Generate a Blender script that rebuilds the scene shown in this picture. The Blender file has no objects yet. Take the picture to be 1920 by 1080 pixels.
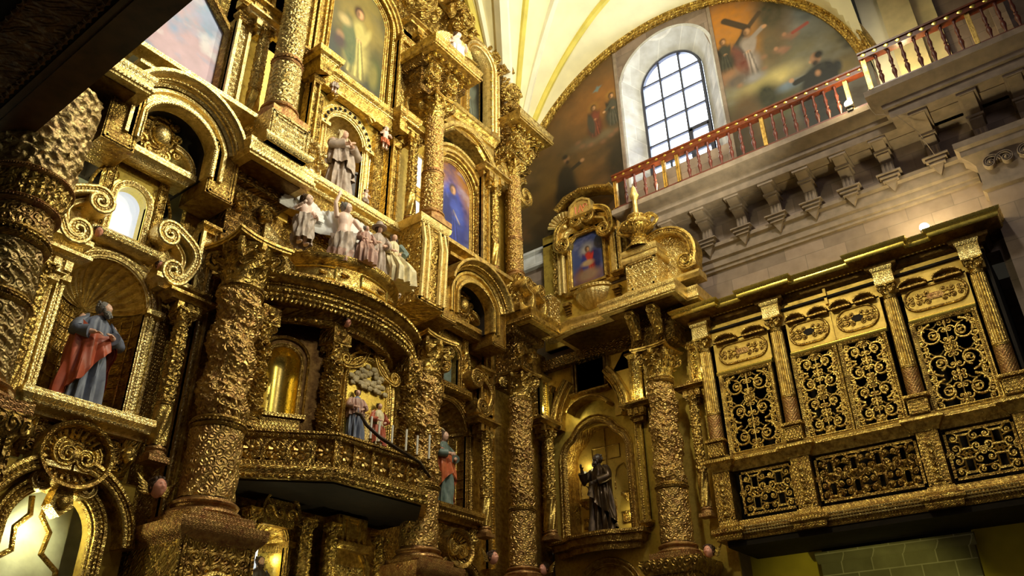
import bpy, math, random
import numpy as np
from mathutils import Matrix, Vector
R = math.radians; PI = math.pi; cos = math.cos; sin = math.sin
C = bpy.context.scene.collection
random.seed(4); RNG = np.random.RandomState(7)

# ------------------------------------------------------------ camera
def setup_camera():
    f, yaw, pit, rol = 1520.0, R(53.0), R(29.3), R(-0.9)
    F = Vector((sin(yaw)*cos(pit), cos(yaw)*cos(pit), sin(pit)))
    rt = Vector((cos(yaw), -sin(yaw), 0)); up = rt.cross(F)
    c, s = cos(rol), sin(rol)
    r = c*rt + s*up; u = -s*rt + c*up
    cd = bpy.data.cameras.new('camera'); co = bpy.data.objects.new('camera', cd); C.objects.link(co)
    cd.sensor_width = 36; cd.lens = f/1920*36; cd.clip_end = 200; cd.clip_start = .05
    m = Matrix.Identity(4)
    for i in range(3):
        m[i][0] = r[i]; m[i][1] = u[i]; m[i][2] = -F[i]
    m[0][3], m[1][3], m[2][3] = 0, 0, 1.6
    co.matrix_world = m; bpy.context.scene.camera = co
setup_camera()

# ------------------------------------------------------------ world, lights, exposure
wd = bpy.data.worlds.new('world'); bpy.context.scene.world = wd; wd.use_nodes = True
wd.node_tree.nodes['Background'].inputs[0].default_value = (1.0, .88, .62, 1)
wd.node_tree.nodes['Background'].inputs[1].default_value = .016
vs = bpy.context.scene.view_settings
vs.view_transform = 'Standard'; vs.look = 'None'; vs.gamma = 1; vs.use_curve_mapping = False; vs.exposure = 0.0
def light(name, kind, loc, energy, col, target=None, size=.3, size_y=None, spot=60, blend=.6):
    l = bpy.data.lights.new(name, kind); l.energy = energy; l.color = col
    if kind == 'AREA':
        l.size = size
        if size_y: l.shape = 'RECTANGLE'; l.size_y = size_y
    else: l.shadow_soft_size = size
    if kind == 'SPOT': l.spot_size = R(spot); l.spot_blend = blend
    o = bpy.data.objects.new(name, l); C.objects.link(o); o.location = loc
    if target is not None: o.rotation_euler = (Vector(target)-Vector(loc)).to_track_quat('-Z', 'Y').to_euler()
    return o
WARM = (1.0, .86, .45); DAY = (.80, .88, 1.0)
# unseen lamps: two balcony floods, the rest added to light altar and vault
light('altar_key_light', 'AREA', (9.5, 2.2, 20.2), 1350, (1.0, .94, .74), (8.5, 12, 11.5), 1.6, 1.6)  # unseen key light added below the vault crown
light('balcony_floodlight', 'SPOT', (15.5, -2.0, 16.0), 4200, (1.0, .91, .60), (8.0, 11.5, 13.0), .25, spot=55, blend=.7)
light('altar_fill_light', 'SPOT', (9.0, -3.5, 14.0), 900, (1.0, .90, .52), (10.5, 12, 6.5), .3, spot=75, blend=.8)  # unseen fill added for the lower altar
light('left_balcony_floodlight', 'SPOT', (2.5, 7.3, 17.2), 2700, (1.0, .91, .50), (17, 4.9, 9.0), .4, spot=38, blend=.8)
light('vault_fill_light', 'SPOT', (13.2, 3.0, 11.0), 3700, (1.0, .95, .62), (14.0, 10.5, 21), .4, spot=95, blend=.8)  # unseen uplight added to brighten the vault

light('wall_fill_light', 'AREA', (1, -5, 15), 170, (1, .88, .84), (17.6, 4, 13), 3, 3)  # unseen fill added to lift the right wall
# ------------------------------------------------------------ mesh builder.  Local axes: x right along the wall, d out of the wall, z up
class MB:
    UV = None
    def __init__(s): s.V = []; s.F = []; s.n = 0
    def add(s, v, f):
        v = np.asarray(v, float).reshape(-1, 3); s.V.append(v); n = s.n
        s.F.extend([tuple(i+n for i in q) for q in f]); s.n += len(v); return s
    def merge(s, o, off=(0, 0, 0), mir=False, rotd=0.0):
        v = np.concatenate(o.V).copy()
        if mir: v[:, 0] *= -1
        if rotd:
            c, q = cos(rotd), sin(rotd); x = v[:, 0]*c - v[:, 2]*q; z = v[:, 0]*q + v[:, 2]*c; v[:, 0] = x; v[:, 2] = z
        return s.add(v+np.asarray(off, float), o.F)
    def grid(s, P, cu=False, cv=False):
        P = np.asarray(P, float); n, m = P.shape[:2]; f = []
        for i in range(n if cu else n-1):
            a = i*m; b = ((i+1) % n)*m
            for j in range(m if cv else m-1):
                k = (j+1) % m; f.append((a+j, b+j, b+k, a+k))
        return s.add(P.reshape(-1, 3), f)
    def box(s, x0, x1, d0, d1, z0, z1):
        return s.add([(x0, d0, z0), (x1, d0, z0), (x1, d1, z0), (x0, d1, z0), (x0, d0, z1), (x1, d0, z1), (x1, d1, z1), (x0, d1, z1)],
                     [(0, 1, 2, 3), (4, 7, 6, 5), (0, 4, 5, 1), (1, 5, 6, 2), (2, 6, 7, 3), (3, 7, 4, 0)])
    def pbox(s, x0, x1, d0, d1, z0, z1, b=.04, t=.02):          # box whose front carries a raised moulded border and panel
        s.box(x0, x1, d0, d1, z0, z1)
        for q, h in ((b*.4, t), (b*1.3, t*.5)):
            X0, X1, Z0, Z1 = x0+q, x1-q, z0+q, z1-q
            if X1-X0 < .04 or Z1-Z0 < .04: break
            w = b*.5
            for a in ((X0, X1, Z0, Z0+w), (X0, X1, Z1-w, Z1), (X0, X0+w, Z0, Z1), (X1-w, X1, Z0, Z1)): s.box(a[0], a[1], d1, d1+h, a[2], a[3])
        return s
    def prism(s, pts, d0, d1):                                  # outline in (x,z)
        n = len(pts); v = [(x, d0, z) for x, z in pts]+[(x, d1, z) for x, z in pts]
        return s.add(v, [tuple(range(n)), tuple(range(2*n-1, n-1, -1))]+[(i, (i+1) % n, (i+1) % n+n, i+n) for i in range(n)])
    def slab(s, pts, z0, z1):                                   # outline in plan (x,d)
        n = len(pts); v = [(x, d, z0) for x, d in pts]+[(x, d, z1) for x, d in pts]
        return s.add(v, [tuple(range(n)), tuple(range(2*n-1, n-1, -1))]+[(i, (i+1) % n, (i+1) % n+n, i+n) for i in range(n)])
    def lathe(s, prof, seg=24, cx=0, cd=0, a0=0, a1=2*PI, sq=None):
        full = abs(a1-a0-2*PI) < 1e-6
        a = np.linspace(a0, a1, seg+(0 if full else 1), endpoint=not full); pr = np.array(prof, float)
        r = pr[:, 0][None, :]; z = np.broadcast_to(pr[:, 1][None, :], (len(a), len(pr)))
        P = np.stack([cx+np.cos(a)[:, None]*r, cd+np.sin(a)[:, None]*r, z], -1)
        return s.grid(P, cu=full)
    def sphere(s, c, r, nu=10, nv=7):
        r = np.broadcast_to(np.asarray(r, float), (3,)); t = np.linspace(0, PI, nv); a = np.linspace(0, 2*PI, nu, endpoint=False)
        P = np.stack([c[0]+r[0]*np.cos(a)[:, None]*np.sin(t), c[1]+r[1]*np.sin(a)[:, None]*np.sin(t), c[2]+r[2]*np.cos(t)[None, :]+0*a[:, None]], -1)
        return s.grid(P, cu=True)
    def tube(s, path, r, k=6, caps=True, flat=1.0):
        P = np.asarray(path, float); n = len(P); r = np.broadcast_to(np.asarray(r, float), (n,))
        T = np.gradient(P, axis=0); T /= np.maximum(np.linalg.norm(T, axis=1), 1e-9)[:, None]
        ref = np.array([0, 1., 0]) if abs(T[0][1]) < .9 else np.array([1., 0, 0])
        A = np.cross(T, ref); bad = np.linalg.norm(A, axis=1) < 1e-3
        A[bad] = np.cross(T[bad], np.array([.6, .3, .7])); A /= np.linalg.norm(A, axis=1)[:, None]; B = np.cross(T, A)
        a = np.linspace(0, 2*PI, k, endpoint=False)
        G = P[:, None, :]+r[:, None, None]*(np.cos(a)[None, :, None]*A[:, None, :]+flat*np.sin(a)[None, :, None]*B[:, None, :])
        o = s.n; s.grid(G, cv=True)
        if caps: s.F.append(tuple(o+i for i in range(k))); s.F.append(tuple(o+(n-1)*k+i for i in range(k-1, -1, -1)))
        return s
    def rope(s, path, r, step=None, k=5):                       # string of beads along a path
        P = np.asarray(path, float); step = step or r*2.2
        L = np.concatenate([[0], np.cumsum(np.linalg.norm(np.diff(P, axis=0), axis=1))]); n = max(2, int(L[-1]/step))
        t = (np.arange(n*3)+.5)/(n*3)*L[-1]
        Q = np.stack([np.interp(t, L, P[:, i]) for i in range(3)], -1)
        return s.tube(Q, np.tile([.5, 1, .5], n)*r, k)
    def mould(s, path, prof, plan=False, closed=False, caps=True):
        # plan=False: path in (x,z), profile (offset in plane, d).  plan=True: path in (x,d), profile (offset out, z)
        P = np.asarray(path, float); n = len(P)
        if closed: nx = np.roll(P, -1, 0)-P; pv = P-np.roll(P, 1, 0)
        else:
            nx = np.vstack([P[1:]-P[:-1], P[-1:]-P[-2:-1]]); pv = np.vstack([P[1:2]-P[:1], P[1:]-P[:-1]])
        nx /= np.maximum(np.linalg.norm(nx, axis=1), 1e-9)[:, None]; pv /= np.maximum(np.linalg.norm(pv, axis=1), 1e-9)[:, None]
        n1 = np.stack([-nx[:, 1], nx[:, 0]], -1); n0 = np.stack([-pv[:, 1], pv[:, 0]], -1)
        m = n0+n1; ml = (m*n1).sum(1); m = m/np.maximum(ml, .35)[:, None]
        pr = np.asarray(prof, float)
        Q = P[:, None, :]+m[:, None, :]*pr[None, :, 0:1]
        h = np.broadcast_to(pr[None, :, 1], Q.shape[:2])
        G = np.stack([Q[..., 0], Q[..., 1], h], -1) if plan else np.stack([Q[..., 0], h, Q[..., 1]], -1)
        o = s.n; k = len(pr); s.grid(G, cu=closed, cv=True)
        if caps and not closed: s.F.append(tuple(o+i for i in range(k))); s.F.append(tuple(o+(n-1)*k+i for i in range(k-1, -1, -1)))
        return s
    def build(s, name, mat, parent=None, ang=42, flatsh=False):
        me = bpy.data.meshes.new(name); v = np.concatenate(s.V).copy(); v[:, 1] *= -1
        me.from_pydata(v.tolist(), [], [f[::-1] for f in s.F]); me.update()
        if not flatsh:
            me.polygons.foreach_set('use_smooth', [True]*len(me.polygons)); me.set_sharp_from_angle(angle=R(ang))
        me.materials.append(mat)
        if s.UV is not None and len(s.UV) == len(me.vertices):
            vi = np.zeros(len(me.loops), int); me.loops.foreach_get('vertex_index', vi); uv = s.UV[vi].reshape(-1, 4, 2).copy(); mx = uv[:, :, 0].max(1, keepdims=True)
            uv[:, :, 0] += np.where(mx-uv[:, :, 0] > s.UW*.5, s.UW, 0); me.uv_layers.new(name='UVMap').data.foreach_set('uv', uv.ravel())
        o = bpy.data.objects.new(name, me); C.objects.link(o)
        if parent is not None: o.parent = parent
        return o
# frames: altar wall (x = X, d = 12-Y) and right wall (x = 12-Y, d = 17.6-X)
def ALT(u, d, z): return Vector((u, 12-d, z)), 0.0
def SID(v, d, z): return Vector((17.6-d, 12-v, z)), -PI/2
def LEF(v, d, z): return Vector((1.0+d, v, z)), PI/2
def thing(name, label, cat, fr, loc, group=None, rot=0.0):
    o = bpy.data.objects.new(name, None); C.objects.link(o); o.empty_display_size = .1
    p, r = fr(*loc); o.location = p; o.rotation_euler = (0, 0, r+rot); o['label'] = label; o['category'] = cat
    if group: o['group'] = group
    return o
def single(mb, name, mat, label, cat, fr, loc, group=None, rot=0.0, ang=42):
    o = mb.build(name, mat, None, ang); p, r = fr(*loc); o.location = p; o.rotation_euler = (0, 0, r+rot)
    o['label'] = label; o['category'] = cat
    if group: o['group'] = group
    return o
def struct(mb, name, mat, fr=None, parent=None, ang=42):
    o = mb.build(name, mat, parent, ang)
    if fr:
        p, r = fr(0, 0, 0); o.location = p; o.rotation_euler = (0, 0, r)
    if parent is None: o['kind'] = 'structure'
    return o
def dup(root, loc=None, rot=None, label=None, fr=None, drot=0.0):
    r = root.copy(); C.objects.link(r)
    if fr: p, q = fr(*loc); r.location = p; r.rotation_euler = (0, 0, q+drot)
    if label: r['label'] = label
    for ch in list(root.children):
        c = ch.copy(); C.objects.link(c); c.parent = r
        for g in ch.children:
            d = g.copy(); C.objects.link(d); d.parent = c
    return r
def arc(cx, cz, r, a0, a1, n=16, rz=None):
    a = np.linspace(a0, a1, n); return np.stack([cx+r*np.cos(a), cz+(rz or r)*np.sin(a)], -1)
def p3(path, d): P = np.asarray(path, float); return np.stack([P[:, 0], np.full(len(P), d), P[:, 1]], -1)
def pz(path, z): P = np.asarray(path, float); return np.stack([P[:, 0], P[:, 1], np.full(len(P), z)], -1)
def spiral(cx, cz, r0, r1, a0, turns, n=None):
    n = n or max(10, int(abs(turns)*18)); t = np.linspace(0, 1, n); a = a0+turns*2*PI*t; r = r0*(r1/r0)**t
    return np.stack([cx+r*np.cos(a), cz+r*np.sin(a)], -1)
def hashn(ix, iy): 
    q = np.sin(ix*127.1+iy*311.7)*43758.5453; return q-np.floor(q)
def vnoise(x, y):
    ix = np.floor(x); iy = np.floor(y); fx = x-ix; fy = y-iy; fx = fx*fx*(3-2*fx); fy = fy*fy*(3-2*fy)
    a = hashn(ix, iy); b = hashn(ix+1, iy); c = hashn(ix, iy+1); d = hashn(ix+1, iy+1)
    return (a*(1-fx)+b*fx)*(1-fy)+(c*(1-fx)+d*fx)*fy
def fbm(x, y, o=4):
    s = 0; a = .5
    for i in range(o): s = s+a*vnoise(x, y); x = x*2.03+17; y = y*2.03+9; a *= .5
    return s
def scrolls(u, v):                                              # carved acanthus-scroll relief height, unit cells
    iv = np.floor(v); u = u+.5*(iv % 2); iu = np.floor(u); fx = u-iu-.5; fy = v-iv-.5
    s = 1-2*((iu+iv) % 2); rho = np.hypot(fx, fy); phi = np.arctan2(fy, fx*s)
    e = np.clip(1-rho/.56, 0, 1); h = (.5+.5*np.cos(phi+12.5*rho))**1.3*np.minimum(1, e*3.5)
    leaf = np.clip(np.cos(5*phi+9*rho), 0, 1)*np.exp(-((rho-.42)/.12)**2)
    return np.clip(h*.8+leaf*.6, 0, 1.2)

# ------------------------------------------------------------ materials
def newmat(name):
    m = bpy.data.materials.new(name); m.use_nodes = True; nt = m.node_tree
    return m, nt, nt.nodes['Principled BSDF']
def N(nt, t, **kw):
    n = nt.nodes.new(t)
    for k, v in kw.items(): setattr(n, k, v)
    return n
def math_(nt, op, a, b=None):
    n = N(nt, 'ShaderNodeMath', operation=op)
    for i, q in enumerate((a, b)):
        if q is None: continue
        if isinstance(q, (int, float)): n.inputs[i].default_value = q
        else: nt.links.new(q, n.inputs[i])
    return n.outputs[0]
def ramp(nt, fac, stops):
    n = N(nt, 'ShaderNodeValToRGB'); e = n.color_ramp.elements
    while len(e) < len(stops): e.new(.5)
    for q, (p, c) in zip(e, stops): q.position = p; q.color = (*c, 1)
    nt.links.new(fac, n.inputs[0]); return n.outputs[0]
def uvnodes(nt, cell):
    tc = N(nt, 'ShaderNodeTexCoord'); sp = N(nt, 'ShaderNodeSeparateXYZ'); nt.links.new(tc.outputs['Object'], sp.inputs[0])
    x, y, z = sp.outputs
    u = math_(nt, 'DIVIDE', math_(nt, 'ADD', x, math_(nt, 'MULTIPLY', y, .83)), cell)
    v = math_(nt, 'DIVIDE', math_(nt, 'ADD', z, math_(nt, 'MULTIPLY', y, .57)), cell)
    return tc, u, v
def gold(name, uv=False, col=(.80, .57, .155), bole=(.17, .075, .02), rough=.27, cell=0, bump=.5, dist=.02, wear=.485, metal=.92, nscale=26, spots=0):
    m, nt, b = newmat(name); L = nt.links
    b.inputs['Metallic'].default_value = metal
    tc, u, v = uvnodes(nt, cell or 1)
    if uv:
        sp = N(nt, 'ShaderNodeSeparateXYZ'); L.new(tc.outputs['UV'], sp.inputs[0]); u = math_(nt, 'DIVIDE', sp.outputs[0], cell); v = math_(nt, 'DIVIDE', sp.outputs[1], cell)
    if cell:
        nd = N(nt, 'ShaderNodeTexNoise'); nd.inputs['Scale'].default_value = .42/cell; nd.inputs['Detail'].default_value = 2; L.new(tc.outputs['Object'], nd.inputs['Vector'])
        ns = N(nt, 'ShaderNodeSeparateXYZ'); L.new(nd.outputs['Color'], ns.inputs[0])
        u = math_(nt, 'ADD', u, math_(nt, 'MULTIPLY', ns.outputs[0], 1.3)); v = math_(nt, 'ADD', v, math_(nt, 'MULTIPLY', ns.outputs[1], 1.3))
    n1 = N(nt, 'ShaderNodeTexNoise'); n1.inputs['Scale'].default_value = 8; n1.inputs['Detail'].default_value = 8; n1.inputs['Roughness'].default_value = .7
    L.new(tc.outputs['Object'], n1.inputs['Vector'])
    cr = ramp(nt, n1.outputs[0], [(wear-.16, bole), (wear, tuple(.55*a+.45*c for a, c in zip(col, bole))), (wear+.12, col), (.8, tuple(min(1, a*1.12+.02) for a in col))])
    L.new(cr, b.inputs['Base Color'])
    rr = N(nt, 'ShaderNodeMapRange'); L.new(n1.outputs[0], rr.inputs[0]); rr.inputs[3].default_value = rough+.22; rr.inputs[4].default_value = rough-.06
    L.new(rr.outputs[0], b.inputs['Roughness'])
    n2 = N(nt, 'ShaderNodeTexNoise'); n2.inputs['Scale'].default_value = nscale; n2.inputs['Detail'].default_value = 4
    L.new(tc.outputs['Object'], n2.inputs['Vector'])
    h = n2.outputs[0]
    if cell:
        fu = lambda q: math_(nt, 'FLOOR', q)
        iv = fu(v); u2 = math_(nt, 'ADD', u, math_(nt, 'MULTIPLY', math_(nt, 'FLOORED_MODULO', iv, 2.0), .5)); iu = fu(u2)
        fx = math_(nt, 'SUBTRACT', math_(nt, 'SUBTRACT', u2, iu), .5); fy = math_(nt, 'SUBTRACT', math_(nt, 'SUBTRACT', v, iv), .5)
        sg = math_(nt, 'SUBTRACT', 1, math_(nt, 'MULTIPLY', math_(nt, 'FLOORED_MODULO', math_(nt, 'ADD', iu, iv), 2.0), 2))
        rho = math_(nt, 'SQRT', math_(nt, 'ADD', math_(nt, 'MULTIPLY', fx, fx), math_(nt, 'MULTIPLY', fy, fy)))
        phi = math_(nt, 'ARCTAN2', fy, math_(nt, 'MULTIPLY', fx, sg))
        w = math_(nt, 'COSINE', math_(nt, 'ADD', phi, math_(nt, 'MULTIPLY', rho, 15)))
        e = math_(nt, 'MINIMUM', math_(nt, 'MAXIMUM', math_(nt, 'MULTIPLY', math_(nt, 'SUBTRACT', .6, rho), 6), 0), 1)
        h1 = math_(nt, 'MULTIPLY', math_(nt, 'ADD', math_(nt, 'MULTIPLY', w, .5), .5), e)
        h = math_(nt, 'ADD', h1, math_(nt, 'MULTIPLY', h, .7))
    bp = N(nt, 'ShaderNodeBump'); bp.inputs['Strength'].default_value = bump; bp.inputs['Distance'].default_value = dist
    L.new(h, bp.inputs['Height']); L.new(bp.outputs[0], b.inputs['Normal'])
    return m
def plain(name, col, rough=.6, metal=0, var=.25, scale=8, bump=.15, dist=.01, spec=.4, emit=None, es=0):
    m, nt, b = newmat(name); L = nt.links
    tc = N(nt, 'ShaderNodeTexCoord'); n = N(nt, 'ShaderNodeTexNoise'); n.inputs['Scale'].default_value = scale; n.inputs['Detail'].default_value = 6
    L.new(tc.outputs['Object'], n.inputs['Vector'])
    L.new(ramp(nt, n.outputs[0], [(.3, tuple(c*(1-var) for c in col)), (.7, tuple(min(1, c*(1+var)) for c in col))]), b.inputs['Base Color'])
    b.inputs['Roughness'].default_value = rough; b.inputs['Metallic'].default_value = metal; b.inputs['Specular IOR Level'].default_value = spec
    if bump:
        bp = N(nt, 'ShaderNodeBump'); bp.inputs['Strength'].default_value = bump; bp.inputs['Distance'].default_value = dist
        L.new(n.outputs[0], bp.inputs['Height']); L.new(bp.outputs[0], b.inputs['Normal'])
    if emit: b.inputs['Emission Color'].default_value = (*emit, 1); b.inputs['Emission Strength'].default_value = es
    return m
def ashlar(name, col, mortar, bw=.95, bh=.42, var=.18, mort=.008):
    m, nt, b = newmat(name); L = nt.links
    tc, u, v = uvnodes(nt, 1.0); cb = N(nt, 'ShaderNodeCombineXYZ'); L.new(u, cb.inputs[0]); L.new(v, cb.inputs[1])
    br = N(nt, 'ShaderNodeTexBrick'); L.new(cb.outputs[0], br.inputs['Vector']); br.inputs['Scale'].default_value = 1
    br.inputs['Brick Width'].default_value = bw; br.inputs['Row Height'].default_value = bh; br.inputs['Mortar Size'].default_value = mort
    br.inputs['Color1'].default_value = (*[c*(1-var) for c in col], 1); br.inputs['Color2'].default_value = (*[c*(1+var) for c in col], 1); br.inputs['Mortar'].default_value = (*mortar, 1)
    n = N(nt, 'ShaderNodeTexNoise'); n.inputs['Scale'].default_value = 3; n.inputs['Detail'].default_value = 8; L.new(tc.outputs['Object'], n.inputs['Vector'])
    mx = N(nt, 'ShaderNodeMixRGB', blend_type='MULTIPLY'); mx.inputs[0].default_value = .8; L.new(br.outputs[0], mx.inputs[1])
    L.new(ramp(nt, n.outputs[0], [(.3, (.66, .63, .6)), (.7, (1, 1, 1))]), mx.inputs[2]); L.new(mx.outputs[0], b.inputs['Base Color'])
    b.inputs['Roughness'].default_value = .85
    bp = N(nt, 'ShaderNodeBump'); bp.inputs['Strength'].default_value = .4; bp.inputs['Distance'].default_value = .012
    L.new(n.outputs[0], bp.inputs['Height']); L.new(bp.outputs[0], b.inputs['Normal']); return m
def attr_mat(name, rough=.55):
    m, nt, b = newmat(name); a = N(nt, 'ShaderNodeAttribute', attribute_name='Col'); nt.links.new(a.outputs[0], b.inputs['Base Color'])
    b.inputs['Roughness'].default_value = rough; return m
G = dict(
    plain=gold('gold leaf', cell=.06, bump=.42, dist=.011), flat=gold('flat yellow gilding', col=(.70, .47, .10), bole=(.44, .25, .05), wear=.36, metal=.4, rough=.38, bump=.2, dist=.01), carve=gold('gold carved scrolls', cell=.17, bump=.9, dist=.035), fine=gold('gold fine carving', cell=.075, bump=.8, dist=.02),
    pale=gold('pale gold leaf', col=(.90, .71, .30), bole=(.45, .27, .07), cell=.055, wear=.42, bump=.45, dist=.01), pcarve=gold('pale gold carving', col=(.90, .71, .30), bole=(.45, .27, .07), cell=.13, wear=.44, bump=.9, dist=.03),
    aged=gold('aged gold', col=(.52, .345, .085), bole=(.16, .07, .02), cell=.065, bump=.5, dist=.013), acarve=gold('aged gold carving', col=(.56, .375, .09), bole=(.2, .09, .03), cell=.16, bump=.9, dist=.035),
    red=gold('red bole gold', col=(.50, .30, .10), bole=(.24, .085, .035), wear=.48, metal=.75, rough=.36, cell=.06, bump=.45, dist=.012), bright=gold('burnished gold', col=(.84, .64, .15), bole=(.6, .40, .08), rough=.2, wear=.3, bump=.12, dist=.01, nscale=9),
    shaft=gold('carved shaft gold', uv=True, cell=.135, col=(.66, .45, .14), bole=(.36, .18, .075), wear=.47, rough=.28, bump=.9, dist=.026, nscale=40, metal=.85),
    umber=gold('umber gilded carving', uv=True, cell=.13, col=(.64, .48, .20), bole=(.34, .2, .09), wear=.46, rough=.34, bump=.8, dist=.022, nscale=40, metal=.75),
    dcarve=gold('shade-darkened carving', col=(.30, .18, .045), bole=(.09, .04, .012), cell=.16, bump=.9, dist=.03), darkgold=gold('dark gold and soffit shade', col=(.24, .14, .035), bole=(.09, .04, .012), bump=.4, dist=.015),  # shade under ledges put into these two gold colours
    panel=gold('gold panel', col=(.64, .46, .09), bole=(.34, .2, .04), wear=.4, rough=.32, metal=.6, bump=.15, dist=.01))
M = dict(
    stone=ashlar('mauve ashlar', (.27, .20, .165), (.19, .145, .12)), trimstone=plain('carved mauve stone', (.25, .19, .15), .85, var=.2, scale=5, bump=.4, dist=.02),
    greystone=ashlar('pale grey voussoir stone', (.58, .59, .64), (.72, .72, .76), .75, .55, .12, .012), green=ashlar('grey green block wall', (.26, .25, .13), (.55, .53, .35), .62, .34, .2, .012),
    plaster=plain('cream vault plaster', (.86, .79, .52), .8, var=.08, scale=1.5, bump=.1), pwhite=plain('white moulded rib', (.86, .82, .66), .75, var=.06, scale=2),
    lightstreak=plain('yellow ochre painted rib', (.72, .60, .13), .75, var=.15, scale=2), yellow=plain('yellow limewash', (.72, .58, .06), .8, var=.12, scale=2), masonry=plain('pale masonry', (.62, .66, .55), .85, var=.25, scale=3, bump=.5, dist=.02),  # rib yellow stands for light streaks on the vault
    dark=plain('dark timber', (.014, .008, .004), .85, var=.4, scale=6), darkgold=gold('blackened gold', col=(.16, .075, .02), bole=(.04, .015, .006), cell=.2, bump=.7, dist=.03, metal=.6, rough=.42),  # dark timber also stands for shade in the arch recesses
    rail=plain('red varnished rail', (.13, .026, .008), .35, var=.3, scale=12), baluster=plain('red painted baluster', (.12, .030, .022), .35, var=.3, scale=20), gilt=gold('gilt detail', col=(.60, .40, .12), wear=.42, rough=.3, bump=.2),
    iron=plain('blue black iron', (.03, .035, .07), .4), lamp=plain('lit lamp glass', (1, .9, .6), .3, emit=(1, .86, .45), es=90), pane=plain('bright window pane', (.9, .93, 1), .3, emit=(.76, .86, 1), es=8.0, bump=0),
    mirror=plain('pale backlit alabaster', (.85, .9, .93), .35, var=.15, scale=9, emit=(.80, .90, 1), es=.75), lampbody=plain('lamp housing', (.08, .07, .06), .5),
    skin=plain('painted flesh', (.74, .45, .33), .4, var=.08, scale=20, bump=.05), pskin=plain('pale painted flesh', (.85, .62, .52), .4, var=.06, scale=20, bump=.05), rosy=plain('rosy painted flesh', (.80, .36, .25), .4, var=.1, scale=20, bump=.05),
    blue=plain('slate blue painted cloth', (.15, .17, .24), .5, var=.25, scale=6), redc=plain('terracotta red painted cloak', (.42, .09, .045), .45, var=.3, scale=5), mauve=plain('grey mauve painted robe', (.42, .33, .27), .5, var=.3, scale=7),
    cream=plain('cream gold painted robe', (.70, .60, .36), .45, var=.25, scale=9), white=plain('white painted wood', (.80, .80, .80), .6, var=.1, scale=12), brown=plain('dark brown painted wood', (.055, .035, .025), .38, var=.4, scale=8),
    bronze=plain('dark bronze', (.075, .048, .028), .33, metal=.65, var=.4, scale=7), grey=plain('grey painted hair', (.20, .19, .18), .6, var=.4, scale=40, bump=.8, dist=.02), hair=plain('brown painted hair', (.07, .035, .018), .5, var=.4, scale=40, bump=.8, dist=.02),
    teal=plain('grey green painted robe', (.14, .19, .17), .45, var=.3, scale=7), orange=plain('orange painted cloak', (.55, .14, .05), .45, var=.3, scale=7), pink=plain('pink painted cloth', (.42, .25, .20), .5, var=.3, scale=8),
    candle=plain('white candle wax', (.88, .85, .75), .4, var=.03), floor=plain('dark stone floor', (.12, .10, .08), .6, var=.3), beige=plain('beige cloud carving', (.40, .31, .16), .45, var=.35, scale=14, bump=.6, dist=.03), paint=attr_mat('oil paint'))
# ------------------------------------------------------------ builders: columns, niches, scrolls
def shaft(z0, z1, r0, r1, disp=None, seg=96, dz=.022, hel=0.0, turns=0.0, bulge=0.0, cap=True):
    n = max(6, int((z1-z0)/dz)); z = np.linspace(z0, z1, n); a = np.linspace(0, 2*PI, seg, endpoint=False)
    t = (z-z0)/(z1-z0); Z, A = np.meshgrid(z, a, indexing='ij'); T = (Z-z0)/(z1-z0)
    rr = r0+(r1-r0)*T
    ph = A-2*PI*turns*T
    rr = rr*(1+bulge*np.cos(ph))
    if disp is not None: rr = rr+disp(A, Z, T, ph)
    m = MB(); m.grid(np.stack([rr*np.cos(A), rr*np.sin(A), Z], -1), cv=True); q = .135; m.UW = max(2, round(2*PI*r0/q))*q; m.UV = np.stack([A/(2*PI)*m.UW, Z], -1).reshape(-1, 2); return m
def leaf(m, ang, r, z, w, h, out=.5, n=7):
    P = []
    for i in range(n):
        s = i/(n-1); o = r*1.0+out*h*(.10*s+.75*s**3); zz = z+h*(s-.34*max(0, s-.7)**1.3*3)
        wd = w*(.5+.55*sin(PI*min(1, s*1.05)))*(1-.75*s**5)*(1+.16*(i % 2))
        P.append([((o-abs(k)*abs(k)*.12*w)*cos(ang)-k*wd*sin(ang)*.5, (o-abs(k)*abs(k)*.12*w)*sin(ang)+k*wd*cos(ang)*.5, zz-.1*h*abs(k)*s) for k in (-1, -.45, 0, .45, 1)])
    m.grid(P)
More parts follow.
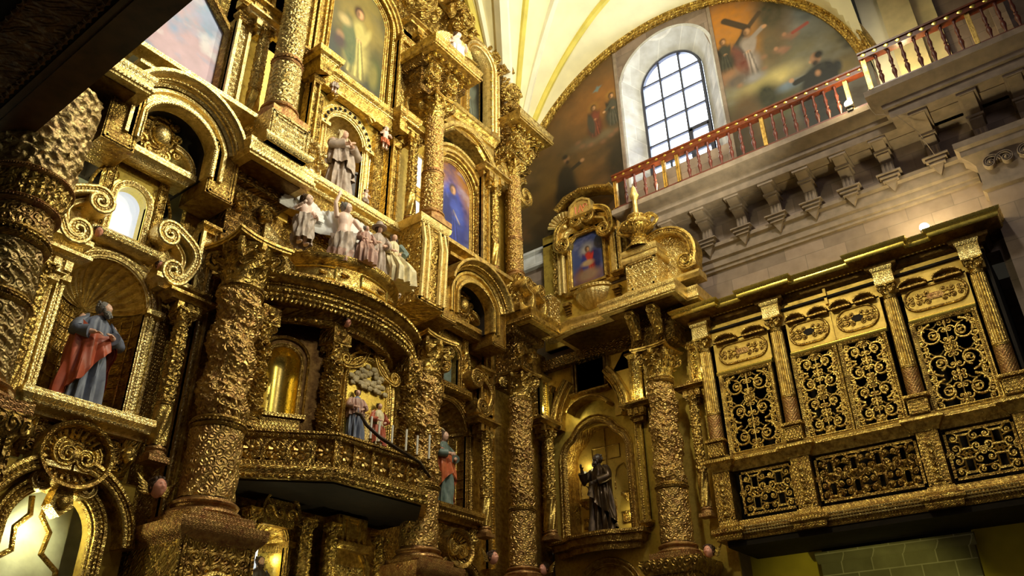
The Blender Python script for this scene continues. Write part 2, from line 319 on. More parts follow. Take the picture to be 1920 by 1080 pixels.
def capital(parent, r, h, z=0, rows=8, ab=1.55, mat='carve'):       # bell with leaves; volutes and abacus are its sub-parts
    m = MB(); m.lathe([(r*1.02, z), (r*1.14, z+h*.03), (r*1.14, z+h*.08), (r*1.0, z+h*.1), (r*.98, z+h*.5), (r*1.15, z+h*.8), (r*1.3, z+h*.88), (.01, z+h*.9)], 24)
    for k in range(rows): leaf(m, 2*PI*k/rows, r, z+h*.08, r*.85, h*.42, .55)
    for k in range(rows): leaf(m, 2*PI*(k+.5)/rows, r*1.02, z+h*.28, r*.8, h*.48, .62)
    c = m.build('capital', G[mat], parent)
    for k in range(4):
        a = PI/4+k*PI/2; s = spiral(0, 0, .22*h, .05*h, -PI/2, 1.6, 26); m = MB()
        P = [(0.9*r, z+.5*h), (1.15*r, z+.68*h)]+[(r*1.42+q[0], z+h*.72+q[1]+.0) for q in s]
        m.tube([(x*cos(a), x*sin(a), zz) for x, zz in P], .055*h, 5)
        m.build('volute', G[mat], c)
    n = 9; pts = []; m = MB()
    for k in range(4):
        a0 = PI/4+k*PI/2; b = a0+PI/4; m.sphere((1.2*r*cos(b), 1.2*r*sin(b), z+.84*h), .1*h, 6, 5)
        for i in range(n):
            t = i/(n-1)*2-1; x = r*ab*1.0; q = (x*(1-.16*(1-t*t)), t*x); ca, sa = cos(a0+PI/4), sin(a0+PI/4)
            pts.append((q[0]*ca-q[1]*sa, q[0]*sa+q[1]*ca))
    m.slab(pts, z+h*.9, z+h*.95); m.slab([(x*1.06, y*1.06) for x, y in pts], z+h*.95, z+h); m.build('abacus', G['plain'], c); return c
def colbase(r, h, z=0, plinth=.35):
    m = MB(); p = h*plinth; q = r*1.38; m.box(-q, q, -q, q, z, z+p)
    e = h-p; Z = z+p
    m.lathe([(r*1.36, Z), (r*1.4, Z+.12*e), (r*1.36, Z+.26*e), (r*1.22, Z+.32*e), (r*1.12, Z+.45*e), (r*1.15, Z+.55*e), (r*1.24, Z+.6*e), (r*1.27, Z+.7*e), (r*1.2, Z+.8*e), (r*1.08, Z+.85*e), (r*1.06, Z+.96*e), (r, Z+e)], 32); return m
def ringm(r, z, h, beads=True):
    m = MB(); m.lathe([(r*.98, z), (r*1.08, z+.1*h), (r*1.12, z+.3*h), (r*1.05, z+.45*h), (r*1.05, z+.6*h), (r*1.1, z+.75*h), (r*1.05, z+.95*h), (r*.98, z+h)], 32)
    if beads: a = np.linspace(0, 2*PI, 60); m.rope(np.stack([r*1.1*np.cos(a), r*1.1*np.sin(a), np.full(60, z+.52*h)], -1), .14*h, .3*h)
    return m
def vine(r, cell=.34, amp=.055, tw=1.0):
    k = max(2, round(2*PI*r/cell))
    return lambda A, Z, T, ph: amp*scrolls((A-2*PI*.45*T)*k/(2*PI)*tw, Z/cell*1.0)*np.clip(np.minimum(T, 1-T)*30, 0, 1)+.02*(fbm(A*7, Z*16, 3)-.5)
def zigzag(r, amp=.022, k=8, freq=9.0):
    def f(A, Z, T, ph):
        tri = np.abs(((A*k/(2*PI)) % 1)-.5)*2
        return amp*(.5+.5*np.sin(2*PI*(Z*freq+tri*1.0)))+.006*fbm(A*9, Z*30, 2)
    return f
def twist(r, amp=.03, k=7, pitch=1.5): return lambda A, Z, T, ph: amp*(np.abs(np.sin((A+Z*pitch*2*PI/1.0)*k/2)))*np.clip(np.minimum(T, 1-T)*25, 0, 1)+.02*scrolls(A*3, Z*9)*.5
def solomonic(fr, loc, H, r, label, group=None, mat='shaft', split=.3, seg=110):
    t = thing('solomonic_column', label, 'column', fr, loc, group)
    bh = .42*r/.4; ch = .95*r/.4; zs = bh+(H-bh-ch)*split
    colbase(r, bh).build('base', G['red'], t)
    shaft(bh, zs, r*1.0, r*.97, lambda A, Z, T, ph: .03*np.abs(np.sin((A+Z*3.2)*2.5))+.006*fbm(A*9, Z*22, 3), seg).build('drum', G[mat], t)
    ringm(r*.97, zs, .2*r/.4).build('collar', G['aged'], t)
    z1 = H-ch
    shaft(zs+.18*r/.4, z1, r*.95, r*.86, vine(r, .24*r/.4+.10, .045*r/.4), seg+40, .013, turns=2.6, bulge=.13).build('shaft', G[mat], t)
    ringm(r*.86, z1-.1, .12).build('neck_ring', G['aged'], t)
    capital(t, r*.86, ch, z1)
    return t
def straight_column(fr, loc, H, r, label, group=None, split=.34, taper=.8, pl=1, ch=None):
    t = thing('carved_column', label, 'column', fr, loc, group); bh = .5*r/.3; ch = ch or .8*r/.26; zs = bh+(H-bh-ch)*split; z1 = H-ch
    colbase(r, bh).build('base', G['red'], t)
    shaft(bh, zs, r, r*.97, zigzag(r), 72, .018).build('drum', G['pcarve'] if pl else G['shaft'], t)
    ringm(r*.95, zs, .22*r/.3).build('collar', G['red'], t)
    shaft(zs+.2*r/.3, z1, r*.88, r*taper, lambda A, Z, T, ph: .03*scrolls(A*r/.11+Z*2, Z/.15), 72, .016).build('shaft', G['pcarve'] if pl else G['shaft'], t)
    capital(t, r*taper, ch, z1); return t
def colonette(fr, loc, H, r, label, group=None, split=.32, mat='carve', spiral_low=True):
    t = thing('colonette', label, 'column', fr, loc, group); bh = .28*r/.13; ch = .36*r/.13; zs = bh+(H-bh-ch)*split; z1 = H-ch
    colbase(r, bh).build('base', G['red'], t)
    shaft(bh, zs, r, r*.97, lambda A, Z, T, ph: .028*(.5+.5*np.sin(5*A+Z*9)), 40, .03).build('drum', G['plain'], t)
    ringm(r*.98, zs, .09, False).build('collar', G['aged'], t)
    shaft(zs+.08, z1, r*.95, r*.85, lambda A, Z, T, ph: .03*scrolls(A*.95, Z/.17), 48, .02).build('shaft', G[mat], t)
    capital(t, r*.85, ch, z1, 6); return t
# moulding profiles: (offset out, height)
def prof_cornice(h, o, base=0.0):
    return [(0, base), (o*.18, base), (o*.22, base+.1*h), (o*.34, base+.16*h), (o*.36, base+.26*h), (o*.5, base+.34*h), (o*.72, base+.4*h), (o*.74, base+.52*h), (o*.93, base+.55*h), (o*.95, base+.72*h), (o, base+.76*h), (o*1.04, base+.95*h), (o, base+h), (0, base+h)]
def prof_lip(h, o): return [(0, 0), (o*.8, 0), (o*.84, h*.1), (o, h*.14), (o*1.02, h*.36), (o*.9, h*.42), (o*.86, h*.56), (o*.95, h*.7), (o*1.06, h*.86), (o*1.06, h), (0, h)]
def prof_arch(w, d, d0=0.0): return [(0, d0), (0, d0+d*.6), (w*.12, d0+d*.65), (w*.16, d0+d*.9), (w*.34, d0+d*.95), (w*.42, d0+d*.7), (w*.6, d0+d*.75), (w*.72, d0+d), (w*.92, d0+d*1.05), (w, d0+d*.9), (w, d0)]
def archpath(hw, zs, zb=0.0, n=22, rz=None):                    # up the left jamb, over the arch, down the right jamb, base at zb
    return np.vstack([[(-hw, zb)], arc(0, zs, hw, PI, 0, n, rz), [(hw, zb)]])
def arch_surround(m, x0, x1, z0, z1, hw, zs, zb, d0, d1, n=20, rz=None):
    if x0 < -hw: m.box(x0, -hw, d0, d1, z0, z1)
    if x1 > hw: m.box(hw, x1, d0, d1, z0, z1)
    if zb > z0: m.box(-hw, hw, d0, d1, z0, zb)
    P = arc(0, zs, hw, PI, 0, n, rz)
    for (xa, za), (xb, zb_) in zip(P[:-1], P[1:]): m.prism([(xa, za), (xb, zb_), (xb, z1), (xa, z1)], d0, d1)
    return m
def niche(fr, loc, hw, zs, label, ext, fw=.2, shell=True, grid=True, pm='panel', cat='niche', group=None, depth=None, ribs=15, fm='plain', hood=True, wm='aged'):
    t = thing('niche', label, cat, fr, loc, group); x0, x1, z0, z1 = ext; D = depth or hw
    arch_surround(MB(), x0, x1, z0, z1, hw, zs, 0, -.05, .05).build('surround', G[pm], t)
    a = np.linspace(0, PI, 30); zz = np.linspace(0, zs, 14)
    A, Z = np.meshgrid(a, zz, indexing='ij'); w = MB(); w.grid(np.stack([-hw*np.cos(A), -D*np.sin(A), Z], -1))
    w.add([(-hw*cos(q), -D*sin(q), 0) for q in a], [tuple(range(30))]); w.build('back_wall', G[wm], t)
    if grid:
        g = MB()
        for k in range(1, 10):
            q = PI*k/10; g.tube([(-hw*.985*cos(q), -D*.985*sin(q), .02), (-hw*.985*cos(q), -D*.985*sin(q), zs-.1)], .013, 4)
        for k in range(1, 9):
            z = (zs-.1)*k/8.5; g.tube([(-hw*.985*cos(q), -D*.985*sin(q), z) for q in a], .008, 4)
        g.build('coffer_ribs', G['plain'], t)
    # half dome, ribs fanning from the back
    ph, s = np.meshgrid(np.linspace(0, PI, 151 if shell else 30), np.linspace(0, .985, 16), indexing='ij')
    k = 1-(.055*np.abs(np.cos(ph*ribs/1.0))*np.sin(PI*np.minimum(s*1.05, 1))**.5 if shell else 0)
    c = np.cos(s*PI/2)*k
    MB().grid(np.stack([-hw*np.cos(ph)*c, -D*np.sin(s*PI/2)*k, zs+hw*np.sin(ph)*c], -1)).build('scallop_shell' if shell else 'half_dome', G[fm], t)
    im = MB(); b = np.linspace(0, PI, 24); ip = np.stack([-(hw)*np.cos(b), -(D)*np.sin(b)], -1)
    im.mould(ip, [(.0, zs-.12), (-.05, zs-.1), (-.05, zs-.05), (-.09, zs-.03), (-.09, zs+.02), (0, zs+.03)], plan=True); im.build('impost_moulding', G['aged'], t)
    f = MB(); p = archpath(hw, zs); f.mould(p, prof_arch(fw*.55, .1)); f.rope(p3(archpath(hw+fw*.28, zs), .12), .022, .06)
    q = archpath(hw+fw*.55, zs); f.mould(q, prof_arch(fw*.45, .06)); f.rope(p3(archpath(hw+fw*.95, zs), .07), .018, .05)
    for sx in (-1, 1): f.box(min(sx*hw*.96, sx*(hw+fw*1.1)), max(sx*hw*.96, sx*(hw+fw*1.1)), .02, .17, zs-.05, zs+.05)
    f.build('frame', G[fm], t)
    return t
def band(m, path, t, d0, d1, beads=True):                       # moulded ribbon along a curve in the wall plane
    m.mould(path, [(-t, d0), (-t, d1-.02), (-t*.75, d1), (-t*.4, d1), (-t*.3, d1-.035), (t*.3, d1-.035), (t*.4, d1), (t*.75, d1), (t, d1-.02), (t, d0)])
    if beads: m.rope(p3(path, d1-.02), t*.28, t*.7)
    return m
def cscroll(m, cx, cz, R0, a0, turns, t, d0, d1, r1=.12, beads=True):
    p = spiral(cx, cz, R0, R0*r1, a0, turns); band(m, p, t, d0, d1, beads); m.sphere((cx, d1, cz), (R0*.16, .04, R0*.16), 8, 6); return m
def cpath(p0, p1, bow, n=20, curl=.3, c0=1, c1=1):             # C-curve between two points with curled volute ends
    p0 = np.array(p0, float); p1 = np.array(p1, float); L = np.linalg.norm(p1-p0); e = (p1-p0)/L; nrm = np.array([-e[1], e[0]])
    s = np.linspace(0, 1, n)[:, None]; mid = p0+(p1-p0)*s+nrm*bow*np.sin(PI*s)
    def vol(p, dr, side):
        r = curl*L*.5; q = []
        c = p+side*r*np.array([-dr[1], dr[0]]); a0 = math.atan2(*(p-c)[::-1])
        for i in range(1, 20): k = i/19; q.append(c+r*(1-.8*k)*np.array([cos(a0+side*k*2.6*PI), sin(a0+side*k*2.6*PI)]))
        return q
    d0 = mid[0]-mid[1]; d0 /= np.linalg.norm(d0); d1 = mid[-1]-mid[-2]; d1 /= np.linalg.norm(d1); sg = -1 if bow > 0 else 1
    out = list(mid)
    if c0: out = vol(mid[0], d0, -sg)[::-1]+out
    if c1: out = out+vol(mid[-1], d1, sg)
    return np.array(out)
def cherub(fr, loc, s, label, group=None, rot=0.0, skin='rosy', wings=True):
    t = thing('cherub', label, 'cherub', fr, loc, group, rot)
    m = MB(); headgrid(m, (0, .5*s, 0), s, 0, -.2); m.build('face', M[skin], t)
    h = MB(); h.sphere((0, .3*s, .22*s), (.92*s, .85*s, .95*s), 14, 10)
    for k in range(14): a = k*2.4; h.sphere((.75*s*cos(a), .35*s+.35*s*sin(k*1.3), .4*s+.55*s*abs(sin(a))), .26*s, 6, 5)
    h.build('curls', M['hair'], t)
    if wings:
        for sx in (-1, 1):
            w = MB()
            for k in range(5): w.tube([(sx*.5*s, .1*s, -.5*s+.1*k*s), (sx*(1.2+.12*k)*s, .22*s, -.6*s+.28*k*s), (sx*(1.7+.12*k)*s, .05*s, -.5*s+.42*k*s)], [.16*s, .2*s, .04*s], 6, flat=.45)
            w.build('wing', G['plain'], t)
    return t
# ------------------------------------------------------------ figures
def rot3(yaw, tilt=0.0, roll=0.0):                              # about z, then nod about x, in (x, d, z)
    cy, sy, ct, st, cr, sr = cos(yaw), sin(yaw), cos(tilt), sin(tilt), cos(roll), sin(roll)
    A = np.array([[cy, -sy, 0], [sy, cy, 0], [0, 0, 1]]); B = np.array([[1, 0, 0], [0, ct, st], [0, -st, ct]]); D = np.array([[cr, 0, sr], [0, 1, 0], [-sr, 0, cr]])
    return A @ D @ B
def headgrid(m, c, s, yaw=0, tilt=0, roll=0, nu=30, nv=22):     # tilt < 0 looks down; yaw > 0 turns to the viewer's left
    t = np.linspace(.02, PI-.02, nv); a = np.linspace(0, 2*PI, nu, endpoint=False); A, T = np.meshgrid(a, t, indexing='ij')
    nx, nd, nz = np.cos(A)*np.sin(T), np.sin(A)*np.sin(T), np.cos(T)
    x = nx*.74*(1-.26*np.clip(-nz, 0, 1)**1.3); d = nd*.9; z = nz*1.0; f = (nd > 0)
    g = lambda x0, z0, sx, sz: np.exp(-((np.abs(nx)-x0)/sx)**2-((nz-z0)/sz)**2)*f
    d = d+.30*g(0, -.17, .13, .13)+.16*g(0, .02, .09, .2)-.13*g(.32, .08, .17, .11)+.07*g(.3, .26, .25, .08)+.07*g(0, -.46, .2, .05)+.07*g(0, -.58, .17, .05)-.04*g(0, -.52, .24, .02)+.13*g(0, -.85, .28, .16)+.05*g(.42, -.25, .2, .2)
    P = np.stack([x, d, z], -1)*s @ rot3(yaw, tilt, roll).T+np.array(c); m.grid(P, cu=True)
    for sx in (-1, 1): m.sphere(rot3(yaw, tilt, roll) @ np.array([sx*.74*s, -.02*s, -.02*s])+np.array(c), (.1*s, .15*s, .24*s), 6, 5)
def hand(m, w, dr, nrm, s, curl=.5, side=1):
    dr = np.array(dr, float); dr /= np.linalg.norm(dr); nrm = np.array(nrm, float); nrm -= dr*nrm.dot(dr); nrm /= np.linalg.norm(nrm); sd = np.cross(dr, nrm); w = np.array(w, float)
    P = [[w+dr*l*s+sd*a*s*.21+nrm*b*s*.09 for a, b in ((-1, 0), (-.7, .8), (.7, .8), (1, 0), (.7, -.8), (-.7, -.8))] for l in (0, .12, .3, .47)]
    o = m.n; m.grid(P, cv=True); m.F.append(tuple(o+i for i in range(6))); m.F.append(tuple(o+18+i for i in range(6)))
    for k, L in zip((-1.5, -.5, .5, 1.5), (.36, .45, .43, .32)):
        b = w+dr*.45*s+sd*k*s*.12; p1 = b+(dr*cos(curl*.6)-nrm*sin(curl*.6)*-1)*L*.45*s; p2 = p1+(dr*cos(curl*1.6)+nrm*sin(curl*1.6))*L*.55*s
        m.tube([b-dr*.06*s, b, p1, p2], [.058*s, .06*s, .055*s, .04*s], 5)
    b = w+dr*.14*s+sd*side*.18*s; p1 = b+(dr*.5+sd*side*.75+nrm*.25)*.22*s; m.tube([b, p1, p1+(dr*.8+sd*side*.25+nrm*.3)*.2*s], [.07*s, .06*s, .045*s], 5)
def interp(rows, z): r = np.array(rows, float); return [np.interp(z, r[:, 0], r[:, i]) for i in range(1, r.shape[1])]
ROBE = [(0.0, .165, .125, 0, .0), (.04, .155, .12, 0, .0), (.25, .14, .11, 0, 0), (.48, .125, .095, 0, 0), (.6, .11, .08, 0, 0), (.70, .125, .085, 0, 0), (.78, .125, .075, 0, 0), (.82, .085, .06, 0, 0), (.85, .045, .045, 0, .005)]
def figure(name, label, cat, fr, loc, H, rot=0.0, robe=ROBE, robem='blue', skin='skin', hairm='hair', beard=None, cloak=None, cloakm='redc', look=(0, -.1, 0), head=(0, .012, .925), hs=.068,
           lh=((-.14, .0, .79), (-.19, .03, .63), (-.08, .14, .60)), rh=((.14, .0, .79), (.19, .03, .63), (.07, .14, .57)), hcurl=.6, longhair=0, group=None, voxel=.0075, seed=0, bare=False, sleevem=None, folds=1.0, hn=((0, -1, 0), (0, -1, 0)), halo=False):
    t = thing(name, label, cat, fr, loc, group, rot); b = MB()
    hc = np.array(head, float)
    headgrid(b, hc*H, hs*H, look[0], look[1], look[2])
    b.tube(np.array([(0, 0, .79), (0, .0, .84), hc-(0, .01, .03)])*H, [.05*H, .036*H, .034*H], 10)
    zt = np.linspace(.42, .835, 12); tp = []
    for z in zt:
        rx, rd = interp([(.42, .09, .07), (.5, .10, .075), (.6, .085, .06), (.7, .11, .07), (.78, .115, .06), (.835, .04, .035)], z); a = np.linspace(0, 2*PI, 20, endpoint=False)
        tp.append(np.stack([rx*np.cos(a), rd*np.sin(a), np.full(20, z)], -1)*H)
    o = b.n; b.grid(tp, cv=True); b.F.append(tuple(o+i for i in range(20))); b.F.append(tuple(o+220+i for i in range(20)))
    for j, arm in enumerate((lh, rh)):
        s, e, w = [np.array(q, float)*H for q in arm]
        b.tube([s*.96, s, (s+e)/2, e, (e+w)/2, w, w+(w-e)*.06], np.array([.03, .038, .036, .03, .028, .021, .02])*H, 9)
        hand(b, w, w-e, hn[j], .105*H, hcurl, 1 if j == 0 else -1)
    for sx in (-1, 1):
        cd = float(interp(robe, .15)[3])
        b.tube(np.array([(sx*.055, 0, .47), (sx*.06, .01+cd*.5, .27), (sx*.06, cd, .05)])*H, np.array([.06, .042, .028])*H, 8)
        b.sphere((sx*.065*H, (cd+.05)*H, .022*H), (.035*H, .075*H, .024*H), 10, 7)
    bo = b.build('body', M[skin] if skin in M else G[skin], t); md = bo.modifiers.new('smooth body', 'REMESH'); md.mode = 'VOXEL'; md.voxel_size = voxel*H; md.use_smooth_shade = True
    ey = MB(); Rm = rot3(*look)
    for sx in (-1, 1): ey.sphere(hc*H+Rm @ np.array([sx*.26, .74, .08])*hs*H, .09*hs*H, 6, 5)
    ey.build('eyes', M['brown'], bo)
    hr = MB(); hr.sphere(hc*H+Rm @ np.array([0, -.16, .14])*hs*H, np.array([.86, .92, .98])*hs*H, 18, 12)
    for k in range(26):
        a = k*2.399; q = np.array([.8*cos(a), -.3+.55*sin(a), .25+.6*((k*7) % 10)/10-.3*(sin(a) < 0)]); hr.sphere(hc*H+Rm @ q*hs*H, .22*hs*H, 6, 5)
    for sx in (-1, 1):
        if longhair: hr.tube([hc*H+Rm @ np.array([sx*.72, -.1, .3])*hs*H, hc*H+Rm @ np.array([sx*.82, -.1, -.5])*hs*H, hc*H+np.array([sx*.9, -.15, -1.5])*hs*H], np.array([.3, .32, .12])*hs*H, 7)
    hr.build('hair', M[hairm], bo)
    if beard:
        bd = MB(); bd.sphere(hc*H+Rm @ np.array([0, .48, -.88])*hs*H, np.array([.5, .38, .55])*hs*H, 14, 10)
        for k in range(16): a = k*2.4; bd.sphere(hc*H+Rm @ np.array([.42*cos(a), .6+.15*sin(k), -.85-.55*(k/16)*abs(sin(a))-.1])*hs*H, .2*hs*H, 6, 5)
        for sx in (-1, 1): bd.sphere(hc*H+Rm @ np.array([sx*.52, .3, -.5])*hs*H, np.array([.2, .3, .42])*hs*H, 8, 6)
        bd.build('beard', M[beard], bo)
    if not bare:
        nz, na = 46, 96; z = np.linspace(0, .85, nz); a = np.linspace(0, 2*PI, na, endpoint=False); Zg, Ag = np.meshgrid(z, a, indexing='ij')
        rx, rd, cx, cd = interp(robe, Zg); am = np.interp(Zg, [0, .45, .62, .8], [.018, .012, .005, .001])*folds
        fo = am*(np.sin(9*Ag+seed+1.5*np.sin(5*Zg+seed))+.6*np.sin(17*Ag+2*seed+2*Zg)+.5*np.sin(4*Ag-6*Zg))
        r = MB(); o = 0; r.grid(np.stack([cx+(rx+fo)*np.cos(Ag), cd+(rd+fo)*np.sin(Ag), Zg], -1)*H, cv=True); r.F.append(tuple(range(na)))
        ro = r.build('robe', M[robem] if robem in M else G[robem], t)
        sl = MB()
        for arm in (lh, rh):
            s, e, w = [np.array(q, float)*H for q in arm]; u = e+(w-e)*.78
            pts = np.array([s*.9, s, s*.6+e*.4, s*.25+e*.75, e, e*.6+u*.4, u]); sl.tube(pts, np.array([.03, .055, .05, .054, .056, .052, .058])*H*(1+.08*np.sin(np.arange(7)*2.1+seed)), 12)
        sl.build('sleeves', M[sleevem or robem], t)
    if cloak:
        th0, th1, zb, zt0, gap = cloak                           # angular range (front = 90 deg), bottom and top as functions of s in 0..1
        nz, na = 34, 70; s = np.linspace(0, 1, na); tt = np.linspace(0, 1, nz); S_, T_ = np.meshgrid(s, tt, indexing='xy'); th = R(th0)+(R(th1)-R(th0))*S_
        zb_ = np.interp(S_, *zb); zt_ = np.interp(S_, *zt0); Zg = zt_+(zb_-zt_)*T_
        rx, rd, cx, cd = interp(robe, np.clip(Zg, 0, .85)); am = np.interp(T_, [0, .3, 1], [.004, .012, .026])
        fo = gap+.02*T_+am*(np.sin(8*th+seed+5*Zg)+.6*np.sin(15*th-7*Zg+seed))+.03*np.clip((.82-np.abs(Zg-.62)*3), 0, 1)*np.abs(np.cos(th))
        ou = np.stack([cx+(rx+fo)*np.cos(th), cd+(rd+fo)*np.sin(th), Zg], -1)*H; inn = np.stack([cx+(rx+fo-.016)*np.cos(th), cd+(rd+fo-.016)*np.sin(th), Zg], -1)*H
        k = MB(); k.grid(np.concatenate([ou, inn[:, ::-1]], 1), cv=True); k.build('cloak', M[cloakm], t)
    if halo: h = MB(); h.tube([hc*H+np.array([1.5*hs*H*cos(q), -.5*hs*H, 1.5*hs*H*sin(q)]) for q in np.linspace(0, 2*PI, 30)], .016*H, 6); h.build('halo', M['cream'], t)
    return t
CHILD = dict(head=(0, .02, .86), hs=.115, bare=True, lh=((-.13, 0, .7), (-.21, .05, .6), (-.16, .16, .66)), rh=((.13, 0, .7), (.2, .06, .56), (.12, .16, .55)), skin='pskin')
# ------------------------------------------------------------ painted canvases
class Art:
    def __init__(s, X, Z, w, h): s.X, s.Z, s.w, s.h = X, Z, w, h; s.I = np.zeros(X.shape+(3,))
    def lin(s, c): return np.array([(q/255.0)**2.2 for q in c])
    def grad(s, stops):                                         # vertical, t = Z/h
        t = s.Z/s.h; k = [q[0] for q in stops]; c = np.array([s.lin(q[1]) for q in stops])
        for i in range(3): s.I[..., i] = np.interp(t, k, c[:, i])
    def mix(s, a, c): s.I += a[..., None]*(s.lin(c)-s.I)
    def clouds(s, c, sc, lo, hi, amt=1.0, sd=0): s.mix(np.clip((fbm(s.X*sc+sd, s.Z*sc*1.4+sd*2, 5)-lo)/(hi-lo), 0, 1)*amt, c)
    def blob(s, x, z, rx, rz, c, soft=.25, rot=0, a=1.0):
        cr, sr = cos(rot), sin(rot); dx = s.X-x; dz = s.Z-z; u = (dx*cr+dz*sr)/rx; v = (-dx*sr+dz*cr)/rz
        rr = np.hypot(u, v)*(1+.16*(fbm(s.X*9/s.h*2, s.Z*9/s.h*2, 3)-.5)); s.mix(np.clip((1+soft-rr)/(2*soft), 0, 1)**1.3*a*(.82+.36*fbm(s.X*7, s.Z*7, 3)), c)
    def line(s, x0, z0, x1, z1, w, c, a=1.0):
        dx, dz = x1-x0, z1-z0; t = np.clip(((s.X-x0)*dx+(s.Z-z0)*dz)/(dx*dx+dz*dz), 0, 1); q = np.hypot(s.X-x0-t*dx, s.Z-z0-t*dz)
        s.mix(np.clip((w*1.2-q)/(w*.4), 0, 1)*a, c)
    def person(s, x, z, h, robe, skin=(190, 140, 100), hair=(50, 30, 20), lean=0.0, cloak=None, halo=False, arm=None):
        if halo: s.blob(x+lean*h, z+h*.91, h*.13, h*.13, (150, 112, 48), .6, a=.6)
        dk = tuple(q*.5 for q in robe)
        s.blob(x, z+h*.27, h*.21, h*.31, dk, .35, lean); s.blob(x+.02*h, z+h*.29, h*.16, h*.29, robe, .4, lean); s.blob(x+lean*h*.5, z+h*.6, h*.14, h*.2, dk, .35, lean); s.blob(x+lean*h*.5+.02*h, z+h*.62, h*.1, h*.17, robe, .4, lean)
        s.blob(x-.1*h+lean*h*.4, z+h*.6, h*.045, h*.17, dk, .4, .35); s.blob(x+.11*h+lean*h*.4, z+h*.58, h*.045, h*.17, robe, .4, -.35); s.blob(x+.03*h+lean*h*.3, z+h*.5, h*.04, h*.03, skin, .5)
        for k in (-.08, .02, .1): s.line(x+k*h, z+h*.02, x+k*h*.4+lean*h*.3, z+h*.5, h*.014, tuple(min(255, q*1.25+8) for q in robe), .45); s.line(x+(k+.04)*h, z+h*.02, x+(k+.04)*h*.4+lean*h*.3, z+h*.5, h*.012, dk, .6)
        if cloak: s.blob(x-.09*h, z+h*.4, h*.1, h*.34, cloak, .25, lean+.15)
        if arm: s.line(x+lean*h*.6, z+h*.66, x+arm[0]*h, z+h*arm[1], h*.04, robe); s.blob(x+arm[0]*h*1.08, z+h*arm[1], h*.04, h*.035, skin)
        s.blob(x+lean*h, z+h*.89, h*.075, h*.095, hair, .3); s.blob(x+lean*h+h*.015, z+h*.875, h*.046, h*.062, skin, .35); s.blob(x+lean*h-h*.015, z+h*.865, h*.025, h*.05, tuple(q*.6 for q in skin), .5)
def canvas(w, h, art, name='canvas', parent=None, top=None, n=150, x0=None, dz=0.0, mod=None, dpt=0.0):
    nx = n; nz = max(20, int(n*h/w)); x = np.linspace(-w/2, w/2, nx) if x0 is None else np.linspace(x0, x0+w, nx); t = np.linspace(0, 1, nz)
    Xg, Tg = np.meshgrid(x, t, indexing='ij'); Zt = np.full(nx, h) if top is None else np.array([top(q) for q in x]); Zg = Tg*Zt[:, None]
    A = Art(Xg-x[0], Zg, w, h); art(A); A.I *= (.72+.5*fbm(A.X*3, A.Z*3, 4))[..., None]
    m = MB(); m.grid(np.stack([Xg, np.full_like(Xg, dpt), Zg+dz], -1)); o = m.build(name, M['paint'], parent)
    ca = o.data.color_attributes.new('Col', 'FLOAT_COLOR', 'POINT'); q = np.ones((nx*nz, 4)); q[:, :3] = np.clip(A.I.reshape(-1, 3), 0, 1); ca.data.foreach_set('color', q.ravel()); return o
# ------------------------------------------------------------ the room: floor, walls, lunette, window, vault
m = MB(); m.box(-4, 20, -2, 18, -.2, 0); struct(m, 'floor', M['floor'], ALT)
m = MB(); m.box(-2, 18.4, -1.5, -1.25, 0, 24); struct(m, 'wall_altar', M['masonry'], ALT)
LV, LZ, LR = 4.5, 15.9, 5.75
ltop = lambda v: LZ+math.sqrt(max(.0, LR*LR-(v-LV)**2))
WC, WH, WS = 4.70, 1.03, 19.5                                    # window centre, half width, spring
OC, OH, OS = 4.74, 1.53, 19.55
m = MB(); m.box(-1.3, 18, -.6, 0, 10.4, 15.9); m.box(.4, 2.4, -.66, -.58, 5.0, 10.4); m.box(10.3, 18, -.6, 0, 15.9, 25)
ed = sorted(set(np.linspace(-1.2, 10.25, 50).tolist()+np.linspace(OC-OH, OC+OH, 22).tolist()))
for a, b in zip(ed[:-1], ed[1:]):
    c = (a+b)/2; za, zb = ltop(a)+.1, ltop(b)+.1
    if abs(c-OC) < OH:
        l0 = OS+math.sqrt(max(0, OH*OH-(a-OC)**2)); l1 = OS+math.sqrt(max(0, OH*OH-(b-OC)**2))
        if za > l0 and zb > l1: m.prism([(a, l0), (b, l1), (b, zb), (a, za)], -.6, 0)
    else: m.prism([(a, 15.9), (b, 15.9), (b, zb), (a, za)], -.6, 0)
# wall inside and behind the latticed gallery, and below it
m.box(-1.3, .5, -.6, 0, 0, 10.4); m.box(2.34, 4.85, -.6, 0, 0, 10.4); m.box(.5, 2.34, -.6, 0, 0, 5.9); m.box(.5, 2.34, -.6, 0, 9.1, 10.4); m.box(11.45, 18, -.6, 0, 0, 10.4); m.box(4.85, 11.45, -1.7, -1.4, 5.2, 10.4)
struct(m, 'wall_right', M['stone'], SID)
m = MB(); m.box(4.4, 6.3, -1.3, -1.05, 0, 5.35); m.box(9.3, 18, -1.3, -1.05, 0, 5.35); struct(m, 'wall_beneath', M['yellow'], SID)
m = MB(); m.box(6.3, 9.32, -1.3, -.85, 0, 4.88); m.mould([(6.3, -.85), (9.32, -.85)], prof_lip(.22, .12)[0:], plan=True)
mm = MB(); mm.mould([(6.25, -.85), (9.37, -.85)], [(0, 4.86), (.05, 4.88), (.14, 4.98), (.14, 5.08), (0, 5.1)], plan=True); m.merge(mm); struct(m, 'trim_2', M['green'], SID)
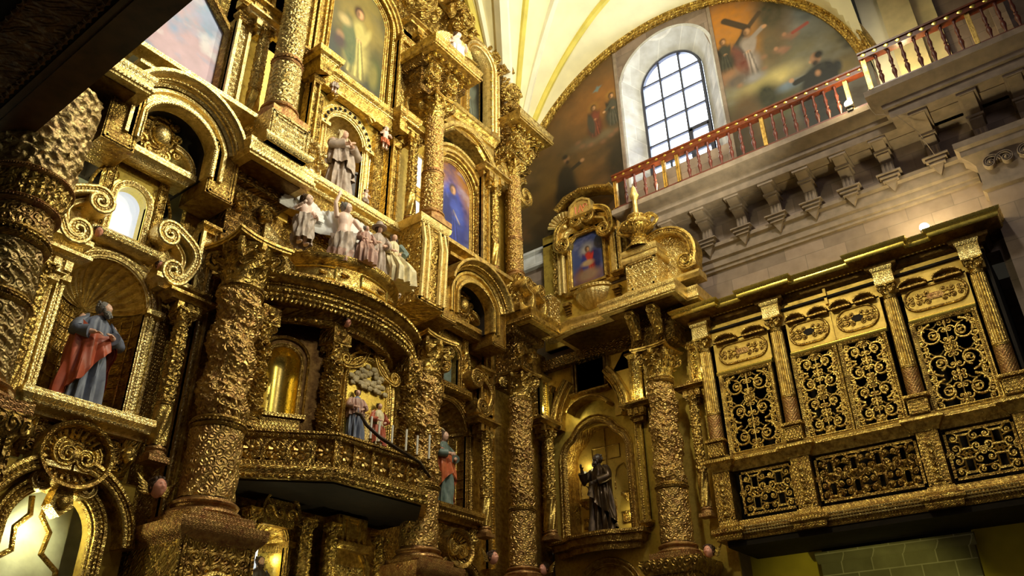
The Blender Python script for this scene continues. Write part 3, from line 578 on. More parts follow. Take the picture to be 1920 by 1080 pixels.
# window
w = thing('window_1', 'tall arched window with a grid of bright white panes and dark bars', 'window', SID, (WC, -.5, 15.8)); w['kind'] = 'structure'
m = MB(); zs = WS-15.8; P = archpath(WH, zs, 0, 30)
m.mould(P[::-1], [(0, -.05), (0, .07), (.07, .07), (.07, -.05)]); m.box(-WH, WH, -.05, .07, 0, .1)
for x in (-.36, .33): m.box(x-.034, x+.034, -.03, .05, 0, zs+math.sqrt(WH*WH-x*x))
for z in (.7, 1.5, 2.3, 3.1, 3.9):
    q = WH if z < zs else math.sqrt(max(.01, WH*WH-(z-zs)**2)); m.box(-q, q, -.03, .045, z-.03, z+.03)
m.box(.33, WH, -.03, .06, 1.42, 1.56); m.box(.33, .44, -.03, .06, 0, 1.5); m.box(WH-.12, WH, -.03, .06, 0, 1.5)
m.build('window_frame', M['iron'], w)
m = MB(); m.prism([tuple(p) for p in P], -.06, -.045); m.build('window_panes', M['pane'], w)
m = MB(); a = archpath(OH, OS-15.8, 0, 40); a[:, 0] += OC-WC; b = archpath(WH+.02, zs, 0, 40); G3 = []
for t in np.linspace(0, 1, 8): q = a*(1-t)+b*t; G3.append(p3(q, .5-.52*t))
m.grid(G3); m.mould(a, [(0, .44), (0, .515), (.10, .515), (.10, .44)]); m.build('window_reveal', M['greystone'], w)
# vault: groin vault over the presbytery with ribs fanning out of the corner
VC = (9.3, 8.3)
def vz(X, Y):
    h1 = 15.9+np.sqrt(np.clip(LR**2-(Y-7.5)**2, 0, None)); h2 = 15.9+LR*np.sqrt(np.clip(1-((X-VC[0])/VC[1])**2, 0, None)); return np.maximum(h1, h2)
gx = VC[0]+VC[1]*np.sin(np.linspace(-PI/2, PI/2, 90)); gy = 7.5+LR*np.sin(np.linspace(-PI/2, PI/2, 70))
X, Y = np.meshgrid(gx, gy, indexing='ij'); m = MB(); m.grid(np.stack([X, 12-Y, vz(X, Y)], -1)); vault = struct(m, 'ceiling', M['plaster'], ALT, ang=30)
for i, (tx, ty, r) in enumerate([(.0, 7.5, .10), (9.3, 7.5, .16), (4.5, 7.5, .09), (13.4, 7.5, .09), (9.3, 10.3, .09), (9.3, 12.4, .07), (15.6, 7.5, .08), (9.3, 9.0, .07), (11.5, 7.5, .07)]):
    if i == 0: continue
    s = np.linspace(0, 1, 60)**1.6; X = 17.55+(tx-17.55)*s; Y = 13.2+(ty-13.2)*s; m = MB()
    m.tube(np.stack([X, 12-Y, vz(X, Y)-.02], -1), r*1.25, 6, flat=1.2); m.build('vault_rib', M['lightstreak' if i in (2, 4, 6, 8) else 'pwhite'], vault)  # alternate ribs hold the yellow light streaks as colour
# lunette arch moulding, gilded
t = thing('lunette_arch', 'gilded carved arch moulding framing the painted lunette above the balcony', 'arch', SID, (LV, 0, LZ))
p = arc(0, 0, LR-.22, PI+.06, .11, 70); m = MB(); m.mould(p, prof_arch(.26, .2, -.02)); m.build('inner_moulding', G['carve'], t)
m = MB(); m.mould(arc(0, 0, LR+.02, PI+.06, .11, 70), [(0, 0), (0, .16), (.05, .26), (.12, .28), (.2, .2), (.26, .1), (.26, 0)]); m.rope(p3(arc(0, 0, LR+.09, PI, .11, 90), .27), .06, .15); m.build('outer_moulding', G['plain'], t)
# lunette paintings either side of the window
def art_cross(A):
    w, h = A.w, A.h; A.grad([(0, (48, 36, 24)), (.2, (74, 60, 40)), (.42, (120, 112, 84)), (.6, (92, 98, 104)), (1, (60, 64, 68))])
    A.clouds((138, 142, 140), .9, .42, .7, .7); A.blob(.3, 5.0, 1.5, 1.3, (176, 112, 34), .5); A.blob(.9, 3.9, .95, .8, (168, 112, 40), .6); A.blob(1.75, 4.7, .5, .9, (66, 60, 46), .5); A.blob(1.55, 3.5, .4, .8, (96, 82, 60), .6)
    A.blob(1.45, 2.4, .8, .3, (190, 172, 112), .6); A.blob(1.75, 1.95, .35, .14, (120, 140, 165), .5); A.blob(1.7, 1.4, .8, .4, (74, 74, 34), .6); A.blob(1.15, 1.9, .35, .6, (44, 46, 28), .5)
    A.blob(.55, 1.3, .42, 1.1, (98, 76, 50), .3); A.blob(.2, .8, .5, .9, (56, 42, 28), .4); A.blob(2.0, .3, 2.2, .55, (64, 48, 30), .6)
    A.line(.4, 5.3, 1.02, 4.62, .1, (60, 44, 30)); A.line(1.02, 4.6, 1.42, 4.95, .08, (70, 52, 36)); A.line(1.02, 4.62, .55, 4.1, .08, (60, 46, 32))
    A.person(.8, 2.75, 1.98, (150, 136, 130), lean=.08, cloak=(104, 58, 50), arm=(.32, .82)); A.person(.2, 3.35, 1.35, (54, 52, 44), lean=.03); A.blob(.15, 3.15, .4, .25, (150, 108, 80), .6); A.blob(.45, 2.9, .45, .25, (92, 80, 74), .6); A.blob(.95, 2.75, .3, .15, (130, 126, 128), .6)
    for q in ((.02, 3.0), (.3, 3.3), (.5, 2.7), (1.25, 2.9), (1.3, 3.3)): A.blob(q[0], q[1], .09, .08, (140, 100, 76), .6, a=.7)
    for q in ((2.1, 3.62), (1.8, 3.26)): A.blob(q[0], q[1], .2, .1, (160, 112, 90), .6, -.3, .8); A.blob(q[0]-.14, q[1]+.12, .06, .07, (176, 126, 96), .4); A.blob(q[0]+.1, q[1]-.1, .14, .06, (150, 104, 84), .6, .4, .8)
    A.line(2.2, 3.66, 2.6, 3.75, .06, (160, 56, 44), .8)
    for k in range(30): A.blob(3.3+.6*random.random(), 2.3+1.0*random.random(), .14, .11, (62, 58, 40), .6, a=.6)
    A.blob(3.2, 1.75, .5, .35, (130, 112, 66), .6); A.blob(3.05, 1.9, .12, .2, (40, 44, 50), .4)
    A.blob(2.5, 1.0, .62, 1.1, (18, 19, 23), .12, -.08); A.blob(2.62, 1.75, .46, .55, (20, 21, 25), .15, -.3); A.line(2.35, 2.0, 1.95, 1.95, .09, (22, 23, 27)); A.blob(1.86, 2.08, .07, .08, (196, 150, 116), .3)
    A.blob(2.58, 2.45, .15, .19, (170, 124, 92), .2); A.blob(2.68, 2.53, .12, .13, (32, 25, 20), .4); A.blob(2.55, 2.3, .09, .1, (40, 29, 23), .5); A.blob(2.42, 2.4, .03, .05, (196, 150, 112), .5); A.blob(2.55, 1.95, .07, .1, (176, 128, 92), .5)
def art_trinity(A):
    w, h = A.w, A.h; A.grad([(0, (46, 36, 22)), (.35, (56, 42, 26)), (.65, (92, 66, 38)), (1, (84, 70, 50))]); A.clouds((112, 76, 40), .8, .42, .75, .7); A.clouds((50, 38, 26), 1.3, .5, .75, .7, 5)
    A.blob(3.4, 4.7, 1.1, 1.0, (138, 88, 38), .7, a=.8); A.blob(3.2, 3.25, 1.0, .2, (98, 82, 62), .6); A.blob(3.9, 1.6, .55, 1.4, (38, 27, 18), .3); A.blob(1.2, 2.0, 1.2, 1.0, (104, 76, 30), .8, a=.7)
    A.person(3.05, 3.35, 1.3, (110, 52, 38), cloak=(58, 54, 48), halo=True); A.person(3.72, 3.45, 1.35, (74, 70, 62), halo=True, arm=(-.2, .5)); A.blob(3.25, 5.2, .17, .05, (104, 120, 124), .4, .4); A.blob(3.25, 5.2, .05, .12, (104, 120, 124), .4)
    for q in ((2.55, 3.2), (2.85, 3.1), (3.3, 3.0), (3.6, 3.1), (3.8, 3.2), (2.4, 3.4)): A.blob(q[0], q[1], .11, .08, (120, 82, 60), .6, a=.7)
    A.blob(1.85, 1.5, .42, 1.0, (32, 24, 16), .25); A.blob(1.85, 2.3, .32, .5, (36, 28, 19), .3); A.line(2.0, 2.45, 2.4, 2.6, .07, (38, 29, 20)); A.blob(2.5, 2.66, .08, .07, (146, 106, 74), .4)
    A.blob(1.93, 2.98, .12, .15, (118, 84, 58), .3); A.blob(1.88, 3.08, .12, .09, (34, 25, 17), .4); A.blob(1.95, 2.85, .07, .08, (40, 28, 20), .5)
for nm, lab, v0, v1, art in (('lunette_painting', 'painted half lunette of a kneeling black-robed man before a cross-bearing figure, right of window', OC+OH+.12, 10.2, art_cross), ('lunette_painting', 'dark brown painted half lunette with two haloed figures on clouds, left of window', -.9, OC-OH-.12, art_trinity)):
    z0 = 14.9; t = thing(nm, lab, 'painting', SID, ((v0+v1)/2, .03, z0), 'lunette paintings'); c = (v0+v1)/2
    canvas(v1-v0, ltop(4.5)-z0, art, 'canvas', t, top=lambda q: max(.3, ltop(q+c)-.2-z0), n=150)
    m = MB(); m.box((v0-v1)/2, (v1-v0)/2, -.03, .03, -.12, 0)
    e = (v0-c if nm and v0 > 5 else v1-c); m.box(e-.05, e+.05, -.03, .05, 0, ltop(e+c)-.3-z0); m.build('frame', M['trimstone'], t)
# stone base course behind the balcony
m = MB(); m.mould([(-1.2, 0), (10.6, 0)], [(0, 14.3), (.16, 14.3), (.16, 14.6), (.10, 14.64), (.10, 14.75), (.2, 14.8), (.2, 14.88), (.06, 14.94), (.0, 15.0)], plan=True); struct(m, 'baseboard_right', M['greystone'], SID)
# pale pier lit by a lamp beyond the lunette
m = MB(); m.box(10.78, 11.45, -.1, .32, 14.1, 25); m.box(10.7, 11.53, -.1, .38, 14.1, 14.6); m.box(11.45, 11.9, -.1, .12, 14.1, 25); struct(m, 'trim_3', plain('yellowed plaster pier', (.66, .55, .30), .8, var=.15, scale=3), SID)
m = MB(); m.mould([(11.9, 0), (18, 0)], [(0, 14.1), (.16, 14.1), (.16, 14.5), (.08, 14.62), (.2, 14.75), (.2, 14.85), (0, 14.95)], plan=True); m.mould([(12.9, -.05), (13.2, -.05)], [(0, 15), (.25, 15), (.25, 24), (0, 24)], plan=True); struct(m, 'trim_4', M['stone'], SID)
m = MB(); m.box(10.27, 10.79, -.05, .06, 14.42, 25); struct(m, 'trim_7', M['pwhite'], SID)
# great stone pilaster of the crossing right of the gallery, with its capital
t = thing('stone_pilaster', 'plain mauve stone pilaster with carved capital right of gilded gallery', 'pilaster', SID, (12.6, 0, 0))
m = MB(); m.box(-1.0, 1.4, 0, .42, 0, 11.6); m.build('shaft', M['stone'], t)
m = MB(); m.mould([(-1.0, 0), (-1.0, .42), (1.4, .42)], [(0, 11.55), (.06, 11.6), (.06, 11.7), (.02, 11.75), (.02, 12.25), (.1, 12.35), (.22, 12.45), (.22, 12.6), (.3, 12.65), (.3, 12.8), (0, 12.85)], plan=True)
for x in (-.75, -.1, .6):
    for k in range(5): leaf(m, PI/2+.0, .42, 11.72, .34, .6, .5); break
    mm = MB(); cscroll(mm, 0, 0, .2, 0, 1.6, .035, .42, .58, beads=False); m.merge(mm, (x, 0, 12.15)); m.merge(mm, (x+.3, 0, 12.15), mir=True)
m.build('capital', M['trimstone'], t)
# stone entablature: architrave bands, balcony cornice
m = MB(); m.mould([(2.0, 0), (11.55, 0)], [(0, 12.08), (.06, 12.1), (.06, 12.18), (.10, 12.2), (.10, 12.36), (.16, 12.4), (.16, 12.66), (.24, 12.7), (.24, 12.8), (0, 12.86)], plan=True); struct(m, 'trim_5', M['trimstone'], SID)
m = MB(); m.mould([(3.76, 0), (3.76, .40), (10.72, .40), (10.72, .85), (18, .85), (18, 0)], [(0, 13.72), (.34, 13.72), (.36, 13.78), (.36, 13.92), (.44, 13.95), (.46, 14.06), (.58, 14.12), (.64, 14.24), (.70, 14.27), (.70, 14.42), (0, 14.44)], plan=True)
m.box(3.74, 18, -.1, .42, 13.70, 14.42); m.box(10.7, 18, .3, .87, 13.70, 14.42); struct(m, 'trim_6', M['trimstone'], SID)
def corbel(v, label, big=0):
    t = thing('stone_corbel', label, 'corbel', SID, (v, 0, 13.0), 'stone corbels under the balcony')
    m = MB(); q = .135; D = .68+.42*big
    prof = [(0, -.1), (.13, -.1), (.2, 0), (.2, .3), (.3, .36), (.42, .42), (.40, .52), (.55, .56), (D, .64), (D, .73), (0, .73)]
    v0 = [(-q, d, z) for d, z in prof]+[(q, d, z) for d, z in prof]; n = len(prof); m.add(v0, [tuple(range(n)), tuple(range(2*n-1, n-1, -1))]+[(i, (i+1) % n, (i+1) % n+n, i+n) for i in range(n)])
    m.box(-q-.04, q+.04, 0, .46, .47, .53); m.box(-q-.06, q+.06, 0, D+.03, .65, .74)
    for x in (-.085, 0, .085): m.box(x-.02, x+.02, .1, .225, -.04, .29)
    m.build('bracket', M['trimstone'], t)
    p = MB(); p.add([(-.24, 0, -.06), (.24, 0, -.06), (0, 0, -.52), (-.24, .36, -.06), (.24, .36, -.06), (0, .22, -.52)], [(0, 1, 2), (3, 5, 4), (0, 3, 4, 1), (1, 4, 5, 2), (2, 5, 3, 0)])
    for k in range(3): z = -.06-.09*k; w = .27-.05*k; p.box(-w, w, 0, .40-.03*k, z-.03, z)
    p.build('pendant', M['trimstone'], t); return t
for i, (v, lab) in enumerate([(3.45, 'stone corbel under balcony nearest the gilded altar'), (4.39, 'stone corbel under balcony, second from the altar, beside the scroll pediment'), (5.33, 'stone corbel under balcony above the left end of gilded gallery crown'), (6.29, 'stone corbel under balcony, fourth counting from the altar'), (7.2, 'stone corbel under balcony, lit yellow, fifth counting from the altar'), (8.08, 'stone corbel under balcony, sixth from the altar, left of the rail lamp'), (8.99, 'stone corbel under balcony, directly left of the lamp at the rail foot'), (9.9, 'stone corbel under the step in the balcony cornice'), (10.9, 'stone corbel under the deeper balcony, first right of the step'), (11.89, 'stone corbel under the deeper balcony, second right of the step'), (12.8, 'stone corbel under the deeper balcony at the right edge')]): corbel(v, lab, 1 if v > 10 else 0)
# balustrades
def baluster(h):
    return MB().lathe([(.035, 0), (.045, .02), (.03, .06), (.026, .1), (.04, .2), (.058, .28), (.05, .34), (.03, .38), (.03, .41), (.045, .44), (.03, .47), (.028, .5), (.042, .58), (.05, .63), (.036, .7), (.026, .78), (.03, .84), (.045, .9), (.03, .94), (.035, h)], 12)
def balustrade(label, v0, v1, d, posts, bals, z=14.42, gz=.1):
    t = thing('balustrade', label, 'balustrade', SID, (v0, d, z)); L = v1-v0
    m = MB(); m.box(0, L, -.07, .07, .97, 1.13); m.box(0, L, -.1, .1, 1.1, 1.15); m.box(0, L, -.09, .09, .95, .98); m.build('top_rail', M['rail'], t)
    for x in np.arange(.12, L, .26):
        m = MB(); m.add([(x-gz/2, .075, 1.05), (x, .075, 1.05-gz/2), (x+gz/2, .075, 1.05), (x, .075, 1.05+gz/2), (x, .095, 1.05)], [(0, 1, 4), (1, 2, 4), (2, 3, 4), (3, 0, 4)]); m.build('gilt_lozenge', G['bright'], t)
    m = MB(); m.box(0, L, -.05, .05, 0, .06); m.build('bottom_rail', M['baluster'], t)
    for x in posts:
        m = MB(); m.pbox(x-v0-.05, x-v0+.05, -.05, .05, .03, .98, .025, .01); m.build('post', M['gilt'], t)
    b0 = None
    for x in bals:
        if b0 is None: b0 = baluster(.97).build('baluster', M['baluster'], t); o = b0
        else: o = b0.copy(); C.objects.link(o); o.parent = t
        o.location = (x-v0, 0, .01)
    return t
balustrade('long red and gold balustrade below the arched window, left of the step', 3.15, 10.08, 1.03, [3.22, 4.74, 5.14, 7.53, 9.64], [3.22+.304*k for k in range(1, 5)]+[5.14+.299*k for k in range(1, 8)]+[7.53+.264*k for k in range(1, 8)])
balustrade('red balustrade with yellow lozenges on the deeper balcony at right', 10.12, 17, 1.46, [10.2, 12.42, 14.6], [10.2+.278*k for k in range(1, 8)]+[12.42+.2725*k for k in range(1, 8)]+[14.6+.29*k for k in range(1, 7)], gz=.13)
# lamps standing on the cornices
def lamp(label, fr, loc, e, rot=0.0, s=1.0, es=None):
    t = thing('floodlight', label, 'lamp', fr, loc, 'small floodlights', rot); m = MB(); m.box(-.05*s, .05*s, -.05*s, .04*s, 0, .05*s); m.lathe([(.01, .05*s), (.075*s, .07*s), (.08*s, .14*s), (.05*s, .17*s)], 14); m.build('housing', M['lampbody'], t)
    m = MB(); m.sphere((0, .03*s, .15*s), .075*s, 12, 9); m.build('bulb', M['lamp'], t)
    l = bpy.data.lights.new('lamp', 'POINT'); l.energy = e; l.color = WARM; l.shadow_soft_size = .09; o = bpy.data.objects.new('lamp', l); C.objects.link(o)
    p, q = fr(loc[0], loc[1]+.22*s, loc[2]+.32*s); o.location = p; return t
lamp('lit lamp at the foot of the balcony balustrade left of the step', SID, (9.6, 1.08, 14.44), 55, s=1.25)
lamp('lit lamp standing on the crown of the gilded latticed gallery', SID, (10.3, .62, 10.9), 90, s=1.3)
lamp('lit lamp behind the balustrade near its left end', SID, (4.6, .8, 14.44), 30, s=.8)
lamp('lit lamp hidden behind the corner posts, lighting the yellow pier', SID, (11.05, .75, 14.44), 60)
l = light('under_gallery_lamp', 'SPOT', (14.0, 2.6, 2.6), 230, (1, .9, .25), (18.8, 4.6, 3.2), .15, spot=56, blend=.5)
single(MB().tube([(0, 0, 0), (.12, .02, -.35), (.5, .1, -.6), (.8, -.3, -1.0), (.95, -.5, -1.6)], .009, 5), 'cable', M['trimstone'], 'thin pale cable hanging from the balcony step', 'cable', SID, (9.98, 1.2, 14.3))
# small hidden lamps on ledges and in the arch; under-balcony ones added as fill
for p, e in (((17.15, 9.15, 9.35), 9), ((17.1, 7.3, 9.4), 7), ((16.9, 11.35, 9.4), 6), ((4.2, 12.5, 10.0), 26), ((5.05, 12.25, 4.3), 22), ((8.62, 12.0, 4.45), 5), ((9.9, 10.7, 4.1), 14), ((8.0, 11.1, 4.3), 6), ((17.82, 9.95, 6.5), 5), ((17.82, 11.2, 8.0), 3)):
    l = light('ledge_and_fill_lamp', 'POINT', p, e, (1, .92, .45), size=.06)
# ------------------------------------------------------------ gilded latticed gallery on the right wall
GV0, GV1 = 4.85, 11.2
t = thing('choir_gallery', 'gilded wooden gallery body with stepped crown, mid ledge and base on the right wall', 'gallery', SID, (8.0, 0, 5.3))
X = lambda v: v-8.0
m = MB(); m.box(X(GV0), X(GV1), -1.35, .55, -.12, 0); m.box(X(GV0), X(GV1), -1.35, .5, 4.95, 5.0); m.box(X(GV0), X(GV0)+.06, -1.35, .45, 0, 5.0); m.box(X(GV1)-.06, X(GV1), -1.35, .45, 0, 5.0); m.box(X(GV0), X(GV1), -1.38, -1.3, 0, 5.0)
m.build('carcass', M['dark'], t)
def steps(a, b): return [(X(GV0), a), (X(5.02), a), (X(5.02), a+b), (X(5.02), a+b)]
def ressaut(d, e, c=(4.93, 6.72, 9.25, 10.95), hw=.2, ends=True):
    p = [(X(GV0)-.05, 0), (X(GV0)-.05, d+e)] ; first = True
    for v in c:
        if first: p += [(X(v)+hw, d+e), (X(v)+hw, d)]; first = False
        elif v == c[-1]: p += [(X(v)-hw, d), (X(v)-hw, d+e), (X(GV1)+.05, d+e), (X(GV1)+.05, 0)]
        else: p += [(X(v)-hw, d), (X(v)-hw, d+e), (X(v)+hw, d+e), (X(v)+hw, d)]
    return p
m = MB(); p = ressaut(.46, .12); m.mould(p, [(-.2, 0), (.12, 0), (.14, .04), (.14, .12), (.20, .16), (.20, .24), (.12, .27), (.06, .33), (.04, .42), (-.2, .42)], plan=True); m.build('base_moulding', G['aged'], t)
m = MB()
for a, b in ((4.9, 6.5), (6.95, 9.0), (9.5, 11.1)): [m.rope([(X(a), .69-.012*k, .23-.055*k), (X(b), .69-.012*k, .23-.055*k)], .031, .06) for k in range(3)]
m.build('bead_strip', G['pale'], t)
m = MB(); m.mould(ressaut(.44, .14), [(-.2, 1.5), (.04, 1.5), (.06, 1.56), (.12, 1.6), (.14, 1.66), (.2, 1.7), (.2, 1.76), (.1, 1.8), (.05, 1.86), (-.2, 1.86)], plan=True); m.build('mid_ledge', G['plain'], t)
m = MB(); m.box(X(GV0), X(GV1), .2, .44, 4.62, 5.2)
for v in (7.95,): m.box(X(v)-.03, X(v)+.03, .4, .5, 4.8, 5.2)
m.build('frieze', G['flat'], t)
m = MB(); m.mould(ressaut(.4, .16), [(-.2, 5.1), (.03, 5.1), (.06, 5.16), (.12, 5.2), (.14, 5.28), (.38, 5.36), (.38, 5.4), (-.2, 5.42)], plan=True); m.build('crown_soffit', G['darkgold'], t); m = MB(); m.mould(ressaut(.4, .16), [(-.2, 5.39), (.40, 5.37), (.42, 5.40), (.42, 5.46), (.46, 5.49), (.48, 5.56), (-.2, 5.6)], plan=True)  # shade under the crown put into the darker soffit gold
m.rope([(X(a), .60, 5.31) for a in np.linspace(5.2, 10.7, 40)], .03, .09); m.build('crown_cornice', G['bright'], t)
m = MB()
for a, b in ((5.14, 6.5), (6.94, 9.03), (9.47, 10.75)): m.box(X(a), X(b), .3, .44, 3.86, 4.66)
m.box(X(7.945), X(7.965), .3, .47, 3.9, 4.6); m.build('panel_band', G['flat'], t)
m = MB()
for a, b in ((5.14, 6.5), (6.94, 9.03), (9.47, 10.75)): m.mould([(X(a), .4), (X(b), .4)], [(0, 3.8), (.08, 3.8), (.1, 3.84), (.1, 3.88), (.05, 3.92), (0, 3.94)], plan=True)
m.build('lintel', G['bright'], t)
# columns of the gallery
for v, lab in ((4.93, 'gilded half column at the left end of the latticed gallery'), (6.72, 'gilded half column between first and second lattice of the gallery'), (9.25, 'gilded half column between third and fourth lattice of the gallery'), (10.95, 'gilded half column at the right end of the latticed gallery')):
    c = thing('gallery_column', lab, 'column', SID, (v, .5, 7.12), 'gallery columns')
    m = MB(); m.pbox(-.19, .19, -.3, .18, .02, .34, .04, .015); m.mould([(-.19, -.2), (-.19, .18), (.19, .18), (.19, -.2)], [(0, .34), (.05, .36), (.05, .42), (0, .44)], plan=True); m.build('pedestal', G['aged'], c)
    shaft(.44, 1.02, .155, .15, lambda A, Z, T, ph: .014*(.5+.5*np.sin(A*16)*np.sin(Z*80)), 64, .012).build('scaled_drum', G['red'], c)
    ringm(.15, 1.0, .08, False).build('collar', G['plain'], c)
    shaft(1.06, 2.62, .142, .125, lambda A, Z, T, ph: .02*np.abs(np.sin(A*8)), 80, .05).build('shaft', G['plain'], c)
    capital(c, .122, .36, 2.62, 6, 1.6)
    m = MB(); m.box(-.2, .2, -.3, .17, 2.98, 3.38)
    m.mould([(-.2, 0), (-.2, .17), (.2, .17), (.2, 0)], [(-.05, 3.28), (0, 3.28), (.03, 3.33), (.03, 3.38), (-.05, 3.39)], plan=True)
    m.build('frieze_block', G['pale'], c)
    m = MB(); m.pbox(-.2, .2, -.3, .1, -1.42, -.1, .05, .015); m.box(-.07, .07, .1, .13, -1.3, -.5); m.build('lower_pilaster', G['aged'], c)
    m = MB()
    for k in range(6): m.merge(MB().sphere((0, 0, 0), (.05, .03, .06), 8, 6), (0, .135, -1.24+.13*k)); m.tube(p3(spiral(.03*(-1)**k, -1.24+.13*k, .05, .015, 0, 1.3), .135), .012, 4)
    m.build('carved_drop', G['carve'], c)
# pierced scrollwork
def sc(m, x, z, r, a, tn, th=.019, d=0.0, sx=1):
    p = spiral(0, 0, r, r*.16, a, tn, 26); p[:, 0] = x+sx*p[:, 0]; p[:, 1] += z; k = np.linspace(1.1, .55, len(p)); m.tube(p3(p, d), th*k, 6); m.sphere((p[-1][0], d+.012, p[-1][1]), th*1.35, 6, 5)
def lattice(w, h, rows):
    m = MB(); cw = w/2; ch = h/rows; R0 = min(cw, ch)*.47
    for i in range(rows):
        zc = -h/2+ch*(i+.5); up = 1 if i % 2 == 0 else -1
        for sx in (-1, 1):
            sc(m, sx*cw*.5, zc, R0*1.05, -PI/2*up+PI, -1.75*up, .028, 0, sx)
            sc(m, sx*cw*.52, zc, R0*.6, PI/2*up, 1.3*up, .022, .012, sx); sc(m, sx*cw*.12, zc+.12*ch*up, R0*.36, 0, 1.4*up, .02, .01, sx); sc(m, sx*cw*.12, zc-.22*ch*up, R0*.36, 0, -1.4*up, .02, .01, sx); sc(m, sx*cw*.9, zc-.2*ch*up, R0*.34, PI, 1.4*up, .02, .008, sx); sc(m, sx*cw*.9, zc+.2*ch*up, R0*.34, PI, -1.4*up, .02, .008, sx)
            for zz, xx, rr, aa, tt in ((.40, .14, .30, PI*1.2, -1.3), (.42, .86, .30, -.3, 1.4), (-.40, .86, .30, .3, -1.4), (-.42, .14, .28, PI*.8, 1.3), (0, .97, .2, PI/2, 1.2)):
                sc(m, sx*cw*xx, zc+zz*ch*up, R0*rr*1.35, aa*up, tt*up, .021, -.005, sx)
            m.tube(p3(arc(sx*cw*.5, zc+ch*.5, R0*.5, PI*1.1, PI*1.9, 9), 0), .016, 5); m.tube([(sx*cw*.95, 0, zc-.3*ch), (sx*cw*.8, .01, zc-.05*ch), (sx*w*.5, 0, zc+.25*ch)], .013, 5)
        m.tube([(0, .01, zc-ch*.32), (0, .02, zc+ch*.32)], .017, 5)
        for k in range(6): a = k*PI/3; m.tube([(0, .02, zc-ch*.4*up), (.075*cos(a), .03, zc-ch*.4*up+.075*sin(a))], [.016, .022], 5)
        m.sphere((0, .03, zc-ch*.4*up), .028, 6, 5)
    m.tube([(-w/2, 0, -h/2), (-w/2, 0, h/2)], .014, 4); m.tube([(w/2, 0, -h/2), (w/2, 0, h/2)], .014, 4); return m
def screen(v0, v1, z0, z1, label, rows, bw=.1):
    w, h = v1-v0, z1-z0; s = thing('lattice_screen', label, 'lattice', SID, ((v0+v1)/2, .44, (z0+z1)/2), 'upper gallery lattices')
    m = MB(); a, b = w/2, h/2
    for x0, x1, zz0, zz1 in ((-a, -a+bw, -b, b), (a-bw, a, -b, b), (-a+bw, a-bw, -b, -b+bw), (-a+bw, a-bw, b-bw, b)): m.box(x0, x1, -.05, .04, zz0, zz1)
    for q in (.012, bw-.016):
        m.tube([(-a+q, .045, -b+q), (-a+q, .045, b-q), (a-q, .045, b-q), (a-q, .045, -b+q), (-a+q, .045, -b+q)], .014, 5)
    for p in ([(-a+bw/2, .045, -b+.03), (-a+bw/2, .045, b-.03)], [(a-bw/2, .045, -b+.03), (a-bw/2, .045, b-.03)], [(-a+bw, .045, b-bw/2), (a-bw, .045, b-bw/2)], [(-a+bw, .045, -b+bw/2), (a-bw, .045, -b+bw/2)]): m.rope(p, .02, .04)
    m.build('frame', G['plain'], s)
    l = lattice(w-2*bw, h-2*bw, rows).build('scrollwork', G['plain'], s); return s
screen(5.17, 6.47, 7.12, 9.13, 'leftmost tall pierced scrollwork screen of the gilded gallery', 3)
screen(6.92, 7.945, 7.12, 9.13, 'second tall pierced scrollwork screen, left half of the middle pair', 4, .085)
screen(7.965, 8.99, 7.12, 9.13, 'third tall pierced scrollwork screen, right half of the middle pair', 4, .085)
screen(9.45, 10.74, 7.12, 9.13, 'rightmost tall pierced scrollwork screen of the gilded gallery', 3)
def parapet(v0, v1, label, n, arched):
    w, h = v1-v0, .95; s = thing('parapet_panel', label, 'lattice', SID, ((v0+v1)/2, .44, 6.27), 'lower gallery lattices'); a, b = w/2, h/2
    m = MB()
    for x0, x1, zz0, zz1 in ((-a, -a+.05, -b, b), (a-.05, a, -b, b), (-a, a, -b, -b+.05), (-a, a, b-.05, b)): m.box(x0, x1, -.04, .03, zz0, zz1)
    m.build('frame', G['aged'], s); m = MB(); cw = (w-.1)/n
    for i in range(n):
        x = -a+.05+cw*(i+.5)
        for sz in (-1, 1):
            zc = sz*.225; hw, hh = .075, .12
            if arched: p = np.vstack([[(x-hw, zc-hh)], arc(x, zc+hh*.6, hw, PI, 0, 8), [(x+hw, zc-hh)], arc(x, zc-hh*.8, hw, 0, -PI, 8)])
            else: p = np.array([(x-hw, zc-hh), (x-hw, zc+hh), (x+hw, zc+hh), (x+hw, zc-hh), (x-hw, zc-hh)])
            m.tube(p3(p, .01), .019 if not arched else .028, 4); m.box(x-.11, x+.11, -.01, .03, zc+sz*hh, zc+sz*(hh+.035)); m.box(x-.1, x+.1, -.01, .03, zc-sz*(hh+.03), zc-sz*hh)
            for sx in (-1, 1):
                sc(m, x+sx*cw*.33, zc+.1, .105, PI*.5, 1.5, .022 if not arched else .032, 0, sx); sc(m, x+sx*cw*.33, zc-.11, .105, -PI*.5, -1.5, .022 if not arched else .032, 0, sx)
                sc(m, x+sx*cw*.5, zc-sz*.2, .08, 0, 1.3, .018, .01, sx); m.tube([(x+sx*hw, 0, zc), (x+sx*cw*.5, .01, zc+sz*.06)], .014, 4)
        for q in range(4): a0 = PI/4+q*PI/2; m.tube([(x, 0, 0), (x+.12*cos(a0), 0, .12*sin(a0))], .014, 4)
        m.tube([(x-.09, .01, 0), (x, .01, .09), (x+.09, .01, 0), (x, .01, -.09), (x-.09, .01, 0)], .015, 4)
    m.tube([(-a, .0, 0), (a, .0, 0)], .012, 4); m.build('scrollwork', G['acarve'] if arched else G['plain'], s)
parapet(5.3, 6.48, 'lower left pierced parapet panel with small rectangles, under the leftmost screen', 2, False)
parapet(6.97, 9.0, 'lower middle pierced parapet panel with dense round-headed openings', 4, True)
parapet(9.5, 10.72, 'lower right pierced parapet panel with small rectangles, under the rightmost screen', 2, False)
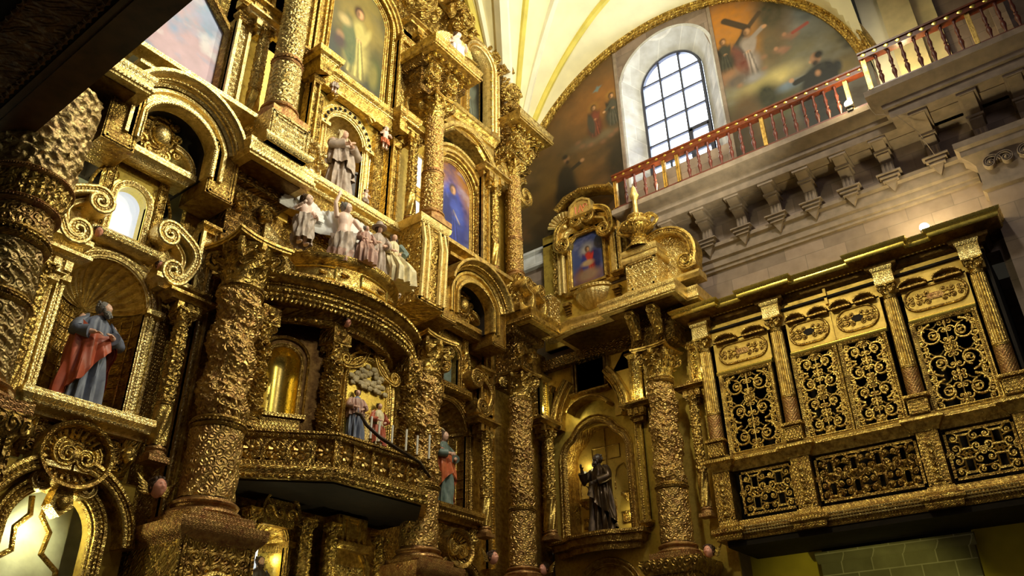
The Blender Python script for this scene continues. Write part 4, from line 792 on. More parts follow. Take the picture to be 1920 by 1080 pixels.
def oval(v, z, a, b, label, dk):
    s = thing('oval_relief', label, 'relief panel', SID, (v, .44, z), 'oval panels above the screens')
    def st(q, n=14): return np.vstack([arc(a-b, 0, b+q, -PI/2, PI/2, n), arc(-(a-b), 0, b+q, PI/2, 1.5*PI, n)])
    m = MB(); m.prism([tuple(p) for p in st(0)], 0, .015); m.build('ground', G['flat'], s)
    m = MB(); p = st(0); p = np.vstack([p, p[:1]]); m.tube(p3(p, .02), .03, 6); m.build('border', G['aged'], s)
    for sx in (-1, 1):
        m = MB()
        for sz in (-1, 1):
            for k in range(3): sc(m, sx*(a*.28+a*.26*k), sz*b*(.42-.08*k), b*.34, PI*(k % 2), 1.5*(1 if k % 2 else -1)*sz, .022, .02, sx)
        sc(m, sx*a*.8, 0, b*.3, 0, 1.4, .02, .02, sx)
        m.build('scroll_relief', G['aged'], s)
    m = MB(); m.prism([(q[0]*.28, q[1]*.28) for q in st(0)], .01, .035); m.build('centre_boss', M['dark'] if dk else G['red'], s)
oval(5.85, 9.58, .58, .245, 'leftmost long oval scroll relief panel of the gallery', 0)
oval(7.43, 9.58, .43, .26, 'second oval relief panel with dark centre, left of the middle pair', 1)
oval(8.5, 9.58, .43, .26, 'third oval relief panel with dark centre, right of the middle pair', 1)
oval(10.10, 9.6, .6, .25, 'rightmost long oval scroll relief panel of the gallery', 0)
def hood(v, w, label):
    s = thing('segmental_hood', label, 'pediment', SID, (v, .43, 9.93), 'small curved hoods below the gallery frieze')
    m = MB(); p = arc(0, -.02, w/2, PI*.97, PI*.03, 14, .12); m.mould(p, [(0, -.02), (0, .16), (.02, .18), (.045, .18), (.05, -.02)]); m.box(-w/2-.02, w/2+.02, -.02, .15, -.05, -.01); m.build('moulding', G['aged'], s)
    m = MB(); m.prism([tuple(q) for q in p], -.02, .06); m.build('tympanum', G['carve'], s)
for v, w, l in ((5.5, .5, 'leftmost small curved hood over the left long oval'), (6.2, .5, 'second small curved hood from left under gallery frieze'), (7.2, .38, 'third small curved hood, over left dark-centred oval'), (7.72, .38, 'fourth small curved hood, right of the left dark-centred oval'), (8.22, .38, 'fifth small curved hood, over right dark-centred oval'), (8.74, .38, 'sixth small curved hood beside the third column'), (9.74, .5, 'seventh small curved hood, left over the right long oval'), (10.42, .5, 'rightmost small curved hood under gallery frieze')): hood(v, w, l)
# ------------------------------------------------------------ retable: side return on the right wall (frame SID)
m = MB(); arch_surround(m, -1.42, 3.43, 4.2, 11.0, .9, 8.15, 6.0, .0, .06, rz=.68)
o = single(MB().merge(m), 'gilded_boarding', G['panel'], 'gilded boarding behind the dark robed statue on the right wall', 'panelling', SID, (1.42, .0, 0))
n = thing('niche', 'broad trefoil-headed niche holding the dark robed statue on the right wall', 'niche', SID, (1.42, 0, 6.0))
m = MB(); m.box(-.95, .95, -.5, -.44, -.05, 3.0); m.build('back_board', G['flat'], n)
m = MB()
def tref(w): 
    return np.vstack([[(-w, 0)], [(-w, 1.95)], arc(-w*.52, 2.1, w*.48, PI, .62*PI, 9), arc(0, 2.33, w*.66, .8*PI, .2*PI, 14), arc(w*.52, 2.1, w*.48, .38*PI, 0, 9), [(w, 1.95)], [(w, 0)]])
p = tref(.88); m.mould(p, [(0, -.45), (0, .1), (.03, .12), (.06, .17), (.1, .17), (.13, .1), (.17, .1), (.2, .14), (.22, .14), (.24, -.02), (.24, -.05)]); m.rope(p3(tref(.96), .17), .024, .06); m.build('frame', G['aged'], n)
m = MB()
for sx in (-1, 1):
    q = np.vstack([[(sx*.22, 1.25)], [(sx*.22, 1.5)], arc(sx*.5, 1.62, .24, PI if sx > 0 else 0, .5*PI, 8), arc(sx*.62, 1.45, .2, .5*PI, 0 if sx > 0 else PI, 8), [(sx*.82, .95)]]); m.tube(p3(q, -.43), .022, 5)
    m.tube(p3([(sx*.06, 2.05), (sx*.42, 2.05), (sx*.42, 2.4), (sx*.02, 2.4)], -.43), .016, 4); m.tube(p3([(sx*.2, 1.0), (sx*.2, .35)], -.43), .014, 4)
    m.pbox(sx*.58-.2, sx*.58+.2, -.45, -.40, .35, .62, .04, .02)
m.tube([(0, -.43, .2), (0, -.43, 2.9)], .012, 4); m.build('tracery', G['aged'], n)
for sx in (-1, 1):
    b = MB(); b.lathe([(.02, .82), (.1, .88), (.14, .96), (.2, 1.0), (.2, 1.06), (0, 1.06)], 16, sx*.62, -.36); b.build('wall_bracket', G['aged'], n)
m = MB(); P = [(-1.15, 0), (-1.15, .2), (-.75, .28), (-.5, .46), (0, .52), (.5, .46), (.75, .28), (1.15, .2), (1.15, 0)]
single(MB().mould(P, [(-.1, -.42), (.0, -.42), (.02, -.3), (.12, -.26), (.14, -.12), (.22, -.1), (.22, 0), (-.1, .02)], plan=True).slab(P, -.05, .02).rope(pz([(a*1.06, b*1.0+.22) for a, b in P[1:-1]], -.06), .03, .07), 'niche_ledge', G['aged'], 'gilded bowed ledge the dark robed statue stands on', 'ledge', SID, (1.42, .05, 5.98))
figure('saint_statue', 'dark bronze robed saint statue raising one hand in trefoil-headed niche', 'statue', SID, (1.48, .1, 6.01), 2.05, rot=-.25, robem='bronze', skin='brown', hairm='brown', beard='brown', look=(.1, -.12, 0), hn=((0, -1, 0), (0, -1, .2)),
       lh=((-.13, 0, .80), (-.19, .06, .67), (-.155, .14, .80)), rh=((.13, 0, .80), (.2, .04, .66), (.08, .16, .60)), cloak=(-70, 150, ([0, .3, .6, 1], [.06, .16, .32, .62]), ([0, .5, 1], [.79, .64, .60]), .02), cloakm='bronze', folds=1.5, seed=3)
# lunette relief beneath the ledge
t = thing('arched_relief', 'arched scroll relief below the dark robed statue at lower right centre', 'relief panel', SID, (1.55, .06, 4.3)); p = arc(0, .15, .82, PI, 0, 20); m = MB(); m.mould(np.vstack([[(-.82, -.3)], p, [(.82, -.3)]]), prof_arch(.2, .12)); m.build('arch', G['aged'], t)
m = MB(); m.prism([(-.8, -.3)]+[tuple(q) for q in p]+[(.8, -.3)], 0, .03); m.build('ground', G['aged'], t); m = MB()
for sx in (-1, 1):
    for k in range(3): sc(m, sx*(.15+.22*k), .5-.14*k, .14, PI*k, 1.6, .022, .05, sx)
m.sphere((0, .06, .42), (.13, .06, .13)); [m.tube([(.13*cos(a), .06, .42+.13*sin(a)), (.24*cos(a), .05, .42+.24*sin(a))], [.03, .008], 5) for a in np.arange(0, 2*PI, PI/5)]; m.build('rosette', G['plain'], t)
# dark niche picture and broken arches above
t = thing('dark_picture', 'dark upright picture above the trefoil niche on the right wall', 'picture', SID, (1.42, .06, 9.75)); m = MB()
canvas(.86, 1.25, lambda A: (A.grad([(0, (20, 14, 10)), (1, (12, 9, 8))]), A.person(.45, .15, .95, (38, 30, 22), skin=(80, 60, 40)), A.line(.3, .2, .32, .6, .02, (120, 90, 40))), 'canvas', t, n=50)
for q in (.43, .53): m.mould([(-q, 0), (-q, 1.3), (q, 1.3), (q, 0)], [(0, -.04), (0, .06), (.03, .09), (.07, .05), (.08, -.04)])
m.mould([(-.62, -.04), (.62, -.04)], [(0, 0), (0, .1), (.06, .2), (.1, .2), (.1, 0)]); m.build('frame', G['aged'], t)
t = thing('broken_pediment', 'pair of curved broken pediment arms above the trefoil niche', 'pediment', SID, (1.42, .06, 9.0))
m = MB(); m.mould(arc(0, .1, .62, PI*.9, PI*.1, 16, .42), [(0, 0), (0, .3), (.03, .36), (.07, .36), (.1, .2), (.1, 0)]); m.build('segment', G['aged'], t)
for sx in (-1, 1):
    m = MB(); p = np.array([(sx*1.12, -.1), (sx*1.1, .25), (sx*1.0, .6), (sx*.82, .95), (sx*.62, 1.2)]); q = p if sx < 0 else p[::-1]; band(m, q, .11, 0, .34); band(m, q*np.array([.86, .9])+np.array([0, -.02]), .05, 0, .2); m.build('pediment_arm', G['aged'] if sx < 0 else G['plain'], t)
# column, colonettes, pilasters
solomonic(SID, (3.78, .75, 5.02), 5.05, .35, 'reddish gold twisted column right of the dark robed statue', 'great twisted columns')
m = MB(); m.pbox(-.55, .55, 0, 1.1, 0, 1.5, .1, .03); m.mould([(-.6, 0), (-.6, 1.15), (.6, 1.15), (.6, 0)], [(-.1, 1.3), (.0, 1.3), (.06, 1.4), (.1, 1.5), (.1, 1.6), (-.1, 1.62)], plan=True); single(m, 'column_pedestal', G['acarve'], 'carved pedestal under the twisted column right of the dark statue', 'pedestal', SID, (3.78, .1, 3.4))
colonette(SID, (4.42, .42, 5.92), 2.9, .105, 'slender gold colonette left of the gallery, beside the twisted column', 'niche colonettes')
colonette(SID, (.08, .40, 6.0), 2.8, .12, 'slender gold colonette left of the dark robed statue', 'niche colonettes')
def bracket_ledge(fr, v, d, z, label, w=.34, mat='aged'):
    m = MB(); m.mould([(-w, 0), (-w, .3), (w, .3), (w, 0)], [(-.1, 0), (.0, 0), (.03, .05), (.1, .08), (.1, .13), (-.1, .14)], plan=True); m.box(-w*.55, w*.55, 0, .26, -.22, 0); m.box(-w*.4, w*.4, 0, .2, -.34, -.22)
    for x in (-.5, 0, .5): m.box((x-.16)*w, (x+.16)*w, .2, .31, -.18, -.02)
    return single(m, 'bracket_ledge', G[mat], label, 'ledge', fr, (v, d, z), 'small moulded ledges')
bracket_ledge(SID, .08, .2, 8.95, 'small moulded ledge over the colonette left of the dark statue'); bracket_ledge(SID, 2.86, .1, 8.92, 'small moulded ledge right of the trefoil niche head'); bracket_ledge(SID, 4.42, .15, 8.98, 'small moulded ledge over the colonette beside the gallery')
def pilaster(fr, v, d, z0, z1, w, label, mat='carve', cap=True, dep=.14, group=None, edge='plain'):
    t = thing('pilaster', label, 'pilaster', fr, (v, d, z0), group); h = z1-z0; m = MB(); m.box(-w/2, w/2, -.2, dep*.5, 0, h); m.build('panel', G[mat], t)
    m = MB()
    for x in (-w/2, w/2-w*.2): m.box(x, x+w*.2, 0, dep, 0, h)
    m.rope([(-w*.27, dep*.6, .05), (-w*.27, dep*.6, h-.05)], .02, .06); m.rope([(w*.27, dep*.6, .05), (w*.27, dep*.6, h-.05)], .02, .06)
    m.build('edge_strips', G[edge], t)
    if cap:
        for zz in (0, h): m = MB(); m.mould([(-w/2, 0), (-w/2, dep), (w/2, dep), (w/2, 0)], [(-.08, zz-.1), (0, zz-.1), (.03, zz-.04), (.07, zz), (.07, zz+.06), (-.08, zz+.07)], plan=True); m.build('moulding', G['aged'], t)
    return t
pilaster(SID, .1, .2, 9.2, 10.1, .36, 'short bright carved pilaster left of the dark picture', edge='bright'); pilaster(SID, 2.86, .12, 9.1, 10.4, .34, 'short carved pilaster right of the dark picture', mat='pcarve'); pilaster(SID, 4.5, .12, 9.2, 10.2, .3, 'short carved pilaster above the colonette beside the gallery')
pilaster(SID, 2.75, .04, 6.1, 8.7, .2, 'narrow panelled strip right of the trefoil niche', mat='panel'); pilaster(SID, 4.7, .05, 5.6, 9.2, .2, 'smooth gold strip at the left end of the gallery', mat='bright', cap=False); pilaster(SID, 3.2, .05, 5.6, 9.4, .22, 'panelled strip left of the twisted column on right wall', mat='panel', cap=False)
m = MB(); m.box(-.62, .62, 0, .04, 0, 1.7); m.prism([(-.62, 1.2), (-.1, 1.9), (.62, 1.9), (.62, 1.2)], 0, .04); single(m, 'polished_panel', G['flat'], 'pale polished gold panel catching the light above the broken pediment', 'panelling', SID, (2.72, .06, 8.95))
# ledge running round the corner on to the side wall, with frieze and dark soffit
t = thing('side_ledge', 'stepped gilded ledge above the dark robed statue on the right wall', 'cornice', SID, (2.5, 0, 11.0)); X5 = lambda v: v-2.5
PL = [(X5(1.28), 0), (X5(1.28), 1.16), (X5(1.75), 1.25), (X5(2.3), 1.2), (X5(2.95), 1.2), (X5(2.95), 1.5), (X5(4.72), 1.5), (X5(4.72), .85), (X5(5.0), .85), (X5(5.0), 0)]
m = MB(); m.mould(PL, prof_lip(.34, .2), plan=True); m.rope(pz([(a, b+.19) for a, b in PL[1:-1]], .06), .03, .075); m.build('moulding', G['pale'], t)
m = MB(); m.slab(PL, -.02, .34); m.build('soffit', G['darkgold'], t)  # underside shade put into the soffit colour
m = MB(); m.box(X5(.0), X5(5.0), 0, .3, -.3, 0); m.box(X5(3.2), X5(4.4), .3, .95, -.8, 0); m.build('frieze', G['dcarve'], t)  # frieze coloured dark for the shade below the ledge
for k, (v, lab) in enumerate([(3.5, 'carved console under the side ledge above the twisted column, left one'), (4.1, 'carved console under the side ledge above the twisted column, right one')]):
    m = MB(); m.add([(-.1, 0, -.7), (.1, 0, -.7), (.1, .35, -.3), (-.1, .35, -.3), (-.1, .35, 0), (.1, .35, 0), (-.1, 0, 0), (.1, 0, 0)], [(0, 1, 2, 3), (3, 2, 5, 4), (0, 3, 4, 6), (1, 7, 5, 2)]); cscroll(m, 0, -.2, .14, 0, 1.5, .03, .3, .42); single(m, 'console', G['carve'], lab, 'bracket', SID, (v, 1.15, 11.0), 'consoles under the side ledge')
# upper stage of the side return: framed painting between scrolls, shell bowl below, urn at right
m = MB(); m.box(-1.6, 1.15, -.1, .1, -1.75, 2.1); m.box(-1.6, 1.25, -.1, .16, -1.75, -.4); single(m, 'gilded_boarding', G['panel'], 'pale gilded boarding behind the framed blue painting at right', 'panelling', SID, (1.7, .1, 13.05))
t = thing('framed_painting', 'small arched-top painting of a red and blue robed figure, right of the corner column', 'painting', SID, (1.69, .24, 12.98))
def art_red(A):
    A.grad([(0, (110, 80, 76)), (.3, (66, 78, 130)), (1, (40, 54, 104))]); A.clouds((120, 124, 170), 3, .5, .8, .6); A.blob(.53, 1.12, .24, .24, (190, 180, 160), .5, a=.6); A.blob(.5, .35, .42, .3, (128, 74, 60), .4); A.blob(.75, .7, .22, .45, (26, 34, 86), .3)
    A.person(.52, .18, 1.1, (175, 46, 36), cloak=(38, 50, 124), hair=(60, 36, 24)); A.blob(.5, .68, .2, .1, (180, 150, 110), .4); A.blob(.5, .3, .36, .2, (150, 120, 96), .4)
canvas(1.06, 1.66, art_red, 'canvas', t, top=lambda x: 1.66-.22*max(0, abs(x)-.3)/.23, n=80)
m = MB(); pp = [(-.53, 0), (-.53, 1.44), (-.3, 1.66), (.3, 1.66), (.53, 1.44), (.53, 0)]; m.mould(pp, [(0, -.05), (0, .05), (.02, .07), (.06, .05), (.09, .1), (.12, .1), (.14, -.05)]); m.mould([(.6, 0), (-.6, 0)], [(0, -.05), (0, .1), (.1, .14), (.12, -.05)]); m.rope(p3(np.array(pp)*np.array([1.1, 1.02]), .1), .02, .05); m.build('frame', G['plain'], t)
t = thing('aedicule', 'tall gilded surround with shouldered scroll arch around the framed blue painting', 'frame', SID, (1.69, .16, 12.9)); m = MB()
m.mould([(-.78, 0), (-.78, 1.5), (-.62, 1.95), (-.3, 2.1), (.3, 2.1), (.62, 1.95), (.78, 1.5), (.78, 0)], [(0, -.1), (0, .14), (.04, .2), (.1, .2), (.12, .12), (.2, .16), (.24, .16), (.26, -.1)]); m.build('shoulder_moulding', G['pale'], t)
for sx in (-1, 1):
    m = MB(); q = cpath((sx*.95, 1.55), (sx*.28, 2.45), -.28*sx, curl=.42); band(m, q if sx < 0 else q[::-1], .09, -.05, .34); m.build('scroll_arm', G['plain'], t)
    m = MB()
    for k in range(9): m.merge(MB().sphere((0, 0, 0), (.10, .09, .12), 9, 7), (sx*1.12, .05, .15+.19*k)); m.tube(p3(spiral(sx*1.12, .15+.19*k, .11, .03, k, 1.2), .12), .02, 4)
    m.box(sx*1.12-.14, sx*1.12+.14, -.2, .02, 0, 1.8); m.build('carved_drop', G['carve' if sx < 0 else 'pcarve'], t)
m = MB(); m.mould([(-.85, 2.75), (-.5, 3.02), (0, 3.1), (.5, 3.0), (.95, 2.8), (1.1, 2.85)], [(0, -.05), (0, .3), (.06, .38), (.14, .38), (.16, -.05)]); m.rope([(-.8, .38, 2.86), (0, .38, 3.2), (.9, .38, 2.9)], .035, .09); m.build('crown_moulding', G['aged'], t)
t = thing('cartouche', 'carved crest tablet with red marks between the scrolls over the blue painting', 'cartouche', SID, (1.75, .4, 15.15)); m = MB(); m.prism([(-.34, 0), (-.3, .32), (-.1, .46), (.1, .46), (.3, .32), (.34, 0)], 0, .2); m.mould([(-.38, 0), (-.33, .35), (-.1, .5), (.1, .5), (.33, .35), (.38, 0)], [(-.03, 0), (-.03, .24), (.04, .24), (.04, 0)]); m.build('tablet', G['pale'], t)
m = MB(); m.tube(p3([(-.16, .06), (-.16, .3)], .21), .016, 4); m.tube(p3([(-.06, .06), (.02, .3), (.08, .06)], .21), .016, 4); m.tube(p3(arc(.17, .22, .06, -.5, 4.2, 10), .21), .016, 4); m.build('red_marks', M['redc'], t)
m = MB()
for k in range(11): a = PI*(.1+.8*k/10); m.tube([(.08*cos(a), .02, .06*sin(a)), (.55*cos(a), .12, .5*sin(a))], [.03, .06], 6)
m.sphere((0, .05, 0), (.14, .1, .1)); single(m, 'shell_crest', G['pale'], 'fan-shaped shell ornament left of the crest tablet', 'ornament', SID, (1.0, .3, 15.1))
t = thing('shell_bowl', 'half-round fluted gold bowl below the framed blue painting', 'bracket', SID, (1.78, .1, 12.75)); a = np.linspace(0, PI, 60); pr = [(.62, 0), (.64, -.08), (.58, -.12), (.56, -.2), (.45, -.42), (.25, -.6), (.12, -.66), (.1, -.72), (.2, -.78), (0, -.8)]
P = [[((r*(1+.03*abs(cos(14*q))*(2 < i < 7)))*cos(q)*1.05, (r*(1+.03*abs(cos(14*q))*(2 < i < 7)))*sin(q)*.8, z) for i, (r, z) in enumerate(pr)] for q in a]; m = MB(); m.grid(P); m.build('bowl', G['pale'], t); m = MB(); m.rope([(.63*cos(q), .5*sin(q), -.04) for q in a], .04, .09); m.mould([(-.9, 0), (.9, 0)], [(0, 0), (.2, 0), (.24, .05), (.24, .12), (0, .14)], plan=True); m.build('rim', G['plain'], t)
for sx, lab in ((-1, 'left small console beside the fluted bowl'), (1, 'right small console beside the fluted bowl')):
    m = MB(); m.box(-.12, .12, 0, .3, .12, .22)
    for k in range(5): m.box(-.1, .1, 0, .24-.03*k, .12-.07*(k+1), .12-.07*k-.012)
    single(m, 'console', G['aged'], lab, 'bracket', SID, (1.78+sx*.82, .12, 12.3), 'consoles beside the bowl')
m = MB(); m.pbox(-.18, .18, 0, .45, 0, 1.2, .06, .02); m.mould([(-.18, 0), (-.18, .45), (.18, .45), (.18, 0)], [(-.05, 1.1), (0, 1.1), (.05, 1.18), (.05, 1.28), (-.05, 1.3)], plan=True); single(m, 'pedestal_block', G['pcarve'], 'narrow carved block at the wall corner below the blue painting', 'pedestal', SID, (.62, .5, 11.32))
t = thing('urn', 'gilded urn with scroll handles and tall flame spike on the side ledge', 'urn', SID, (3.87, 1.25, 12.72)); m = MB(); m.lathe([(.30, 0), (.30, .05), (.24, .12), (.16, .3), (.13, .38), (.18, .42), (.14, .46), (.1, .5), (.14, .56), (.27, .62), (.33, .74), (.30, .84), (.2, .88), (.17, .94), (.22, 1.0), (.2, 1.06), (.06, 1.08)], 28); m.rope([(.31*cos(q), .31*sin(q), .7) for q in np.linspace(0, 2*PI, 40)], .045, .1); m.build('vase', G['carve'], t)
t.scale = (1.25, 1.25, 1.0); m = MB(); m.lathe([(.06, 1.06), (.05, 1.5), (.055, 1.62), (.09, 1.68), (.1, 1.76), (.07, 1.86), (.05, 2.0), (.0, 2.1)], 14); m.build('flame_spike', G['pale'], t)
for sx in (-1, 1): m = MB(); p = cpath((sx*.26, .6), (sx*.34, 1.0), .16*-sx, curl=.5); m.tube(p3(p, 0), .045, 6); m.build('handle', G['plain'], t)
t = thing('urn_pedestal', 'angled gilded pedestal carrying the flaming urn', 'pedestal', SID, (3.93, .95, 11.34)); m = MB(); m.pbox(-.45, .45, -.5, .45, .1, 1.05, .1, .03); m.build('die', G['pcarve'], t)
for z, o in ((0, .1), (1.0, .08), (1.22, .06)): m = MB(); m.mould([(-.45, -.4), (-.45, .45), (.45, .45), (.45, -.4)], [(-.3, z), (o*.6, z), (o, z+.06), (o, z+.14), (o*.4, z+.2), (-.3, z+.2)], plan=True); m.build('moulding', G['pale'], t)
m = MB(); m.box(-.36, .36, -.4, .42, 1.15, 1.39); m.build('cap_block', G['pale'], t)
t = thing('volute_pediment', 'large half-round volute with pale filling at the right end of the side ledge', 'pediment', SID, (4.42, .75, 11.98)); m = MB(); p = np.vstack([arc(-.05, .42, .82, PI*.72, -PI*.12, 22), spiral(.56, .16, .24, .06, 0, -1.3)[2:]]); band(m, p, .11, -.1, .3); m.build('volute_band', G['plain'], t)
m = MB(); m.prism([(-.5, -.3)]+[tuple(q) for q in arc(-.05, .42, .74, PI*.72, -PI*.1, 16)]+[(.6, -.3)], -.12, .06); m.build('filling', G['pcarve'], t)
m = MB(); m.mould([(-.55, -.42), (.9, -.42)], [(0, -.1), (0, .3), (.1, .36), (.2, .3), (.2, -.1)]); m.build('sill', G['pale'], t)
pilaster(SID, 2.72, .25, 12.9, 14.9, .3, 'carved upright strip with rosette head between painting and urn', mat='pcarve', edge='pale')
m = MB(); cscroll(m, 0, 0, .2, 0, 1.8, .04, 0, .12); m.sphere((0, .1, 0), .08); single(m, 'rosette', G['pale'], 'round rosette left of the urn handle', 'ornament', SID, (2.9, .4, 14.75))
cherub(SID, (4.42, .55, 5.15), .14, 'cherub head under the colonette beside the gallery', 'cherub heads'); cherub(SID, (.08, .6, 5.3), .14, 'cherub head under the colonette left of the dark statue', 'cherub heads')
# ------------------------------------------------------------ retable: lower stage on the altar wall (frame ALT)
def board(u0, u1, z0, z1, label, mat='panel', d=-.05, cut=None):
    m = MB(); m.box(u0-u0, u1-u0, -.12, .02, 0, z1-z0); return single(m, 'gilded_boarding', G[mat], label, 'panelling', ALT, (u0, d, z0))
board(6.15, 8.2, 3.2, 11.0, 'gilded boarding behind the tall twisted column left of the tabernacle', 'aged'); board(10.7, 12.55, 3.2, 11.0, 'gilded boarding behind the twisted column right of the tabernacle', 'aged'); board(14.15, 17.5, 3.2, 11.2, 'gilded boarding behind the corner twisted column', 'aged')
board(6.1, 8.3, 11.0, 18.5, 'gilded boarding behind the tall upper column left of the praying figure'); board(10.4, 12.6, 11.0, 19, 'gilded boarding behind the upper column right of the praying figure'); board(14.2, 16.0, 11.2, 17.5, 'gilded boarding behind the upper corner column')
board(8.2, 10.7, 3.2, 6.0, 'dark gilded boarding under the tabernacle', 'aged', -.3); board(8.25, 10.65, 8.6, 11.6, 'gilded boarding behind the carved figures on the tabernacle', 'acarve', -.2)
# ---- great columns
solomonic(ALT, (6.95, .9, 4.42), 4.95, .40, 'tall reddish gold twisted column left of the tabernacle', 'great twisted columns')
solomonic(ALT, (11.62, .9, 4.5), 4.75, .35, 'tall gold twisted column right of the tabernacle', 'great twisted columns')
solomonic(ALT, (15.35, .62, 4.75), 5.05, .30, 'tall gold twisted column at the corner between altar and right wall', 'great twisted columns')
def pedestal(fr, u, d, z0, z1, w, dd, label, mat='acarve'):
    t = thing('column_pedestal', label, 'pedestal', fr, (u, d, z0), 'pedestals under the great columns'); h = z1-z0; m = MB(); m.pbox(-w, w, -d-.05, dd, 0, h-.12, .09, .03); m.build('die', G[mat], t); m = MB()
    m.mould([(-w, -d), (-w, dd), (w, dd), (w, -d)], [(-.2, h-.3), (0, h-.3), (.03, h-.24), (.09, h-.18), (.12, h-.1), (.12, h), (-.2, h)], plan=True); m.build('cap_moulding', G['red'], t)
    m = MB(); p = archpath(w*.5, h*.25, -.4); m.mould(p, [(0, dd), (0, dd+.08), (.04, dd+.1), (.09, dd+.08), (.1, dd)]); m.build('arch_moulding', G['plain'], t); return t
pedestal(ALT, 6.95, .9, 3.0, 4.42, .62, .55, 'pedestal under the twisted column left of the tabernacle'); pedestal(ALT, 11.62, .9, 3.0, 4.5, .55, .5, 'pedestal under the twisted column right of the tabernacle'); pedestal(ALT, 15.35, .62, 3.3, 4.75, .48, .42, 'pedestal under the corner twisted column')
# ---- great ledge over the columns: one block per pier
def pier(fr, u0, u1, D, z, label, soff='darkgold', dz0=1.5, back=0.0, lip='plain', dep=.72):
    t = thing('entablature_block', label, 'cornice', fr, ((u0+u1)/2, 0, z), 'projecting blocks of the great ledge'); w = (u1-u0)/2-.12; P = [(-w, back), (-w, D-.12), (w, D-.12), (w, back)]
    m = MB(); m.mould(P, prof_lip(.34, .2), plan=True); m.rope(pz([(-w-.19, back), (-w-.19, D+.07), (w+.19, D+.07), (w+.19, back)], .06), .028, .07); m.build('cornice', G[lip], t)
    m = MB(); m.slab(P, -.02, .36); m.build('soffit', G[soff], t)  # default soffit gold carries the underside shade as colour
    m = MB(); q = D-dep; m.box(-w*.8, w*.8, back, q, -dz0, 0); m.mould([(-w*.8, back), (-w*.8, q), (w*.8, q), (w*.8, back)], [(0, -dz0), (.06, -dz0), (.1, -dz0+.12), (.04, -dz0+.2), (.04, -.5), (.12, -.4), (.14, -.25), (.26, -.2), (.28, 0), (0, 0)], plan=True); m.build('frieze', G['dcarve'], t)  # frieze darkened to stand for shade under the block
    for x in (-.5, .5):
        m = MB(); m.sphere((x*w, D-dep+.05, -.55), (.14, .16, .2), 8, 6); m.tube(p3(spiral(x*w, -.55, .22, .05, 0, 1.5), D-dep+.15), .045, 6); m.build('carved_bracket', G['acarve'], t)
    return t
pier(ALT, 6.42, 7.78, 1.27, 10.98, 'big projecting ledge block over the twisted column left of the tabernacle', lip='pale', dep=.8); pier(ALT, 15.0, 16.15, 1.28, 11.0, 'projecting ledge block over the corner twisted column'); pier(ALT, 2.7, 4.4, 1.25, 10.95, 'projecting ledge block at the upper left beside the arched soffit', lip='pale', dz0=.7, dep=1.0)
def upper_plinth(u, d, z0, z1, w, dd, label, mat='carve'):
    t = thing('column_plinth', label, 'pedestal', ALT, (u, d, z0), 'plinths of the upper columns'); h = z1-z0; m = MB(); m.pbox(-w, w, -d, dd, 0, h, .08, .025); m.build('die', G[mat], t)
    for z in (0, h-.22): m = MB(); m.mould([(-w, -d+.1), (-w, dd), (w, dd), (w, -d+.1)], [(-.1, z), (.02, z), (.08, z+.06), (.1, z+.14), (.04, z+.2), (-.1, z+.22)], plan=True); m.build('moulding', G['pale'], t); return t
upper_plinth(7.05, 1.0, 11.32, 12.1, .46, .46, 'plinth of the tall upper column left of the praying figure', 'pcarve'); upper_plinth(15.3, .62, 11.34, 12.45, .42, .4, 'plinth of the upper corner column with curled scrolls')
t = thing('pedestal_block', 'tall carved pedestal block under the upper column right of the praying figure', 'pedestal', ALT, (11.4, .3, 9.95)); m = MB(); m.pbox(-.43, .43, -.3, .88, 0, 2.1, .09, .03); m.build('die', G['carve'], t); m = MB()
for x in (-.36, -.2, .2, .36): m.tube([(x, .9, .08), (x, .95, 1.5), (x, .86, 2.0)], .055, 6); m.rope([(x+.08, .92, .1), (x+.08, .94, 1.9)], .024, .06)
m.mould([(-.43, -.2), (-.43, .88), (.43, .88), (.43, -.2)], [(-.1, 2.0), (.02, 2.0), (.08, 2.08), (.1, 2.18), (-.1, 2.22)], plan=True); m.build('ribs', G['pale'], t)
for x, lab in ((15.02, 'curled scroll left under the upper corner column'), (15.58, 'curled scroll right under the upper corner column')):
    m = MB(); p = np.vstack([spiral(0, .75, .05, .2, 1.2*PI, 1.15), [(.16, .5), (.2, .3), (.12, .05)]]); band(m, p, .07, -.2, .16); single(m, 'scroll_console', G['plain'], lab, 'bracket', ALT, (x, 1.12, 11.34), 'scrolls under the upper corner column')
